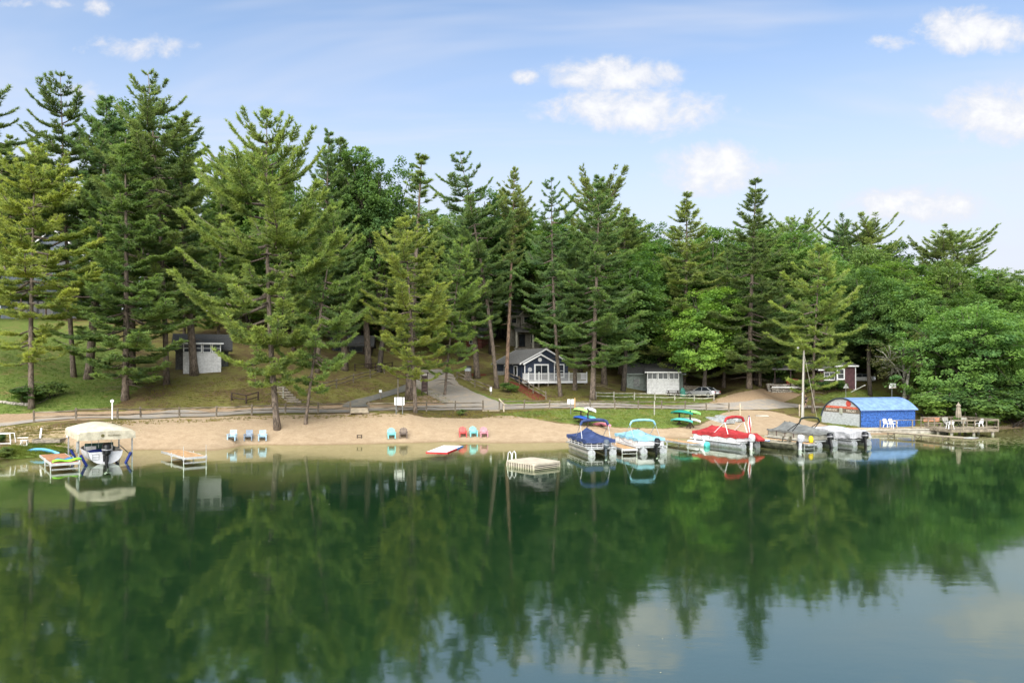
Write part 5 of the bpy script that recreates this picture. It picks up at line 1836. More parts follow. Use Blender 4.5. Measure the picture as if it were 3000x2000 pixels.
MB().box(2.75, 0.2, 0.60, 0.37, 0.52, 0.05).build('cooler_lid', M_PLASTIC_W, root)
outboard(root, -0.28, 0, 0.62, (0.52, 0.53, 0.55), -0.05, 1.15)
MB().bar((4.5, 0.15, 0.72), (3.5, 0.35, 0.8), 0.05).build('trolling_motor', M_BLACK, root)
# yellow buoy on the dock
q = at(2376, 1297, 63.9)
root = thing('buoy', 'yellow buoy standing at the stern of the grey-topped pontoon boat', 'buoy', (q.x, q.y, 0.42))
MB().lathe([(0.05, 0.0), (0.17, 0.06), (0.2, 0.2), (0.2, 0.42), (0.16, 0.54), (0.06, 0.6)], 14).build('float', mat('yellow_plastic', (0.72, 0.56, 0.02), 0.5), root, smooth=True)
MB().lathe([(0.06, 0.58), (0.06, 0.66), (0.02, 0.68)], 8).build('cap', M_BLACK, root)


def overturned(label, px, py, rz, L=4.0):
    p = hit(px, py)
    root = thing('rowing_boat', label, 'boat', p + Vector((0, 0, 0.5)), 0, rot=(math.pi, 0, rz))
    st = open_hull(L, 1.45, 0.55, 0.12, bow_w=0.35)
    hull_parts(root, st, M_ALU_D, M_ALU_D, M_ALU, floor_z=0.0)
    for y in (-0.3, 0, 0.3):
        MB().bar((0.1, y, -0.12 + abs(y) * 0.25), (L * 0.75, y, -0.10 + abs(y) * 0.25), 0.03, 0.04).build('keel_strip', M_ALU_D, root)
    return root


overturned('overturned grey aluminium rowing boat on the sand nearer the grass', 2140, 1243, R(122), 4.2)
overturned('overturned silver aluminium rowing boat nearer the dirt landing', 2172, 1237, R(126), 4.2)

# ------------------------------------------------------------------ boat lift with canopy and the runabout in it
root = thing('boat_lift', 'boat lift with a tan canvas canopy beside the red-brown dock', 'boat lift', (0, 0, 0), HEAD_L)
near_l = Vector((-30.75, 52.1, 0))
vdir = Vector((math.sin(HEAD_L), -math.cos(HEAD_L), 0))     # to the right
root.location = near_l + vdir * 1.72
M_CANV = fabric('tan_canvas', (0.50, 0.46, 0.34), 0.3)
LX, LY = 5.4, 1.72
for x in (0.1, LX - 0.6):
    for s in (-1, 1):
        MB().box(x, s * LY, 0.35, 0.085, 0.085, 3.2).build('post', M_ALU_D, root)
for s in (-1, 1):
    MB().box(LX / 2 - 0.2, s * LY, 1.86, LX, 0.06, 0.06).build('canopy_beam', M_ALU_D, root)
    MB().box(LX / 2 - 0.2, s * LY, -0.55, LX, 0.08, 0.1).build('base_beam', M_ALU_D, root)
for x in (0.35, LX - 0.9):
    MB().bar((x, -LY, -0.18), (x, 0, -0.3), 0.10, 0.12).build('cradle_beam', M_ALU_D, root)
    MB().bar((x, LY, -0.18), (x, 0, -0.3), 0.10, 0.12).build('cradle_beam', M_ALU_D, root)
for s in (-1, 1):
    MB().bar((0.2, s * 1.05, -0.1), (LX - 0.8, s * 1.05, -0.1), 0.14, 0.08).build('bunk', mat('bunk_grey', (0.2, 0.2, 0.2), 0.9), root)
    for x in (-0.05, LX - 0.9):
        MB().tube([(x, s * 1.22, -0.1), (x, s * 1.62, 0.75)], [0.09, 0.10], 10).build('guide_pad', mat('blue_guide_pad', (0.012, 0.03, 0.20), 0.6), root, smooth=True)
MB().tube([(0.15, LY + 0.05, 1.3), (0.15, LY + 0.1, 1.3)], 0.42, 20).build('winch_wheel', M_ALU_D, root)
MB().bar((LX - 0.6, -LY, 0.9), (0.3, -LY, 0.45), 0.05).build('brace', M_ALU_D, root)
cv = []
for i in range(15):
    t = i / 14
    x = -0.55 + (LX + 1.0) * t
    arch = 0.42 * (1 - (2 * t - 1) ** 4) ** 0.5
    ring = []
    for q in np.linspace(-1, 1, 19):
        if abs(q) > 0.72:
            u_ = (abs(q) - 0.72) / 0.28
            y = (LY + 0.10 + 0.03 * math.sin(i * 1.3)) * (1 if q > 0 else -1)
            z = 2.36 - u_ * 0.56
        else:
            u_ = abs(q) / 0.72
            y = (LY + 0.10) * q / 0.72
            z = 2.36 + (0.05 + arch) * (1 - u_ ** 1.7)
        ring.append(Vector((x, y, z)))
    cv.append(ring)
m_ = MB().loft(cv, cap=False, closed=False)
for ring, dx in ((cv[0], -0.03), (cv[-1], 0.03)):
    inner = ring[2:-2]
    m_.loft([inner, [Vector((p_.x + dx, p_.y, 1.80 + 0.02 * math.sin(k_))) for k_, p_ in enumerate(inner)]], cap=False, closed=False)
canopy = m_.build('canopy', M_CANV, root, smooth=True)


def lettering(txt, size, m, parent, loc, rot, extrude=0.004, name='lettering', sx=1.0, space=1.0):
    cu = bpy.data.curves.new(name, 'FONT')
    cu.body = txt
    cu.size = size
    cu.extrude = extrude
    cu.align_x = 'CENTER'
    cu.align_y = 'CENTER'
    cu.space_character = space
    tmp = bpy.data.objects.new(name, cu)
    col.objects.link(tmp)
    dg = bpy.context.evaluated_depsgraph_get()
    dg.update()
    me = bpy.data.meshes.new_from_object(tmp.evaluated_get(dg))
    bpy.data.objects.remove(tmp)
    o = link(name, me, None, parent)
    me.materials.clear()
    me.materials.append(m)
    o.location = loc
    o.rotation_euler = rot
    o.scale = (sx, 1, 1)
    return o


M_OLIVE = mat('olive_print', (0.10, 0.09, 0.03), 0.8)
lettering('ShoreStation', 0.15, M_OLIVE, canopy, (-0.60, -0.42, 2.10), (R(90), 0, R(-90)), sx=1.05)
MB().lathe([(0.005, 0), (0.115, 0), (0.115, 0.012), (0.005, 0.012)], 8, (-0.607, 0.32, 2.10), 'x').build('emblem', M_OLIVE, canopy)

M_GEL = mat('white_gelcoat', (0.78, 0.78, 0.79), 0.25, var=0.05, dirt=((0.5, 0.5, 0.46), 0.25))
rb_loc = root.location + Vector((math.cos(HEAD_L), math.sin(HEAD_L), 0)) * 0.15
bt = thing('motor_boat', 'white runabout with black outboard motor raised in the boat lift', 'boat', (rb_loc.x, rb_loc.y, 0.10), HEAD_L)
st = open_hull(5.6, 2.35, 0.98, 0.12)
hull_parts(bt, st, M_GEL, mat('boat_liner', (0.40, 0.38, 0.34), 0.7, var=0.15), M_GEL, floor_z=0.25)
MB().box(2.6, 0, 0.95, 0.06, 1.9, 0.5).build('windshield', mat('tinted_green_glass', (0.05, 0.10, 0.08), 0.1, var=0.2), bt)
MB().box(2.9, 0.55, 0.6, 0.7, 0.7, 0.75).build('console', M_GEL, bt)
MB().box(2.9, -0.55, 0.6, 0.7, 0.7, 0.75).build('console', M_GEL, bt)
MB().ball((0.75, 0.42, 0.74), (0.35, 0.72, 0.17), 12, 6).build('blue_tarp', mat('blue_tarp', (0.012, 0.03, 0.20), 0.5), bt, smooth=True)
MB().box(0.7, 0, 0.5, 0.5, 1.9, 0.45).build('rear_seat', mat('cream_vinyl', (0.5, 0.47, 0.4), 0.5), bt)
for y in (0.6, 0.15, -0.7):
    MB().tube([(1.9, y, 0.9), (1.9, y, 1.5)], 0.018, 6).build('rod_holder', M_ALU_D, bt)
outboard(bt, -0.30, 0.0, 0.55, (0.010, 0.010, 0.012), 0.0, 1.55)
for s in (0.45, 0.85):
    MB().box(-0.08, s, 0.42, 0.02, 0.02, 0.42).build('ladder_rail', M_STEEL, bt)
for z in (0.24, 0.42, 0.62):
    MB().box(-0.08, 0.65, z, 0.02, 0.42, 0.02).build('ladder_rung', M_STEEL, bt)
# ------------------------------------------------------------------ buildings
def face(kind, off):
    """map (along, outward, up) to a wall plane: S faces the lake (-y), W faces -x, E faces +x, N faces +y"""
    if kind == 'S':
        return lambda u, n, z: Vector((u, off - n, z))
    if kind == 'N':
        return lambda u, n, z: Vector((-u, off + n, z))
    if kind == 'W':
        return lambda u, n, z: Vector((off - n, u, z))
    return lambda u, n, z: Vector((off + n, -u, z))


def fbox(mb, f, u0, u1, n0, n1, z0, z1):
    vs = [f(u, n, z) for z in (z0, z1) for n in (n0, n1) for u in (u0, u1)]
    return mb.add(vs, [(0, 2, 3, 1), (4, 5, 7, 6), (0, 1, 5, 4), (2, 6, 7, 3), (0, 4, 6, 2), (1, 3, 7, 5)])


def siding(root, f, u0, u1, z0, z1, m, peak=None, lap=0.16, name='wall', proud=0.022):
    """lapped boards (real edges); peak=(u,z) closes a gable above z1"""
    mb = MB()
    ztop = peak[1] if peak else z1
    n = max(1, int(round((ztop - z0) / lap)))
    for k in range(n):
        a, b = z0 + (ztop - z0) * k / n, z0 + (ztop - z0) * (k + 1) / n

        def lim(z):
            if peak is None or z <= z1:
                return u0, u1
            t = (z - z1) / (peak[1] - z1)
            return u0 + (peak[0] - u0) * t, u1 + (peak[0] - u1) * t
        la, lb = lim(a), lim(b)
        mb.add([f(la[0], proud, a), f(la[1], proud, a), f(lb[1], 0.0, b), f(lb[0], 0.0, b)], [(0, 1, 2, 3)])
        mb.add([f(la[0], 0.0, a), f(la[1], 0.0, a), f(la[1], proud, a), f(la[0], proud, a)], [(0, 1, 2, 3)])
    # backing
    if peak:
        pts = [(u0, z0), (u1, z0), (u1, z1), peak, (u0, z1)]
    else:
        pts = [(u0, z0), (u1, z0), (u1, z1), (u0, z1)]
    mb.add([f(u, -0.06, z) for u, z in pts], [tuple(range(len(pts)))])
    return mb.build(name, m, root)


def window(root, f, u, z, w, h, nu=1, nz=1, fr=None, fw=0.08, glass=None, name='window', sill=True):
    fm = fr or M_VINYL
    mb = MB()
    for (a, b, c, d) in ((u - w / 2 - fw, u + w / 2 + fw, z + h / 2, z + h / 2 + fw), (u - w / 2 - fw, u + w / 2 + fw, z - h / 2 - fw, z - h / 2), (u - w / 2 - fw, u - w / 2, z - h / 2, z + h / 2), (u + w / 2, u + w / 2 + fw, z - h / 2, z + h / 2)):
        fbox(mb, f, a, b, 0.0, 0.065, c, d)
    for k in range(1, nu):
        x = u - w / 2 + w * k / nu
        fbox(mb, f, x - 0.03, x + 0.03, 0.0, 0.05, z - h / 2, z + h / 2)
    for k in range(1, nz):
        x = z - h / 2 + h * k / nz
        fbox(mb, f, u - w / 2, u + w / 2, 0.0, 0.045, x - 0.025, x + 0.025)
    o = mb.build(name, fm, root)
    for i in range(nu):
        for k in range(nz):
            g = MB()
            fbox(g, f, u - w / 2 + w * i / nu, u - w / 2 + w * (i + 1) / nu, 0.026, 0.032, z - h / 2 + h * k / nz, z - h / 2 + h * (k + 1) / nz)
            g.build('pane', glass or M_GLASS, o)
    if sill:
        s = MB()
        fbox(s, f, u - w / 2 - fw - 0.03, u + w / 2 + fw + 0.03, 0.0, 0.10, z - h / 2 - fw - 0.04, z - h / 2 - fw - 0.002)
        s.build('sill', fm, o)
    return o


def roof_slab(root, pts, th, m, name='roof'):
    """pts: 4 corners of the slope; slab thickness th downward"""
    a = [Vector(p) for p in pts]
    lo = [p - Vector((0, 0, th)) for p in a]
    return MB().add(a + lo, [(0, 1, 2, 3), (7, 6, 5, 4), (0, 4, 5, 1), (1, 5, 6, 2), (2, 6, 7, 3), (3, 7, 4, 0)]).build(name, m, root)


def gable(root, x0, x1, y0, y1, z0, ze, zp, wall_m, roof_m, ridge='y', over=0.35, trim=None, lap=0.16, xc=None, th=0.12):
    """plain gabled volume; ridge 'y': gables face south and north, 'x': gables face west and east"""
    trim = trim or M_VINYL
    if ridge == 'y':
        c = (x0 + x1) / 2 if xc is None else xc
        siding(root, face('S', y0), x0, x1, z0, ze, wall_m, (c, zp), lap)
        siding(root, face('N', y1), -x1, -x0, z0, ze, wall_m, (-c, zp), lap)
        siding(root, face('W', x0), y0, y1, z0, ze, wall_m, None, lap)
        siding(root, face('E', x1), -y1, -y0, z0, ze, wall_m, None, lap)
        for s, xe in ((-1, x0), (1, x1)):
            sl = (zp - ze) / abs(xe - c)
            xo = xe + s * over
            zo = ze - sl * over
            roof_slab(root, [(xo, y0 - over, zo + 0.10), (xo, y1 + over, zo + 0.10), (c, y1 + over, zp + 0.10), (c, y0 - over, zp + 0.10)], th, roof_m)
            for yy in (y0 - over - 0.025, y1 + over + 0.025):
                MB().bar((xo, yy, zo + 0.0), (c, yy, zp + 0.0), 0.05, 0.24, up=(0, 1, 0)).build('fascia', trim, root) if False else MB().add(
                    [(xo, yy - 0.02, zo - 0.12), (c, yy - 0.02, zp - 0.12), (c, yy - 0.02, zp + 0.11), (xo, yy - 0.02, zo + 0.11), (xo, yy + 0.02, zo - 0.12), (c, yy + 0.02, zp - 0.12), (c, yy + 0.02, zp + 0.11), (xo, yy + 0.02, zo + 0.11)],
                    [(0, 1, 2, 3), (7, 6, 5, 4), (0, 4, 5, 1), (1, 5, 6, 2), (2, 6, 7, 3), (3, 7, 4, 0)]).build('fascia', trim, root)
    else:
        c = (y0 + y1) / 2
        siding(root, face('S', y0), x0, x1, z0, ze, wall_m, None, lap)
        siding(root, face('N', y1), -x1, -x0, z0, ze, wall_m, None, lap)
        siding(root, face('W', x0), y0, y1, z0, ze, wall_m, (c, zp), lap)
        siding(root, face('E', x1), -y1, -y0, z0, ze, wall_m, (-c, zp), lap)
        for s, ye in ((-1, y0), (1, y1)):
            sl = (zp - ze) / abs(ye - c)
            yo, zo = ye + s * over, ze - sl * over
            roof_slab(root, [(x0 - over, yo, zo + 0.10), (x1 + over, yo, zo + 0.10), (x1 + over, c, zp + 0.10), (x0 - over, c, zp + 0.10)], th, roof_m)
            MB().box((x0 + x1) / 2, yo + s * 0.03, zo + 0.0, x1 - x0 + 2 * over, 0.04, 0.2).build('fascia', trim, root)


# ---- blue cottage with the white deck
M_NAVYW = mat('navy_siding', (0.030, 0.042, 0.070), 0.65, var=0.12, scale=3)
cz = 5.25
cot = thing('cottage', 'dark blue cottage with grey shingle roof and white railed deck', 'house', (4.4, 98.2, cz), R(24))
gable(cot, -3.5, 3.5, 0, 9, -0.25, 2.35, 4.15, M_NAVYW, M_SHINGLE, 'y', 0.4, lap=0.15)
gable(cot, -3.35, 1.05, -0.75, 2.0, -0.25, 2.32, 3.42, M_NAVYW, M_SHINGLE, 'y', 0.38, lap=0.15)
fS, fS2, fW = face('S', -0.775), face('S', -0.025), face('W', -3.5)
for sx in (-3.34, 1.03):
    MB().box(sx, -0.79, 1.05, 0.12, 0.06, 2.6).build('corner_board', M_VINYL, cot)
window(cot, fS, -0.9, 0.98, 1.75, 1.95, 2, 1, fw=0.2, name='patio_door', sill=False)
window(cot, fS2, 2.0, 1.25, 1.55, 1.55, 2, 2, fw=0.14)
window(cot, fW, 1.7, 1.25, 0.9, 1.2, 1, 1)
dr = MB()
fbox(dr, fW, 4.6, 5.6, 0, 0.05, -0.1, 2.05)
door = dr.build('door', M_VINYL, cot)
g = MB()
fbox(g, fW, 4.75, 5.45, 0.052, 0.06, 0.25, 1.9)
g.build('pane', M_GLASS, door)
mv = MB()
mv.lathe([(0.01, 0), (0.27, 0), (0.27, 0.06), (0.01, 0.06)], 16, (-1.15, -0.86, 2.72), 'y')
mv.build('round_vent', M_VINYL, cot)
wh = MB()
for k in range(8):
    a = 2 * math.pi * k / 8
    wh.bar((-2.62, -0.83, 1.42), (-2.62 + 0.34 * math.cos(a), -0.83, 1.42 + 0.34 * math.sin(a)), 0.035)
    b_ = 2 * math.pi * (k + 1) / 8
    wh.bar((-2.62 + 0.24 * math.cos(a), -0.83, 1.42 + 0.24 * math.sin(a)), (-2.62 + 0.24 * math.cos(b_), -0.83, 1.42 + 0.24 * math.sin(b_)), 0.05)
wh.build('ship_wheel', M_VINYL, cot)
# deck
dk = MB()
for k in range(14):
    dk.box(0.65, -2.55 + k * 0.135, -0.05, 8.6, 0.125, 0.04)
dk.build('deck_floor', M_WOOD_G, cot)
MB().box(0.65, -2.64, -0.2, 8.7, 0.04, 0.32).build('skirt_board', M_VINYL, cot)
for sx in (-3.7, 4.98):
    MB().box(sx, -1.7, -0.2, 0.04, 1.9, 0.32).build('skirt_board', M_VINYL, cot)
for k in range(7):
    MB().box(-3.5 + k * 1.38, -2.4, -0.75, 0.16, 0.16, 0.8).build('pier', M_WOOD_G, cot)
px_ = [-3.65, -2.15, -0.75, 0.75, 2.25, 3.4, 4.93]
for x in px_:
    MB().box(x, -2.6, 0.48, 0.11, 0.11, 1.1).build('rail_post', M_VINYL, cot)
    MB().prism([(-0.07, 0), (0.07, 0), (0, 0.09)], 'xz', -0.07, 0.07).build('post_cap', M_VINYL, cot).location = (x, -2.6, 1.03)
for a, b_ in zip(px_, px_[1:]):
    for z in (0.10, 0.92):
        MB().box((a + b_) / 2, -2.6, z, b_ - a - 0.11, 0.06, 0.07).build('rail', M_VINYL, cot)
bal = MB().box(0, 0, 0, 0.04, 0.04, 0.76)
bal0 = bal.build('baluster', M_VINYL, cot)
bal0.location = (px_[0] + 0.12, -2.6, 0.51)
for a, b_ in zip(px_, px_[1:]):
    n = int((b_ - a) / 0.145)
    for k in range(1, n):
        if (a, k) == (px_[0], 1):
            continue
        o = bal0.copy()
        col.objects.link(o)
        o.parent = cot
        o.location = (a + (b_ - a) * k / n, -2.6, 0.51)
for y in (-1.7,):
    for sx in (-3.68, 4.95):
        for z in (0.10, 0.92):
            MB().box(sx, -1.7, z, 0.06, 1.7, 0.07).build('rail', M_VINYL, cot)
        for k in range(11):
            o = bal0.copy()
            col.objects.link(o)
            o.parent = cot
            o.location = (sx, -2.45 + k * 0.15, 0.51)
# side entry hatch
MB().prism([(4.9, -0.9), (6.6, -0.9), (6.6, 0.7), (4.9, 1.2)], 'yz', -4.9, -3.75).build('side_porch', M_SHINGLE, cot)

# ---- two-storey house above the cottage
M_TAUPE = mat('taupe_siding', (0.27, 0.25, 0.205), 0.75, var=0.12)
M_CREAMT = mat('cream_trim_paint', (0.55, 0.53, 0.45), 0.6, var=0.05)
hz = zs(3.6, 126)
hs = thing('house', 'two-storey taupe house with pillared porch on the hill above the cottage', 'house', (3.6, 126, hz - 0.2), R(6))
gable(hs, -4.2, 4.2, 0, 8, 0, 6.0, 9.2, M_TAUPE, M_SHINGLE, 'x', 0.5, M_CREAMT, lap=0.2)
gable(hs, -2.2, 2.0, -0.9, 4, 3.4, 6.0, 7.9, M_TAUPE, M_SHINGLE, 'y', 0.35, M_CREAMT, lap=0.2)
roof_slab(hs, [(-3.4, -2.6, 3.0), (2.6, -2.6, 3.0), (2.6, 0, 3.75), (-3.4, 0, 3.75)], 0.2, M_SHINGLE, 'porch_roof')
for x in (-3.1, -0.3, 2.0):
    MB().box(x, -2.3, 1.4, 0.3, 0.3, 2.9).build('pillar', M_CREAMT, hs)
MB().box(-0.4, -1.3, 0.05, 6.2, 2.6, 0.2).build('porch_floor', M_CONC, hs)
f2, f0 = face('S', -0.925), face('S', -0.025)
window(hs, f2, -1.2, 5.0, 0.9, 0.9, fr=M_CREAMT)
window(hs, f2, 0.8, 5.0, 0.9, 0.9, fr=M_CREAMT)
window(hs, f0, -3.3, 4.9, 0.8, 0.9, fr=M_CREAMT)
window(hs, f0, 0.4, 1.9, 1.5, 1.7, fr=M_CREAMT)
window(hs, f0, -1.9, 1.5, 0.95, 2.0, fr=M_DARKWOOD, name='door', sill=False)
window(hs, f0, 3.3, 1.9, 0.9, 1.4, fr=M_CREAMT)

# ---- tall blue-grey house behind the pines on the left
M_SLATE = mat('slate_blue_siding', (0.125, 0.15, 0.185), 0.7, var=0.1)
Xh, Dh = (158 - CX) * 110 / F_PX, 110.0
hh_z = zs(Xh, Dh)
lh = thing('house', 'tall slate-blue gabled house with white trim behind the pines on the lawn', 'house', (Xh, Dh, hh_z - 0.3), R(14))
gable(lh, -7.0, 7.0, 0, 9, 0, 7.2, 13.6, M_SLATE, M_SHINGLE, 'y', 0.6, M_VINYL, lap=0.24)
fl = face('S', -0.03)
for (u, z, w_, h_) in ((-1.2, 7.6, 2.0, 2.6), (1.6, 7.6, 2.0, 2.6), (-3.9, 6.0, 1.4, 2.0), (4.1, 6.0, 1.4, 2.0), (-4.6, 1.6, 2.2, 2.2), (-1.4, 1.6, 2.6, 2.4), (2.0, 1.6, 2.6, 2.4), (5.0, 1.6, 1.8, 2.2)):
    window(lh, fl, u, z, w_, h_, 2, 1, glass=M_GLASS, fr=M_SLATE)
MB().box(0, -1.7, 3.35, 13.6, 3.4, 0.22).build('balcony_floor', M_DARKWOOD, lh)
for x in (-6.5, -3.2, 0, 3.2, 6.5):
    MB().box(x, -3.2, 1.6, 0.2, 0.2, 3.3).build('balcony_post', M_DARKWOOD, lh)
    MB().box(x, -3.3, 4.0, 0.1, 0.1, 1.1).build('rail_post', M_DARKWOOD, lh)
for z in (3.75, 4.5):
    MB().box(0, -3.3, z, 13.2, 0.08, 0.08).build('rail', M_DARKWOOD, lh)

# ---- white block shed on the left with a cabin behind
M_BLOCK = mat('white_block_paint', (0.66, 0.66, 0.65), 0.75, var=0.08, scale=3, dirt=((0.45, 0.45, 0.42), 0.4))
M_DKGREY = mat('dark_grey_boards', (0.075, 0.075, 0.07), 0.85, var=0.2)


M_DKSH = mat('dark_shingles', (0.07, 0.07, 0.068), 0.95, var=0.2, scale=9, bump=0.5, bscale=25)


def screened_shed(label, px0, px1, py, width_h, win_pairs, back_m, rz, back, roof_m, name='shed', per=2, zsill=1.95):
    p = hit((px0 + px1) / 2, py)
    w_ = (px1 - px0) * p.y / F_PX
    root = thing(name, label, 'shed', (p.x, p.y, p.z - 0.1), rz)
    hgt = width_h * p.y / F_PX
    zw = hgt * 0.68
    # block wall: real courses with half-bond joints
    mb = MB()
    rows = 11
    bh = zw / rows
    for r_ in range(rows):
        nb = int(w_ / 0.42)
        off = 0.5 * (r_ % 2)
        for k in range(-1, nb + 1):
            a = max(-w_ / 2, -w_ / 2 + (k + off) * w_ / nb)
            b_ = min(w_ / 2, -w_ / 2 + (k + 1 + off) * w_ / nb)
            if b_ - a > 0.03:
                mb.box((a + b_) / 2, 0.0 + 0.004 * ((k * 5 + r_ * 3) % 3), (r_ + 0.5) * bh, b_ - a - 0.014, 0.12, bh - 0.014)
    mb.build('block_wall', M_BLOCK, root)['kind'] = 'stuff'
    MB().box(0, 0.05, zw / 2, w_ - 0.02, 0.08, zw).build('mortar_backing', M_CONC, root)
    for s in (-1, 1):
        siding(root, face('W' if s < 0 else 'E', s * (w_ / 2 - 0.02)), 0.1 if s < 0 else -back, back if s < 0 else -0.1, 0, hgt - 0.2, M_BLOCK if s > 0 else back_m, None, 0.2)
    f = face('S', -0.06)
    n = win_pairs
    for k in range(n):
        u = -w_ / 2 + w_ * (k + 0.5) / n
        window(root, f, u, zw + (hgt - zw) * 0.46, w_ / n - 0.26, (hgt - zw) * 0.74, per if n == 3 else 1, 1 if n == 3 else 2, fw=0.09, fr=M_WHITE, sill=False)
    MB().box(0, 0.02, zw + (hgt - zw) / 2, w_, 0.08, hgt - zw).build('upper_wall', M_DKGREY, root)
    roof_slab(root, [(-w_ / 2 - 0.3, -0.35, hgt + 0.02), (w_ / 2 + 0.3, -0.35, hgt + 0.02), (w_ / 2 + 0.3, back, hgt + 0.55), (-w_ / 2 - 0.3, back, hgt + 0.55)], 0.09, roof_m)
    MB().box(0, -0.37, hgt - 0.06, w_ + 0.6, 0.04, 0.16).build('fascia', M_WHITE, root)
    return root, w_, hgt


sh, w_, hg = screened_shed('white block shed with a row of small windows on the left hillside', 541, 644, 1092, 90, 4, M_DKGREY, R(21), 3.0, M_DKSH)
gable(sh, -w_ / 2 - 1.0, w_ / 2 + 0.8, 3.0, 9.0, -0.2, 3.2, 4.9, M_DKGREY, M_DKSH, 'x', 0.5, M_DKGREY, lap=0.22)
gr, w_, hg = screened_shed('white block garage porch with three paired windows below the bright maple', 1896, 1989, 1156, 69, 3, M_DKGREY, R(-9), 2.6, M_DKSH, name='garage')
M_SAGE = mat('sage_grey_boards', (0.20, 0.235, 0.21), 0.8, var=0.14, dirt=((0.13, 0.14, 0.12), 0.5))
gable(gr, -w_ / 2 - 2.8, w_ / 2 + 0.7, 2.6, 9.5, -0.1, 3.1, 4.5, M_SAGE, M_DKSH, 'x', 0.4, M_SAGE, lap=0.2)
window(gr, face('S', 2.57), -w_ / 2 - 1.4, 1.7, 0.8, 1.0, 1, 2, fr=M_SAGE)

# ---- dark cabin and small red cabin glimpsed through the pines
def small_cabin(label, px, py, d, w_, hgt, wall_m, rz, wins, trim=M_WHITE, dep=6.0, rise=1.4, name='cabin'):
    X = (px - CX) * d / F_PX
    root = thing(name, label, 'cabin', (X, d, H_CAM - (py - HOR) * d / F_PX), rz)
    gable(root, -w_ / 2, w_ / 2, 0, dep, -1.0, hgt, hgt + rise, wall_m, M_DKSH, 'x', 0.4, trim, lap=0.2)
    for (u, z, a, b_) in wins:
        window(root, face('S', -0.03), u, z, a, b_, 2, 1, fr=trim)
    return root


small_cabin('dark brown cabin with a white-framed window hidden behind the pines', 1030, 1058, 104, 5.5, 2.3, M_DARKWOOD, R(8), trim=M_DKGREY, wins=((0.6, 1.9, 1.7, 0.9), (-1.9, 1.9, 1.2, 0.9)))
M_RUST = mat('rust_red_boards', (0.17, 0.055, 0.04), 0.75, var=0.15)
small_cabin('small rust-red cabin with white window beyond the crest of the driveway', 1372, 1030, 122, 4.6, 2.6, M_RUST, R(-12), ((0.7, 1.9, 0.9, 1.0),))

# ---- red-brown cabin with porch on the right
M_MARN = mat('maroon_siding', (0.085, 0.032, 0.036), 0.7, var=0.14)
pc = hit(2455, 1139)
rc = thing('cabin', 'maroon cabin with white-framed windows and an open porch above the dirt drive', 'cabin', (pc.x, 106.5, zs(pc.x, 106.5) + 0.1), R(-14))
siding(rc, face('S', 0), -2.0, 1.0, -0.5, 2.35, M_MARN, None, 0.16)
siding(rc, face('S', -0.9), 0.1, 2.6, -0.6, 2.95, M_MARN, None, 0.16)
siding(rc, face('W', 0.1), -0.9, 0.0, -0.6, 2.95, M_MARN, None, 0.16)
siding(rc, face('E', 2.6), -4.5, 0.9, -0.6, 2.95, M_MARN, None, 0.16)
siding(rc, face('N', 4.5), -2.6, 2.0, -0.6, 2.95, M_MARN, None, 0.16)
for x in (0.12, 2.58):
    MB().box(x, -0.93, 1.2, 0.12, 0.08, 3.6).build('corner_board', M_VINYL, rc)
MB().box(2.62, 4.45, 1.2, 0.08, 0.12, 3.6).build('corner_board', M_VINYL, rc)
MB().box(1.35, -0.93, -0.5, 2.5, 0.06, 0.16).build('base_board', M_VINYL, rc)
roof_slab(rc, [(-0.2, -1.3, 2.98), (2.9, -1.3, 2.98), (2.9, 5.0, 3.5), (-0.2, 5.0, 3.5)], 0.12, M_SHINGLE)
MB().box(1.35, -1.33, 2.9, 3.2, 0.05, 0.2).build('fascia', M_VINYL, rc)
MB().bar((2.93, -1.3, 2.9), (2.93, 5.0, 3.42), 0.05, 0.2).build('fascia', M_VINYL, rc)
roof_slab(rc, [(-2.3, -0.5, 2.42), (0.0, -0.5, 2.42), (0.0, 4.6, 3.3), (-2.3, 4.6, 3.3)], 0.12, M_SHINGLE)
MB().box(-1.15, -0.53, 2.34, 2.4, 0.05, 0.18).build('fascia', M_VINYL, rc)
window(rc, face('S', -0.93), 0.62, 1.75, 0.75, 1.25, 1, 2, fw=0.16)
window(rc, face('S', -0.03), -0.75, 1.45, 1.3, 0.95, 2, 2, fw=0.12)
# porch
roof_slab(rc, [(-8.6, 0.2, 2.5), (-2.0, 0.2, 2.5), (-2.0, 4.5, 3.4), (-8.6, 4.5, 3.4)], 0.16, M_SHINGLE, 'porch_roof')
for x in (-8.2, -6.0, -4.0, -2.1):
    MB().box(x, 0.45, 1.15, 0.16, 0.16, 2.6).build('porch_post', M_DARKWOOD, rc)
MB().box(-5.2, 2.3, -0.3, 6.9, 4.3, 0.3).build('porch_floor', M_WOOD_G, rc)
MB().box(-5.2, 0.12, -0.22, 6.9, 0.06, 0.2).build('porch_edge', M_VINYL, rc)
for x in (-7.2,):
    MB().box(x, 4.4, 1.0, 1.8, 0.1, 2.4).build('back_wall', M_DKGREY, rc)
_m = rc.matrix_basis if rc.matrix_basis else Matrix()
_rm = Matrix.Translation(rc.location) @ Matrix.Rotation(R(-14), 4, 'Z')
q = _rm @ Vector((-5.6, 1.6, -0.15))
pg = thing('porch_glider', 'red cushioned porch seat under the maroon cabin porch roof', 'seat', q, R(-14))
rings = [[Vector((x, -0.3 + 0.05 * math.cos(a), 0.75 + 0.35 * math.sin(a) * (1 - 0.35 * abs(x) / 0.85))) for a in np.linspace(0, 2 * math.pi, 8, endpoint=False)] for x in np.linspace(-0.85, 0.85, 7)]
M_REDV = mat('red_vinyl', (0.32, 0.02, 0.03), 0.6)
MB().loft([[p_ + Vector((0, 0.55, 0.1)) for p_ in r_] for r_ in rings]).build('backrest', M_REDV, pg, smooth=True)
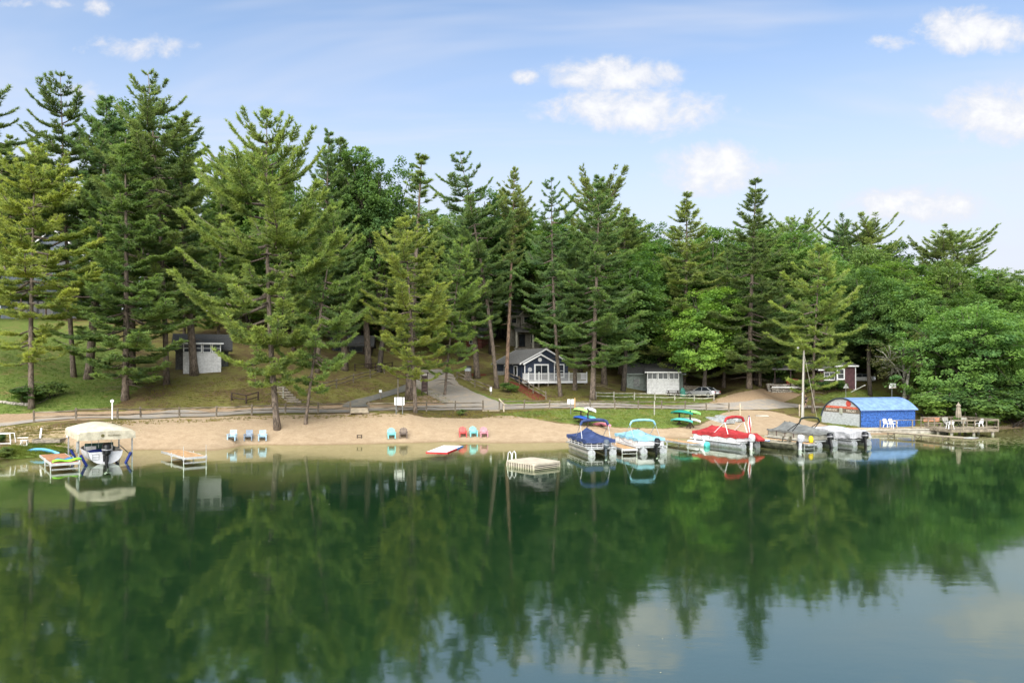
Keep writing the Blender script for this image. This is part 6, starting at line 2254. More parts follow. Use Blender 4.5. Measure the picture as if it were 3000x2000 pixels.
MB().box(0, -0.05, 0.42, 1.7, 0.6, 0.14).build('seat', M_REDV, pg)
for sx in (-0.7, 0.7):
    MB().box(sx, -0.25, 0.18, 0.08, 0.08, 0.4).build('leg', M_BLACK, pg)
    MB().box(sx, 0.2, 0.18, 0.08, 0.08, 0.4).build('leg', M_BLACK, pg)

# ---- stone retaining wall with a concrete stair block
a, b_ = hit(2262, 1150), hit(2338, 1147)
rw = thing('retaining_wall', 'rough fieldstone retaining wall at the corner of the dirt drive', 'wall', a)
base_m = []
rr_ = random.Random(8)
dirv = (b_ - a)
for r_ in range(5):
    n = 13
    for k in range(n):
        t = (k + 0.5 * (r_ % 2)) / n
        if t > 0.97 - r_ * 0.02:
            continue
        q = dirv * t
        gz_ = zs(a.x + q.x, a.y + q.y) - a.z
        s_ = rr_.uniform(0.13, 0.2)
        MB().ball((q.x + rr_.uniform(-0.04, 0.04), q.y + r_ * 0.10, gz_ + 0.08 + r_ * 0.25), (s_ * 1.3, s_, s_ * 0.85), 7, 5).build('stone', M_STONE, rw)
MB().box(dirv.x * 0.5, dirv.y * 0.5 + 0.75, 0.4, dirv.length, 0.8, 1.3).build('earth_fill', mat('earth_fill', (0.09, 0.06, 0.035), 0.95), rw)
q = hit(2260, 1148)
sb = thing('stair_block', 'pale block of concrete steps beside the fieldstone wall', 'steps', q, R(-5))
for k in range(4):
    MB().box(0, 0.1 + k * 0.28, 0.15 + k * 0.30, 1.0, 0.6, 0.27).build('step', M_CONC, sb)
# low stone edging on the left bank
a, b_ = hit(0, 1182), hit(84, 1188)
rw = thing('stone_edging', 'row of rough stones along the foot of the lawn by the road', 'wall', a)
for k in range(16):
    t = k / 15
    q = (b_ - a) * t
    gz_ = zs(a.x + q.x, a.y + q.y) - a.z
    s_ = rr_.uniform(0.16, 0.28)
    MB().ball((q.x, q.y + rr_.uniform(-0.1, 0.1), gz_ + 0.08), (s_ * 1.3, s_, s_ * 0.8), 7, 5).build('stone', M_STONE, rw)

# ---- boathouse
bo = thing('boathouse', 'blue boathouse with a curved pale blue roof and a painted grey gable end', 'boathouse', (38.0, 80.0, 0.35), math.atan2(0.272, 0.962))
LB = 7.3


def arch(y):
    if y < 2.8:
        return 2.05 + 1.1 * (1 - ((2.8 - y) / 2.8) ** 2)
    return 0.5 + 2.65 * math.sqrt(max(0, 1 - ((y - 2.8) / 3.45) ** 2))


ys = list(np.linspace(0, 6.2, 25))
M_BLUEW = mat('royal_blue_shingle', (0.035, 0.110, 0.36), 0.75, var=0.28, scale=6, bump=0.5, bscale=22, dirt=((0.05, 0.17, 0.5), 0.5))
M_BLUER = mat('pale_blue_metal_roof', (0.17, 0.275, 0.54), 0.5, var=0.12, scale=2, dirt=((0.25, 0.36, 0.58), 0.6))
M_GREYB = mat('weathered_grey_boards', (0.47, 0.50, 0.51), 0.85, var=0.14, scale=3, stretch=(1, 1, 6), dirt=((0.27, 0.26, 0.24), 0.55))
gm = MB()
nb = 16
for k in range(nb):                       # horizontal boards of the gable end, each with its own edge
    z0, z1 = 3.14 * k / nb, 3.14 * (k + 1) / nb - 0.012
    yy = [y for y in np.linspace(0, 6.2, 200) if arch(y) >= z1]
    if not yy:
        continue
    gm.box(-0.03 - 0.006 * (k % 2), (yy[0] + yy[-1]) / 2, (z0 + z1) / 2, 0.06, yy[-1] - yy[0], z1 - z0)
gm.build('gable_boards', M_GREYB, bo)
MB().prism([(y, arch(y) - 0.02) for y in ys] + [(6.2, 0), (0, 0)], 'yz', 0.0, 0.05).build('gable_backing', M_GREYB, bo)
MB().prism([(y, arch(y) - 0.02) for y in ys] + [(6.2, 0), (0, 0)], 'yz', LB - 0.05, LB).build('rear_gable', M_BLUEW, bo)
fy = face('S', 0.0)
sw = MB()
for r_ in range(10):                      # shingle courses on the long blue wall
    for k in range(18):
        off = 0.5 * (r_ % 2)
        a0, a1 = max(0, (k + off) * LB / 18), min(LB, (k + 1 + off) * LB / 18 - 0.012)
        if a1 - a0 > 0.03:
            sw.add([(a0, -0.03 - 0.006 * ((k * 3 + r_) % 3), r_ * 0.205), (a1, -0.03 - 0.006 * ((k * 3 + r_) % 3), r_ * 0.205), (a1, 0, r_ * 0.205 + 0.21), (a0, 0, r_ * 0.205 + 0.21)], [(0, 1, 2, 3)])
sw.build('blue_wall', M_BLUEW, bo)
MB().box(LB / 2, 0.05, 1.02, LB - 0.1, 0.06, 2.05).build('wall_backing', M_BLUEW, bo)
roof = []
for y in [-0.22] + ys:
    z = arch(max(y, 0)) + 0.04 - (0.17 if y < 0 else 0)
    roof.append([Vector((x, y, z + (0.012 if i % 2 else 0))) for i, x in enumerate(np.linspace(-0.12, LB + 0.25, 40))])
rfm = MB().loft(roof, cap=False, closed=False)
rfm.loft([[p_ - Vector((0, 0, 0.05)) for p_ in r_] for r_ in roof], cap=False, closed=False)
rfm.build('roof', M_BLUER, bo)
tr_ = MB()
pts = [(-0.13, y, arch(max(y, 0)) + 0.0) for y in ys]
tr_.tube(pts, 0.085, 6)
tr_.build('arch_trim', mat('dark_trim', (0.03, 0.045, 0.06), 0.7), bo)
MB().box(-0.06, -0.03, 1.0, 0.1, 0.1, 2.1).build('corner_board', mat('dark_trim', (0.03, 0.045, 0.06), 0.7), bo)
MB().tube([(-0.1, 2.0, arch(2.0) + 0.08), (LB + 0.2, 2.0, arch(2.0) + 0.08)], 0.03, 6).build('roof_ridge_strip', M_BLUER, bo)
M_ORANGE = mat('faded_orange_red_paint', (0.55, 0.13, 0.075), 0.75, var=0.15, scale=4)
M_BROWNB = mat('faded_brown_band', (0.145, 0.12, 0.09), 0.75, var=0.15, scale=4)


def band(z0, z1, m, name, n=-0.075):
    lo = [y for y in np.linspace(0, 6.2, 300) if arch(y) - 0.08 >= z0]
    hi = [y for y in np.linspace(0, 6.2, 300) if arch(y) - 0.08 >= z1]
    MB().prism([(lo[0], z0), (lo[-1], z0), (hi[-1], z1), (hi[0], z1)], 'yz', n - 0.004, n).build(name, m, bo)


band(2.0, 2.25, M_ORANGE, 'orange_band')
band(1.52, 1.99, M_BROWNB, 'name_band')
MB().lathe([(0.01, 0), (0.37, 0), (0.37, 0.006), (0.01, 0.006)], 20, (-0.088, 1.75, 2.58), 'x').build('red_disc', mat('red_disc_paint', (0.50, 0.07, 0.05), 0.7, var=0.1), bo)
MB().lathe([(0.37, 0), (0.43, 0), (0.43, 0.004), (0.37, 0.004)], 20, (-0.086, 1.75, 2.58), 'x').build('disc_halo', mat('disc_halo_paint', (0.62, 0.36, 0.32), 0.7), bo)
M_LET = mat('pale_lettering', (0.72, 0.66, 0.55), 0.7)
lettering('PINEVIEW', 0.36, M_LET, bo, (-0.088, 4.45, 1.755), (R(90), 0, R(-90)), sx=1.1, space=1.05)
lettering('RESORT', 0.36, M_LET, bo, (-0.088, 1.35, 1.755), (R(90), 0, R(-90)), sx=1.1, space=1.05)
MB().box(-0.16, 2.85, 1.75, 0.18, 0.32, 0.62).build('lamp_box', mat('lamp_green', (0.36, 0.38, 0.30), 0.6), bo)
MB().prism([(3.05, 1.52), (3.28, 1.55), (3.14, 1.72)], 'yz', -0.095, -0.086).build('arrow', M_WHITE, bo)
# ------------------------------------------------------------------ seawall, deck and its furniture
sw_ = thing('seawall', 'low pale concrete seawall in front of the boathouse', 'wall', (0, 0, 0))
sa, sb_ = Vector((33.6, 76.3, 0)), Vector((46.4, 78.6, 0))
nseg = 8
for k in range(nseg):
    p, q = sa.lerp(sb_, k / nseg), sa.lerp(sb_, (k + 0.985) / nseg)
    MB().bar(p + Vector((0, 0, -0.25)), q + Vector((0, 0, -0.25)), 0.28, 1.25).build('wall_section', M_CONC, sw_)
    MB().bar(p + Vector((0, 0, 0.415)), q + Vector((0, 0, 0.415)), 0.5, 0.07).build('cap_stone', mat('pale_cap', (0.52, 0.48, 0.40), 0.85, var=0.1), sw_)
# walkway behind the wall
wk = thing('walkway', 'pale boarded walkway along the seawall with a wooden handrail', 'walkway', (0, 0, 0))
dv = (sb_ - sa).normalized()
nv = Vector((-dv.y, dv.x, 0))
for k in range(30):
    c = sa + dv * (0.25 + k * 0.43) + nv * 0.85
    M_ = Matrix.Translation((c.x, c.y, 0.50)) @ Matrix.Rotation(math.atan2(dv.y, dv.x), 4, 'Z')
    MB().box(0, 0, 0, 0.40, 1.15, 0.05, M_).build('board', M_BOARD, wk)
r0 = at(2586, 1252, 76.9)
t0 = (Vector((r0.x, r0.y, 0)) - sa).dot(dv)
rail_pts = [sa + dv * t + nv * 0.05 for t in np.linspace(t0, (sb_ - sa).length - 0.1, 5)]
for p in rail_pts:
    MB().box(p.x, p.y, 0.82, 0.1, 0.1, 1.2).build('rail_post', M_DECKWOOD, wk)
for a, b in zip(rail_pts, rail_pts[1:]):
    MB().bar(a + Vector((0, 0, 1.38)), b + Vector((0, 0, 1.38)), 0.13, 0.05).build('rail', M_DECKWOOD, wk)
    MB().bar(a + Vector((0, 0, 0.62)), b + Vector((0, 0, 0.62)), 0.05, 0.1).build('rail', M_DECKWOOD, wk)

DA = Vector((44.9, 75.1, 0))
DR = R(9)
pl = thing('lake_deck', 'raised wooden lakeside deck with railings on posts over the water', 'deck', DA, DR)
DW, DD, DZ = 5.5, 4.3, 0.60
for k in range(int(DD / 0.145)):
    MB().box(DW / 2, 0.07 + k * 0.145, DZ - 0.02, DW, 0.135, 0.04).build('deck_board', M_DECKWOOD, pl)
MB().box(DW / 2, 0.0, DZ - 0.16, DW + 0.06, 0.05, 0.24).build('rim_joist', M_DECKWOOD, pl)
MB().box(0.0, DD / 2, DZ - 0.16, 0.05, DD, 0.24).build('rim_joist', M_DECKWOOD, pl)
MB().box(DW, DD / 2, DZ - 0.16, 0.05, DD, 0.24).build('rim_joist', M_DECKWOOD, pl)
for x in (0.35, 2.9, 5.1):
    for y in (0.3, 2.2, 4.0):
        MB().lathe([(0.14, -1.5), (0.14, DZ - 0.04)], 10, (x, y, 0)).build('pile', M_CONC, pl)


def rail_line(pts, dirx):
    for (x, y) in pts:
        MB().box(x, y, DZ + 0.42, 0.09, 0.09, 1.15).build('rail_post', M_DECKWOOD, pl)
    for (a, b) in zip(pts, pts[1:]):
        for z, w_, h_ in ((DZ + 1.0, 0.14, 0.04), (DZ + 0.9, 0.04, 0.09), (DZ + 0.22, 0.04, 0.09)):
            MB().bar((a[0], a[1], z), (b[0], b[1], z), w_, h_).build('rail', M_DECKWOOD, pl)


rail_line([(0.02, -0.03), (1.4, -0.03), (2.75, -0.03), (4.1, -0.03), (5.48, -0.03)], 1)
rail_line([(5.52, 0.05), (5.52, 2.1), (5.52, 4.25)], 0)
rail_line([(-0.02, 2.3), (-0.02, 4.25)], 0)
rail_line([(0.02, 4.32), (1.8, 4.32), (3.6, 4.32), (5.48, 4.32)], 1)
DM = Matrix.Translation(DA) @ Matrix.Rotation(DR, 4, 'Z')


def on_deck(x, y, z=DZ):
    return DM @ Vector((x, y, z))


def resin_chair(label, loc, rz, s=1.0):
    root = thing('plastic_chair', label, 'chair', loc, rz)
    root.scale = (s, s, s)
    MB().box(0, 0, 0.43, 0.46, 0.44, 0.035).build('seat', M_PLASTIC_W, root)
    rings = []
    for z, w_, y in ((0.42, 0.21, 0.21), (0.62, 0.23, 0.25), (0.8, 0.22, 0.29), (0.88, 0.12, 0.31)):
        rings.append([Vector((w_ * u, y + 0.04 * (u * u), z)) for u in np.linspace(-1, 1, 7)])
    bk = MB().loft(rings, cap=False, closed=False)
    bk.loft([[p_ + Vector((0, 0.025, 0)) for p_ in r_] for r_ in rings], cap=False, closed=False)
    bk.build('backrest', M_PLASTIC_W, root, smooth=True)
    for s_ in (-1, 1):
        MB().tube([(s_ * 0.26, -0.22, 0.42), (s_ * 0.28, -0.2, 0.64), (s_ * 0.27, 0.25, 0.68)], 0.03, 6).build('armrest', M_PLASTIC_W, root)
        MB().bar((s_ * 0.21, -0.19, 0.42), (s_ * 0.26, -0.25, 0), 0.055).build('leg', M_PLASTIC_W, root)
        MB().bar((s_ * 0.20, 0.19, 0.42), (s_ * 0.25, 0.28, 0), 0.055).build('leg', M_PLASTIC_W, root)
    return root


for px_, lab in ((2600, 'white plastic chair on the walkway, at the end of the handrail'), (2617, 'white plastic chair on the walkway, second from the end of the handrail')):
    q = at(px_, 1252, 77.9)
    resin_chair(lab, (q.x, q.y, 0.525), R(20), 1.12)
resin_chair('white plastic chair on the deck by the walkway entrance', on_deck(0.75, 1.0), R(175), 1.05)
resin_chair('white plastic chair at the outer corner of the deck', on_deck(4.95, 1.9), R(-80), 1.05)
# folding table with black base, brown chairs, closed umbrella, orange bench
tb = thing('patio_table', 'round dark patio table with a closed umbrella through it on the deck', 'table', on_deck(2.75, 2.2), 0)
MB().lathe([(0.02, 0.70), (0.68, 0.70), (0.68, 0.74), (0.02, 0.74)], 20).build('table_top', M_WOOD_G, tb)
for k in range(4):
    a = math.pi / 4 + k * math.pi / 2
    MB().bar((0.5 * math.cos(a), 0.5 * math.sin(a), 0.0), (0.15 * math.cos(a + 1.5), 0.15 * math.sin(a + 1.5), 0.7), 0.05).build('leg', M_BLACK, tb)
um = thing('umbrella', 'closed tan patio umbrella standing in the deck table', 'umbrella', on_deck(2.75, 2.2), 0)
MB().tube([(0, 0, 0), (0, 0, 2.7)], 0.022, 8).build('pole', M_WOOD_G, um)
pr = [(0.19, 1.05), (0.24, 1.15), (0.22, 1.6), (0.17, 2.05), (0.13, 2.2), (0.21, 2.32), (0.15, 2.42), (0.05, 2.58), (0.01, 2.72)]
rings = []
for r_, z in pr:
    rings.append([Vector((r_ * (1 + 0.18 * math.cos(8 * a)) * math.cos(a), r_ * (1 + 0.18 * math.cos(8 * a)) * math.sin(a), z)) for a in np.linspace(0, 2 * math.pi, 24, endpoint=False)])
MB().loft(rings).build('folded_canopy', fabric('taupe_canvas', (0.27, 0.235, 0.175)), um, smooth=True)


def folding_chair(label, loc, rz, m):
    root = thing('folding_chair', label, 'chair', loc, rz)
    MB().box(0, 0, 0.42, 0.48, 0.45, 0.05).build('seat', m, root)
    MB().bar((0, 0.2, 0.42), (0, 0.38, 1.0), 0.48, 0.04, up=(0, 1, 0)).build('backrest', m, root)
    for s_ in (-1, 1):
        MB().bar((s_ * 0.25, -0.25, 0), (s_ * 0.25, 0.25, 0.6), 0.035).build('leg', M_BLACK, root)
        MB().bar((s_ * 0.25, 0.25, 0), (s_ * 0.25, -0.22, 0.62), 0.035).build('leg', M_BLACK, root)
        MB().box(s_ * 0.27, 0.0, 0.63, 0.05, 0.45, 0.035).build('armrest', M_BLACK, root)
    return root


M_SLING = mat('grey_sling', (0.33, 0.32, 0.27), 0.8)
folding_chair('grey sling chair behind the deck table, on the orange bench side', on_deck(1.95, 2.9), R(25), M_SLING)
folding_chair('grey sling chair behind the deck table, facing the walkway', on_deck(2.4, 3.3), R(5), M_SLING)
folding_chair('grey sling chair at the far side of the deck table toward the shore trees', on_deck(3.75, 2.7), R(-40), M_SLING)
be = thing('storage_bench', 'wooden bench with an orange-brown back against the deck rail', 'bench', on_deck(0.85, 3.6), R(2))
MB().box(0, 0, 0.4, 1.7, 0.5, 0.07).build('seat', M_DECKWOOD, be)
MB().box(0, 0.26, 0.75, 1.75, 0.06, 0.42).build('backrest', mat('orange_brown_boards', (0.45, 0.20, 0.11), 0.7, var=0.12), be)
for x in (-0.75, 0.75):
    MB().box(x, 0, 0.18, 0.08, 0.45, 0.38).build('leg', M_DECKWOOD, be)
# potted reeds behind the deck
q = on_deck(4.1, 3.9)
tree('bush', q, q.z + 1.15, 0.5, MAP, 'leafy potted plant at the back rail of the deck', name='potted_plant', cat='plant')
# white post at the right edge of the shore
q = atz(2999, 1268, 0.0)
wp = thing('marker_post', 'white post standing in the shallow water past the deck', 'post', (q.x + 0.25, q.y, 0))
MB().box(0, 0, 0.3, 0.2, 0.2, 1.9).build('post', M_WHITE, wp)
MB().prism([(-0.1, 0), (0.1, 0), (0, 0.08)], 'xz', -0.1, 0.1).build('cap', M_WHITE, wp).location = (0, 0, 1.25)

# ------------------------------------------------------------------ lamp pole with guy wire
p = hit(2352, 1223)
toph = H_CAM - (1018 - HOR) * p.y / F_PX - p.z
lp = thing('lamp_pole', 'tall grey wooden pole with a lamp arm and guy wire at the boat landing', 'lamp', p)
MB().tube([(0, 0, -0.5), (0.03, 0, toph * 0.5), (0.14, 0, toph)], [0.15, 0.13, 0.10], 10).build('pole', mat('pale_grey_pole', (0.36, 0.34, 0.29), 0.85, var=0.15, bump=0.4, bscale=12, stretch=(4, 4, 0.5)), lp, smooth=True)
MB().tube([(0.14, 0, toph - 0.25), (0.0, -0.1, toph + 0.02), (-0.35, -0.3, toph + 0.1), (-0.72, -0.5, toph + 0.06)], 0.03, 7).build('lamp_arm', M_ALU, lp)
lm = MB().lathe([(0.02, 0.16), (0.10, 0.12), (0.17, 0.0), (0.15, -0.03)], 12, (-0.78, -0.53, toph - 0.06)).build('lamp_head', M_ALU, lp, smooth=True)
MB().ball((-0.78, -0.53, toph - 0.10), 0.09, 10, 6).build('lens', mat('lamp_lens', (0.7, 0.7, 0.66), 0.2), lp, smooth=True)
g = hit(2394, 1226)
MB().tube([(0.14, 0, toph - 0.6), tuple(Vector((g.x, g.y, g.z)) - p)], 0.014, 6).build('guy_wire', mat('pale_guard', (0.60, 0.57, 0.45), 0.6), lp)
MB().tube([(-0.16, -0.1, 0.0), (-0.1, -0.12, 3.0)], 0.03, 6).build('conduit', M_VINYL, lp)

# ------------------------------------------------------------------ person walking on the road
def person():
    p = hit(2361, 1194.5)
    root = thing('person', 'person in dark shirt and shorts walking along the road behind the lamp pole', 'person', p, R(200))
    def skin(name, verts, edges, radii, m):
        me = bpy.data.meshes.new(name)
        me.from_pydata(verts, edges, [])
        o = link(name, me, m, root)
        md = o.modifiers.new('skin', 'SKIN')
        md.use_smooth_shade = True
        for i, r_ in enumerate(radii):
            me.skin_vertices[0].data[i].radius = (r_, r_) if not isinstance(r_, tuple) else r_
        me.skin_vertices[0].data[0].use_root = True
        sb = o.modifiers.new('sub', 'SUBSURF')
        sb.levels = 1
        sb.render_levels = 2
        return o
    # local +x is the walking direction
    V = [(0, 0, 0.93), (0.02, 0, 1.12), (0.03, 0, 1.32), (0.03, 0, 1.43), (0.045, 0, 1.50), (0.06, 0, 1.58), (0.06, 0, 1.70),
         (0.02, 0.10, 0.88), (0.14, 0.10, 0.50), (0.30, 0.10, 0.08), (0.42, 0.10, 0.035),
         (-0.02, -0.10, 0.88), (-0.06, -0.10, 0.48), (-0.34, -0.10, 0.17), (-0.28, -0.10, 0.06),
         (0.03, 0.20, 1.38), (-0.10, 0.25, 1.12), (0.02, 0.25, 0.88), (0.07, 0.25, 0.79),
         (0.03, -0.20, 1.38), (0.10, -0.25, 1.12), (0.28, -0.23, 0.98), (0.36, -0.22, 0.97)]
    E = [(0, 1), (1, 2), (2, 3), (3, 4), (4, 5), (5, 6), (0, 7), (7, 8), (8, 9), (9, 10), (0, 11), (11, 12), (12, 13), (13, 14), (3, 15), (15, 16), (16, 17), (17, 18), (3, 19), (19, 20), (20, 21), (21, 22)]
    Rr = [(0.15, 0.12), (0.14, 0.11), (0.16, 0.12), (0.12, 0.10), 0.055, 0.085, 0.075, 0.095, 0.062, 0.042, 0.035, 0.095, 0.062, 0.042, 0.035, 0.06, 0.042, 0.034, 0.03, 0.06, 0.042, 0.034, 0.03]
    skin('body', V, E, Rr, M_SKIN)
    M_SH = mat('dark_grey_shirt', (0.045, 0.045, 0.05), 0.85)
    M_ST = mat('black_shorts', (0.018, 0.016, 0.02), 0.85)
    skin('shirt', [(0, 0, 0.92), (0.02, 0, 1.12), (0.03, 0, 1.32), (0.03, 0, 1.425), (0.03, 0.195, 1.375), (-0.04, 0.235, 1.22), (0.03, -0.195, 1.375), (0.075, -0.235, 1.22)], [(0, 1), (1, 2), (2, 3), (3, 4), (4, 5), (3, 6), (6, 7)], [(0.175, 0.14), (0.16, 0.13), (0.18, 0.14), (0.125, 0.11), 0.08, 0.065, 0.08, 0.065], M_SH)
    skin('shorts', [(0, 0, 0.96), (0.0, 0, 0.86), (0.025, 0.10, 0.82), (0.10, 0.105, 0.60), (-0.02, -0.10, 0.82), (-0.045, -0.105, 0.60)], [(0, 1), (1, 2), (2, 3), (1, 4), (4, 5)], [(0.165, 0.13), (0.16, 0.13), 0.115, 0.10, 0.115, 0.10], M_ST)
    for (x, y, z, ry, nm, m) in ((0.36, 0.10, 0.05, 0.0, 'shoe', M_PLASTIC_W), (-0.31, -0.10, 0.12, 0.9, 'shoe', M_BLACK)):
        MB().ball((0, 0, 0), (0.14, 0.05, 0.05), 12, 7, Matrix.Translation((x, y, z)) @ Matrix.Rotation(ry, 4, 'Y')).build(nm, m, root, smooth=True)
    hd = MB().ball((0.055, 0, 1.655), (0.10, 0.08, 0.125), 14, 10).build('head', M_SKIN, root, smooth=True)
    MB().ball((0.03, 0, 1.70), (0.105, 0.088, 0.10), 14, 8).build('hair', mat('dark_hair', (0.02, 0.014, 0.01), 0.8), hd, smooth=True)
    MB().ball((0.155, 0, 1.64), (0.022, 0.016, 0.026), 8, 6).build('nose', M_SKIN, hd, smooth=True)
    for s_ in (-1, 1):
        MB().ball((0.137, s_ * 0.034, 1.665), (0.012, 0.015, 0.009), 8, 5).build('eye', M_BLACK, hd)
        MB().ball((0.05, s_ * 0.082, 1.65), (0.025, 0.012, 0.035), 8, 5).build('ear', M_SKIN, hd, smooth=True)
    MB().ball((0.143, 0, 1.595), (0.012, 0.026, 0.006), 8, 5).build('mouth', mat('lips', (0.3, 0.12, 0.1), 0.6), hd)
    # hands: palm and five fingers
    for (hx, hy, hz_, dx, dz) in ((0.09, 0.25, 0.765, 0.35, -0.94), (0.40, -0.22, 0.97, 0.98, 0.0)):
        d = Vector((dx, 0, dz)).normalized()
        u = Vector((0, 1, 0))
        n_ = d.cross(u)
        hm = MB()
        c = Vector((hx, hy, hz_))
        hm.tube([c - d * 0.03, c, c + d * 0.05], [0.025, 0.036, 0.032], 8, squash=0.5)
        for k, ln in enumerate((0.07, 0.08, 0.075, 0.06)):
            b0 = c + d * 0.045 + u * (0.028 - 0.019 * k)
            hm.tube([b0, b0 + d * ln * 0.55, b0 + d * ln * 0.85 + n_ * 0.025], [0.0095, 0.009, 0.007], 6)
        hm.tube([c + u * 0.02, c + d * 0.03 + u * 0.055, c + d * 0.06 + u * 0.05], [0.012, 0.011, 0.008], 6)
        hm.build('hand', M_SKIN, root, smooth=True)
    return p, root


pp, proot = person()

# ------------------------------------------------------------------ parked car
def car(label, px, py, rz, colr, s=1.0):
    p = hit(px, py)
    root = thing('parked_car', label, 'car', p, rz)
    root.scale = (s, s, s)
    paint = mat('car_paint_%d' % int(colr[0] * 100), colr, 0.25, 0.6, var=0.05)
    # lower body: stations along x (rear 0 -> front 4.6): (x, half width, sill z, belt z)
    st = [(0.0, 0.74, 0.42, 0.86), (0.08, 0.82, 0.34, 0.95), (0.5, 0.88, 0.28, 0.98), (1.5, 0.90, 0.25, 0.95), (2.8, 0.90, 0.25, 0.92), (3.8, 0.88, 0.28, 0.84), (4.4, 0.80, 0.32, 0.72), (4.6, 0.66, 0.38, 0.62)]
    rings = []
    for (x, w_, z0, z1) in st:
        rings.append([Vector((x, w_ * 0.86, z0)), Vector((x, w_, z0 + 0.12)), Vector((x, w_, (z0 + z1) / 2)), Vector((x, w_ * 0.96, z1 - 0.05)), Vector((x, w_ * 0.80, z1)), Vector((x, 0, z1 + 0.02)),
                      Vector((x, -w_ * 0.80, z1)), Vector((x, -w_ * 0.96, z1 - 0.05)), Vector((x, -w_, (z0 + z1) / 2)), Vector((x, -w_, z0 + 0.12)), Vector((x, -w_ * 0.86, z0)), Vector((x, 0, z0 - 0.02))])
    MB().loft(rings).build('body', paint, root, smooth=True)
    cab = [(0.55, 0.66, 0.97, 0.99), (1.15, 0.70, 0.95, 1.36), (1.9, 0.72, 0.94, 1.44), (2.5, 0.71, 0.93, 1.40), (3.35, 0.66, 0.88, 0.94)]
    gr_ = []
    for (x, w_, z0, z1) in cab:
        gr_.append([Vector((x, w_ + 0.07, z0 - 0.03)), Vector((x, w_, z1 - 0.05)), Vector((x, w_ * 0.75, z1)), Vector((x, 0, z1 + 0.015)), Vector((x, -w_ * 0.75, z1)), Vector((x, -w_, z1 - 0.05)), Vector((x, -w_ - 0.07, z0 - 0.03)), Vector((x, 0, z0 - 0.05))])
    MB().loft(gr_).build('windows', M_GLASS, root, smooth=True)
    rf = [[p_ + Vector((0, 0, 0.012)) for p_ in r_[1:6]] for r_ in gr_[1:4]]
    MB().loft(rf, cap=False, closed=False).build('roof', paint, root, smooth=True)
    for (a, b) in ((0, 1), (3, 4)):
        for i in (1, 5):
            MB().tube([gr_[a][i] + Vector((0, 0, 0.01)), gr_[b][i] + Vector((0, 0, 0.01))], 0.035, 6).build('pillar', paint, root)
    for s_ in (-1, 1):
        MB().tube([(1.95, s_ * 0.79, 0.9), (1.95, s_ * 0.725, 1.38)], 0.03, 6).build('pillar', paint, root)
        MB().box(0.02, s_ * 0.60, 0.78, 0.08, 0.30, 0.13).build('tail_light', mat('tail_light_red', (0.25, 0.01, 0.01), 0.2), root)
        MB().box(4.5, s_ * 0.55, 0.6, 0.12, 0.3, 0.12).build('headlight', M_PLASTIC_W, root)
        MB().box(3.0, s_ * 0.98, 0.98, 0.14, 0.18, 0.11).build('mirror', paint, root)
        for x in (0.85, 3.75):
            wl = MB().lathe([(0.05, -0.11), (0.32, -0.11), (0.335, 0), (0.32, 0.11), (0.05, 0.11)], 20, (x, s_ * 0.80, 0.33), 'y').build('wheel', M_RUBBER, root, smooth=True)
            MB().lathe([(0.02, -0.12), (0.21, -0.12), (0.21, 0.12), (0.02, 0.12)], 14, (x, s_ * 0.805, 0.33), 'y').build('rim', M_ALU, wl)
    MB().box(-0.02, 0, 0.62, 0.03, 0.5, 0.13).build('number_plate', M_PLASTIC_W, root)
    MB().box(0.0, 0, 0.46, 0.08, 1.4, 0.16).build('bumper', M_BLACK, root)
    return root


car('silver sedan parked at the end of the pale-railed fence', 2102, 1165, R(132), (0.55, 0.55, 0.57))
car('white car half hidden in the trees beside the maroon cabin', 2562, 1122, R(168), (0.75, 0.75, 0.75))

# ------------------------------------------------------------------ things round the white garage
p = hit(1972, 1160)
pt = thing('picnic_table', 'dark picnic table on the grass in front of the white garage', 'table', p, R(4))
MB().box(0, 0, 0.74, 1.8, 0.7, 0.05).build('top', M_DARKWOOD, pt)
for y in (-0.7, 0.7):
    MB().box(0, y, 0.44, 1.8, 0.26, 0.05).build('bench', M_DARKWOOD, pt)
for x in (-0.65, 0.65):
    MB().bar((x, -0.75, 0), (x, 0.25, 0.72), 0.08).build('leg', M_DARKWOOD, pt)
    MB().bar((x, 0.75, 0), (x, -0.25, 0.72), 0.08).build('leg', M_DARKWOOD, pt)
    MB().box(x, 0, 0.4, 0.06, 1.5, 0.08).build('cross_bar', M_DARKWOOD, pt)


def covered_heap(name, label, px, py, s, colr, cat, dx=0):
    p = hit(px, py)
    r = np.random.default_rng(int(px))
    rings = []
    for z in np.linspace(0, 1, 7):
        k = (1 - z ** 2.5) ** 0.5 if z < 1 else 0.08
        rings.append([Vector((s[0] * k * math.cos(a) * (1 + 0.12 * math.sin(3 * a + px)), s[1] * k * math.sin(a) * (1 + 0.1 * math.cos(2 * a)), s[2] * z * (1 + 0.06 * math.sin(4 * a)))) for a in np.linspace(0, 2 * math.pi, 14, endpoint=False)])
    o = MB().loft(rings).build(name, fabric(name + '_cloth_%d' % int(px), colr), smooth=True)
    o.location = p
    return tag(o, label, cat)


covered_heap('covered_grill', 'grill under a green cover beside the white garage, next to its wall', 2000, 1160, (0.42, 0.4, 1.15), (0.06, 0.22, 0.17), 'grill')
covered_heap('covered_grill', 'grill under a green cover between the other grill and the blue tarp', 2014, 1160, (0.42, 0.4, 1.2), (0.07, 0.26, 0.20), 'grill')
covered_heap('tarp_heap', 'dark blue tarpaulin heap beside the green covered grills', 2028, 1161, (0.62, 0.5, 1.25), (0.015, 0.04, 0.11), 'tarp')
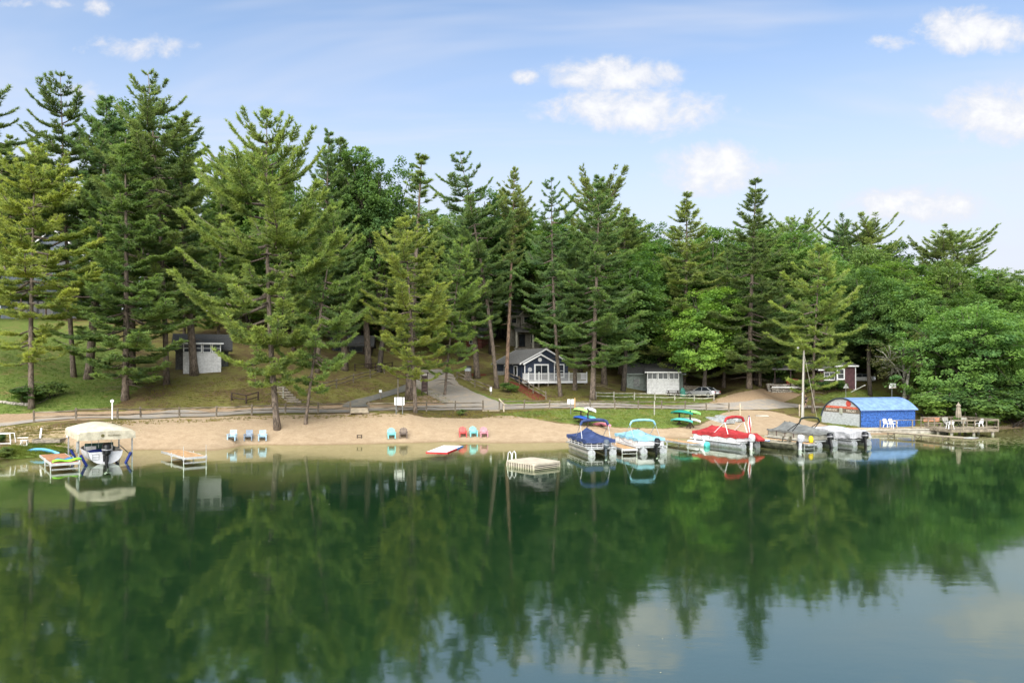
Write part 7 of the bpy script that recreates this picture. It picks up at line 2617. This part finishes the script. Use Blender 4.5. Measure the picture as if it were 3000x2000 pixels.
# picket fence beside the garage
a, b = hit(2004, 1158), hit(2052, 1158)
a = at(2004, 1140, 104.5); a.z = zs(a.x, a.y)
b = at(2048, 1140, 106.0); b.z = zs(b.x, b.y)
pf = thing('picket_fence', 'weathered grey picket fence beside the white garage', 'fence', a)
for k in range(16):
    q = (b - a) * (k / 15)
    MB().box(q.x, q.y, q.z + 0.75, 0.09, 0.025, 1.5).build('picket', M_WOOD_G, pf)
for z in (0.4, 1.15):
    MB().bar((0, 0.03, z), tuple((b - a) + Vector((0, 0.03, z))), 0.04, 0.09).build('rail', M_WOOD_G, pf)
# basketball hoop, tilted pipe, triangular sign
p = hit(2613, 1172)
bh = thing('basketball_hoop', 'basketball hoop with a white backboard behind the boathouse', 'hoop', p, R(10))
MB().tube([(0, 0, -0.3), (0, 0, 2.0)], 0.06, 8).build('pole', M_STEELPOST, bh)
MB().box(0, -0.12, 1.75, 0.95, 0.04, 0.62).build('backboard', M_VINYL, bh)
for (x, z, w_, h_) in ((0, 1.99, 0.4, 0.03), (0, 1.68, 0.4, 0.03), (-0.2, 1.83, 0.03, 0.3), (0.2, 1.83, 0.03, 0.3)):
    MB().box(x, -0.145, z - 0.08, w_, 0.01, h_).build('target_line', M_BLACK, bh)
rg = [(0.22 * math.cos(a), -0.37 + 0.22 * math.sin(a), 1.5) for a in np.linspace(0, 2 * math.pi, 17)]
MB().tube(rg, 0.015, 5).build('rim', mat('rim_orange', (0.5, 0.12, 0.03), 0.5), bh)
p = hit(2478, 1180)
ts = thing('small_sign', 'grey triangular sign on a thin post below the maroon cabin', 'sign', p, R(5))
MB().tube([(0, 0, -0.2), (0, 0, 2.2)], 0.03, 6).build('post', M_ALU_D, ts)
MB().prism([(-0.42, 2.0), (0.42, 2.0), (0, 2.65)], 'xz', -0.06, -0.03).build('board', mat('grey_sign', (0.42, 0.43, 0.40), 0.5), ts)
a, b = hit(2494, 1150), at(2534, 1128, 101)
pi_ = MB().tube([(0, 0, 0.05), tuple(b - a)], 0.07, 8).build('drain_pipe', M_VINYL)
pi_.location = a
tag(pi_, 'white pipe slanting up the grass bank beside the maroon cabin', 'pipe')
for px_, py_, lab in ((2232, 1220, 'flat pale slab lying on the dirt landing'),):
    p = hit(px_, py_)
    o = MB().box(0, 0, 0.05, 1.5, 0.6, 0.1).box(0, 0, 0.12, 1.3, 0.45, 0.05).build('slab', M_CONC)
    o.location = p
    tag(o, lab, 'slab')

# ------------------------------------------------------------------ small natural stuff
def tufts(name, label, pts, n_bl, hgt, wid, m, colr, seed, cat='grass'):
    r = np.random.default_rng(seed)
    P = np.repeat(np.array(pts), n_bl, 0)
    N = len(P)
    P = P + np.column_stack([r.normal(0, 0.07, N), r.normal(0, 0.07, N), np.zeros(N)])
    d = _unit(np.column_stack([r.normal(0, 0.45, N), r.normal(0, 0.45, N), np.ones(N)]))
    s = _unit(np.cross(d, r.normal(0, 1, (N, 3))))
    h = hgt * r.uniform(0.5, 1.4, (N, 1))
    V = np.stack([P - s * wid / 2, P + s * wid / 2, P + d * h], 1).reshape(-1, 3)
    me = arr_mesh(name, V, np.arange(N * 3).reshape(-1, 3))
    me.materials.append(m)
    o = link(name, me, None)
    o.color = (*colr, 1)
    return tag(o, label, cat, kind='stuff')


def scatter(poly, n, seed, rad=None):
    r = np.random.default_rng(seed)
    pl = np.array(poly)
    out = []
    while len(out) < n:
        px_ = r.uniform(pl[:, 0].min(), pl[:, 0].max(), 400)
        py_ = r.uniform(pl[:, 1].min(), pl[:, 1].max(), 400)
        ok = inpoly(px_, py_, poly)
        for x, y in zip(px_[ok], py_[ok]):
            out.append((x, y))
            if len(out) >= n:
                break
    return out


def hits(pxs):
    """ground points under many photo pixels at once"""
    pxs = np.array(pxs)
    ds = np.arange(56, 125, 0.5)
    X = (pxs[:, :1] - CX) * ds / F_PX
    Z = H_CAM - (pxs[:, 1:] - HOR) * ds / F_PX
    G = zg(X.ravel(), np.broadcast_to(ds, X.shape).ravel()).reshape(X.shape)
    k = np.argmax(G >= Z, 1)
    i = np.arange(len(pxs))
    return np.column_stack([X[i, k], ds[k], G[i, k]])


g1 = hits(scatter(LAWN[0], 2600, 1))
tufts('grass', 'short green grass between the fence and the beach', g1, 6, 0.13, 0.035, M_LEAF, (0.19, 0.235, 0.055), 2)
g2 = hits(scatter([(0, 1215), (0, 1000), (330, 1000), (420, 1130), (330, 1200)], 2600, 3))
tufts('grass', 'lawn grass on the left slope', g2, 5, 0.16, 0.04, M_LEAF, (0.125, 0.185, 0.042), 4)
g3 = hits(scatter([(0, 1320), (150, 1300), (215, 1322), (215, 1336), (0, 1345)], 700, 5))
tufts('reeds', 'rough grass along the left water edge', g3, 6, 0.35, 0.035, M_LEAF, (0.16, 0.20, 0.05), 6)
g4 = hits(scatter([(1200, 1208), (1420, 1206), (1600, 1204), (1660, 1240), (1560, 1225), (1420, 1228), (1240, 1224)], 500, 7) + scatter([(300, 1238), (1190, 1212), (1190, 1222), (800, 1230), (300, 1252)], 420, 8) + scatter([(0, 1250), (240, 1245), (240, 1262), (0, 1300)], 500, 9))
tufts('beach_weeds', 'scattered weeds and dry grass on the upper beach', g4, 6, 0.16, 0.04, M_LEAF, (0.22, 0.19, 0.06), 10)
g5 = hits(scatter([(420, 1205), (420, 1110), (700, 1105), (1000, 1110), (1190, 1130), (1000, 1180), (900, 1190)], 2200, 11) + scatter([(1190, 1188), (1190, 1130), (1240, 1128), (1330, 1180)], 500, 12) + scatter([(1460, 1180), (1500, 1140), (1740, 1150), (2100, 1170), (2100, 1186), (1600, 1186)], 1500, 13) + scatter(LAWN[4], 900, 14) + scatter(LAWN[5], 1300, 15) + scatter(LAWN[6], 500, 16))
tufts('bank_grass', 'thin yellow-green grass on the hillside and banks', g5, 5, 0.16, 0.04, M_LEAF, (0.20, 0.19, 0.055), 17)
# lily pads by the deck
r = np.random.default_rng(9)
pads_v, pads_f = [], []
for k in range(420):
    px_ = r.uniform(2740, 3000)
    py_ = 1285 + r.normal(0, 9) + (px_ - 2740) * 0.03
    if py_ < 1274:
        continue
    q = atz(px_, py_, 0.012)
    rr2 = r.uniform(0.06, 0.15)
    o = len(pads_v)
    for a in np.linspace(0, 2 * math.pi * 0.93, 7):
        pads_v.append((q.x + rr2 * math.cos(a + k), q.y + rr2 * math.sin(a + k), 0.012 + 0.006 * (k % 3)))
    pads_f.append(tuple(range(o, o + 7)))
me = bpy.data.meshes.new('lily_pads')
me.from_pydata(pads_v, [], pads_f)
tag(link('lily_pads', me, mat('lily_pad', (0.24, 0.25, 0.10), 0.45, var=0.3, scale=3)), 'lily pads floating beside the deck', 'lily pads', kind='stuff')

# bits of leaf and pollen drifting on the lake
V_, F_ = [], []
for k in range(160):
    d = 14 + 44 * r.uniform() ** 0.8
    X = r.uniform(-0.72, 0.72) * d
    s_ = r.uniform(0.008, 0.02) * (0.5 + d / 40)
    a = r.uniform(0, 6.28)
    o = len(V_)
    for j in range(4):
        V_.append((X + s_ * math.cos(a + j * 1.571) * (1.7 if j % 2 else 1), d + s_ * math.sin(a + j * 1.571), 0.006))
    F_.append((o, o + 1, o + 2, o + 3))
me = bpy.data.meshes.new('floating_leaves')
me.from_pydata(V_, [], F_)
tag(link('floating_leaves', me, mat('pale_leaf_litter', (0.36, 0.36, 0.22), 0.7, var=0.3)), 'tiny pale leaves drifting on the lake', 'leaves', kind='stuff')
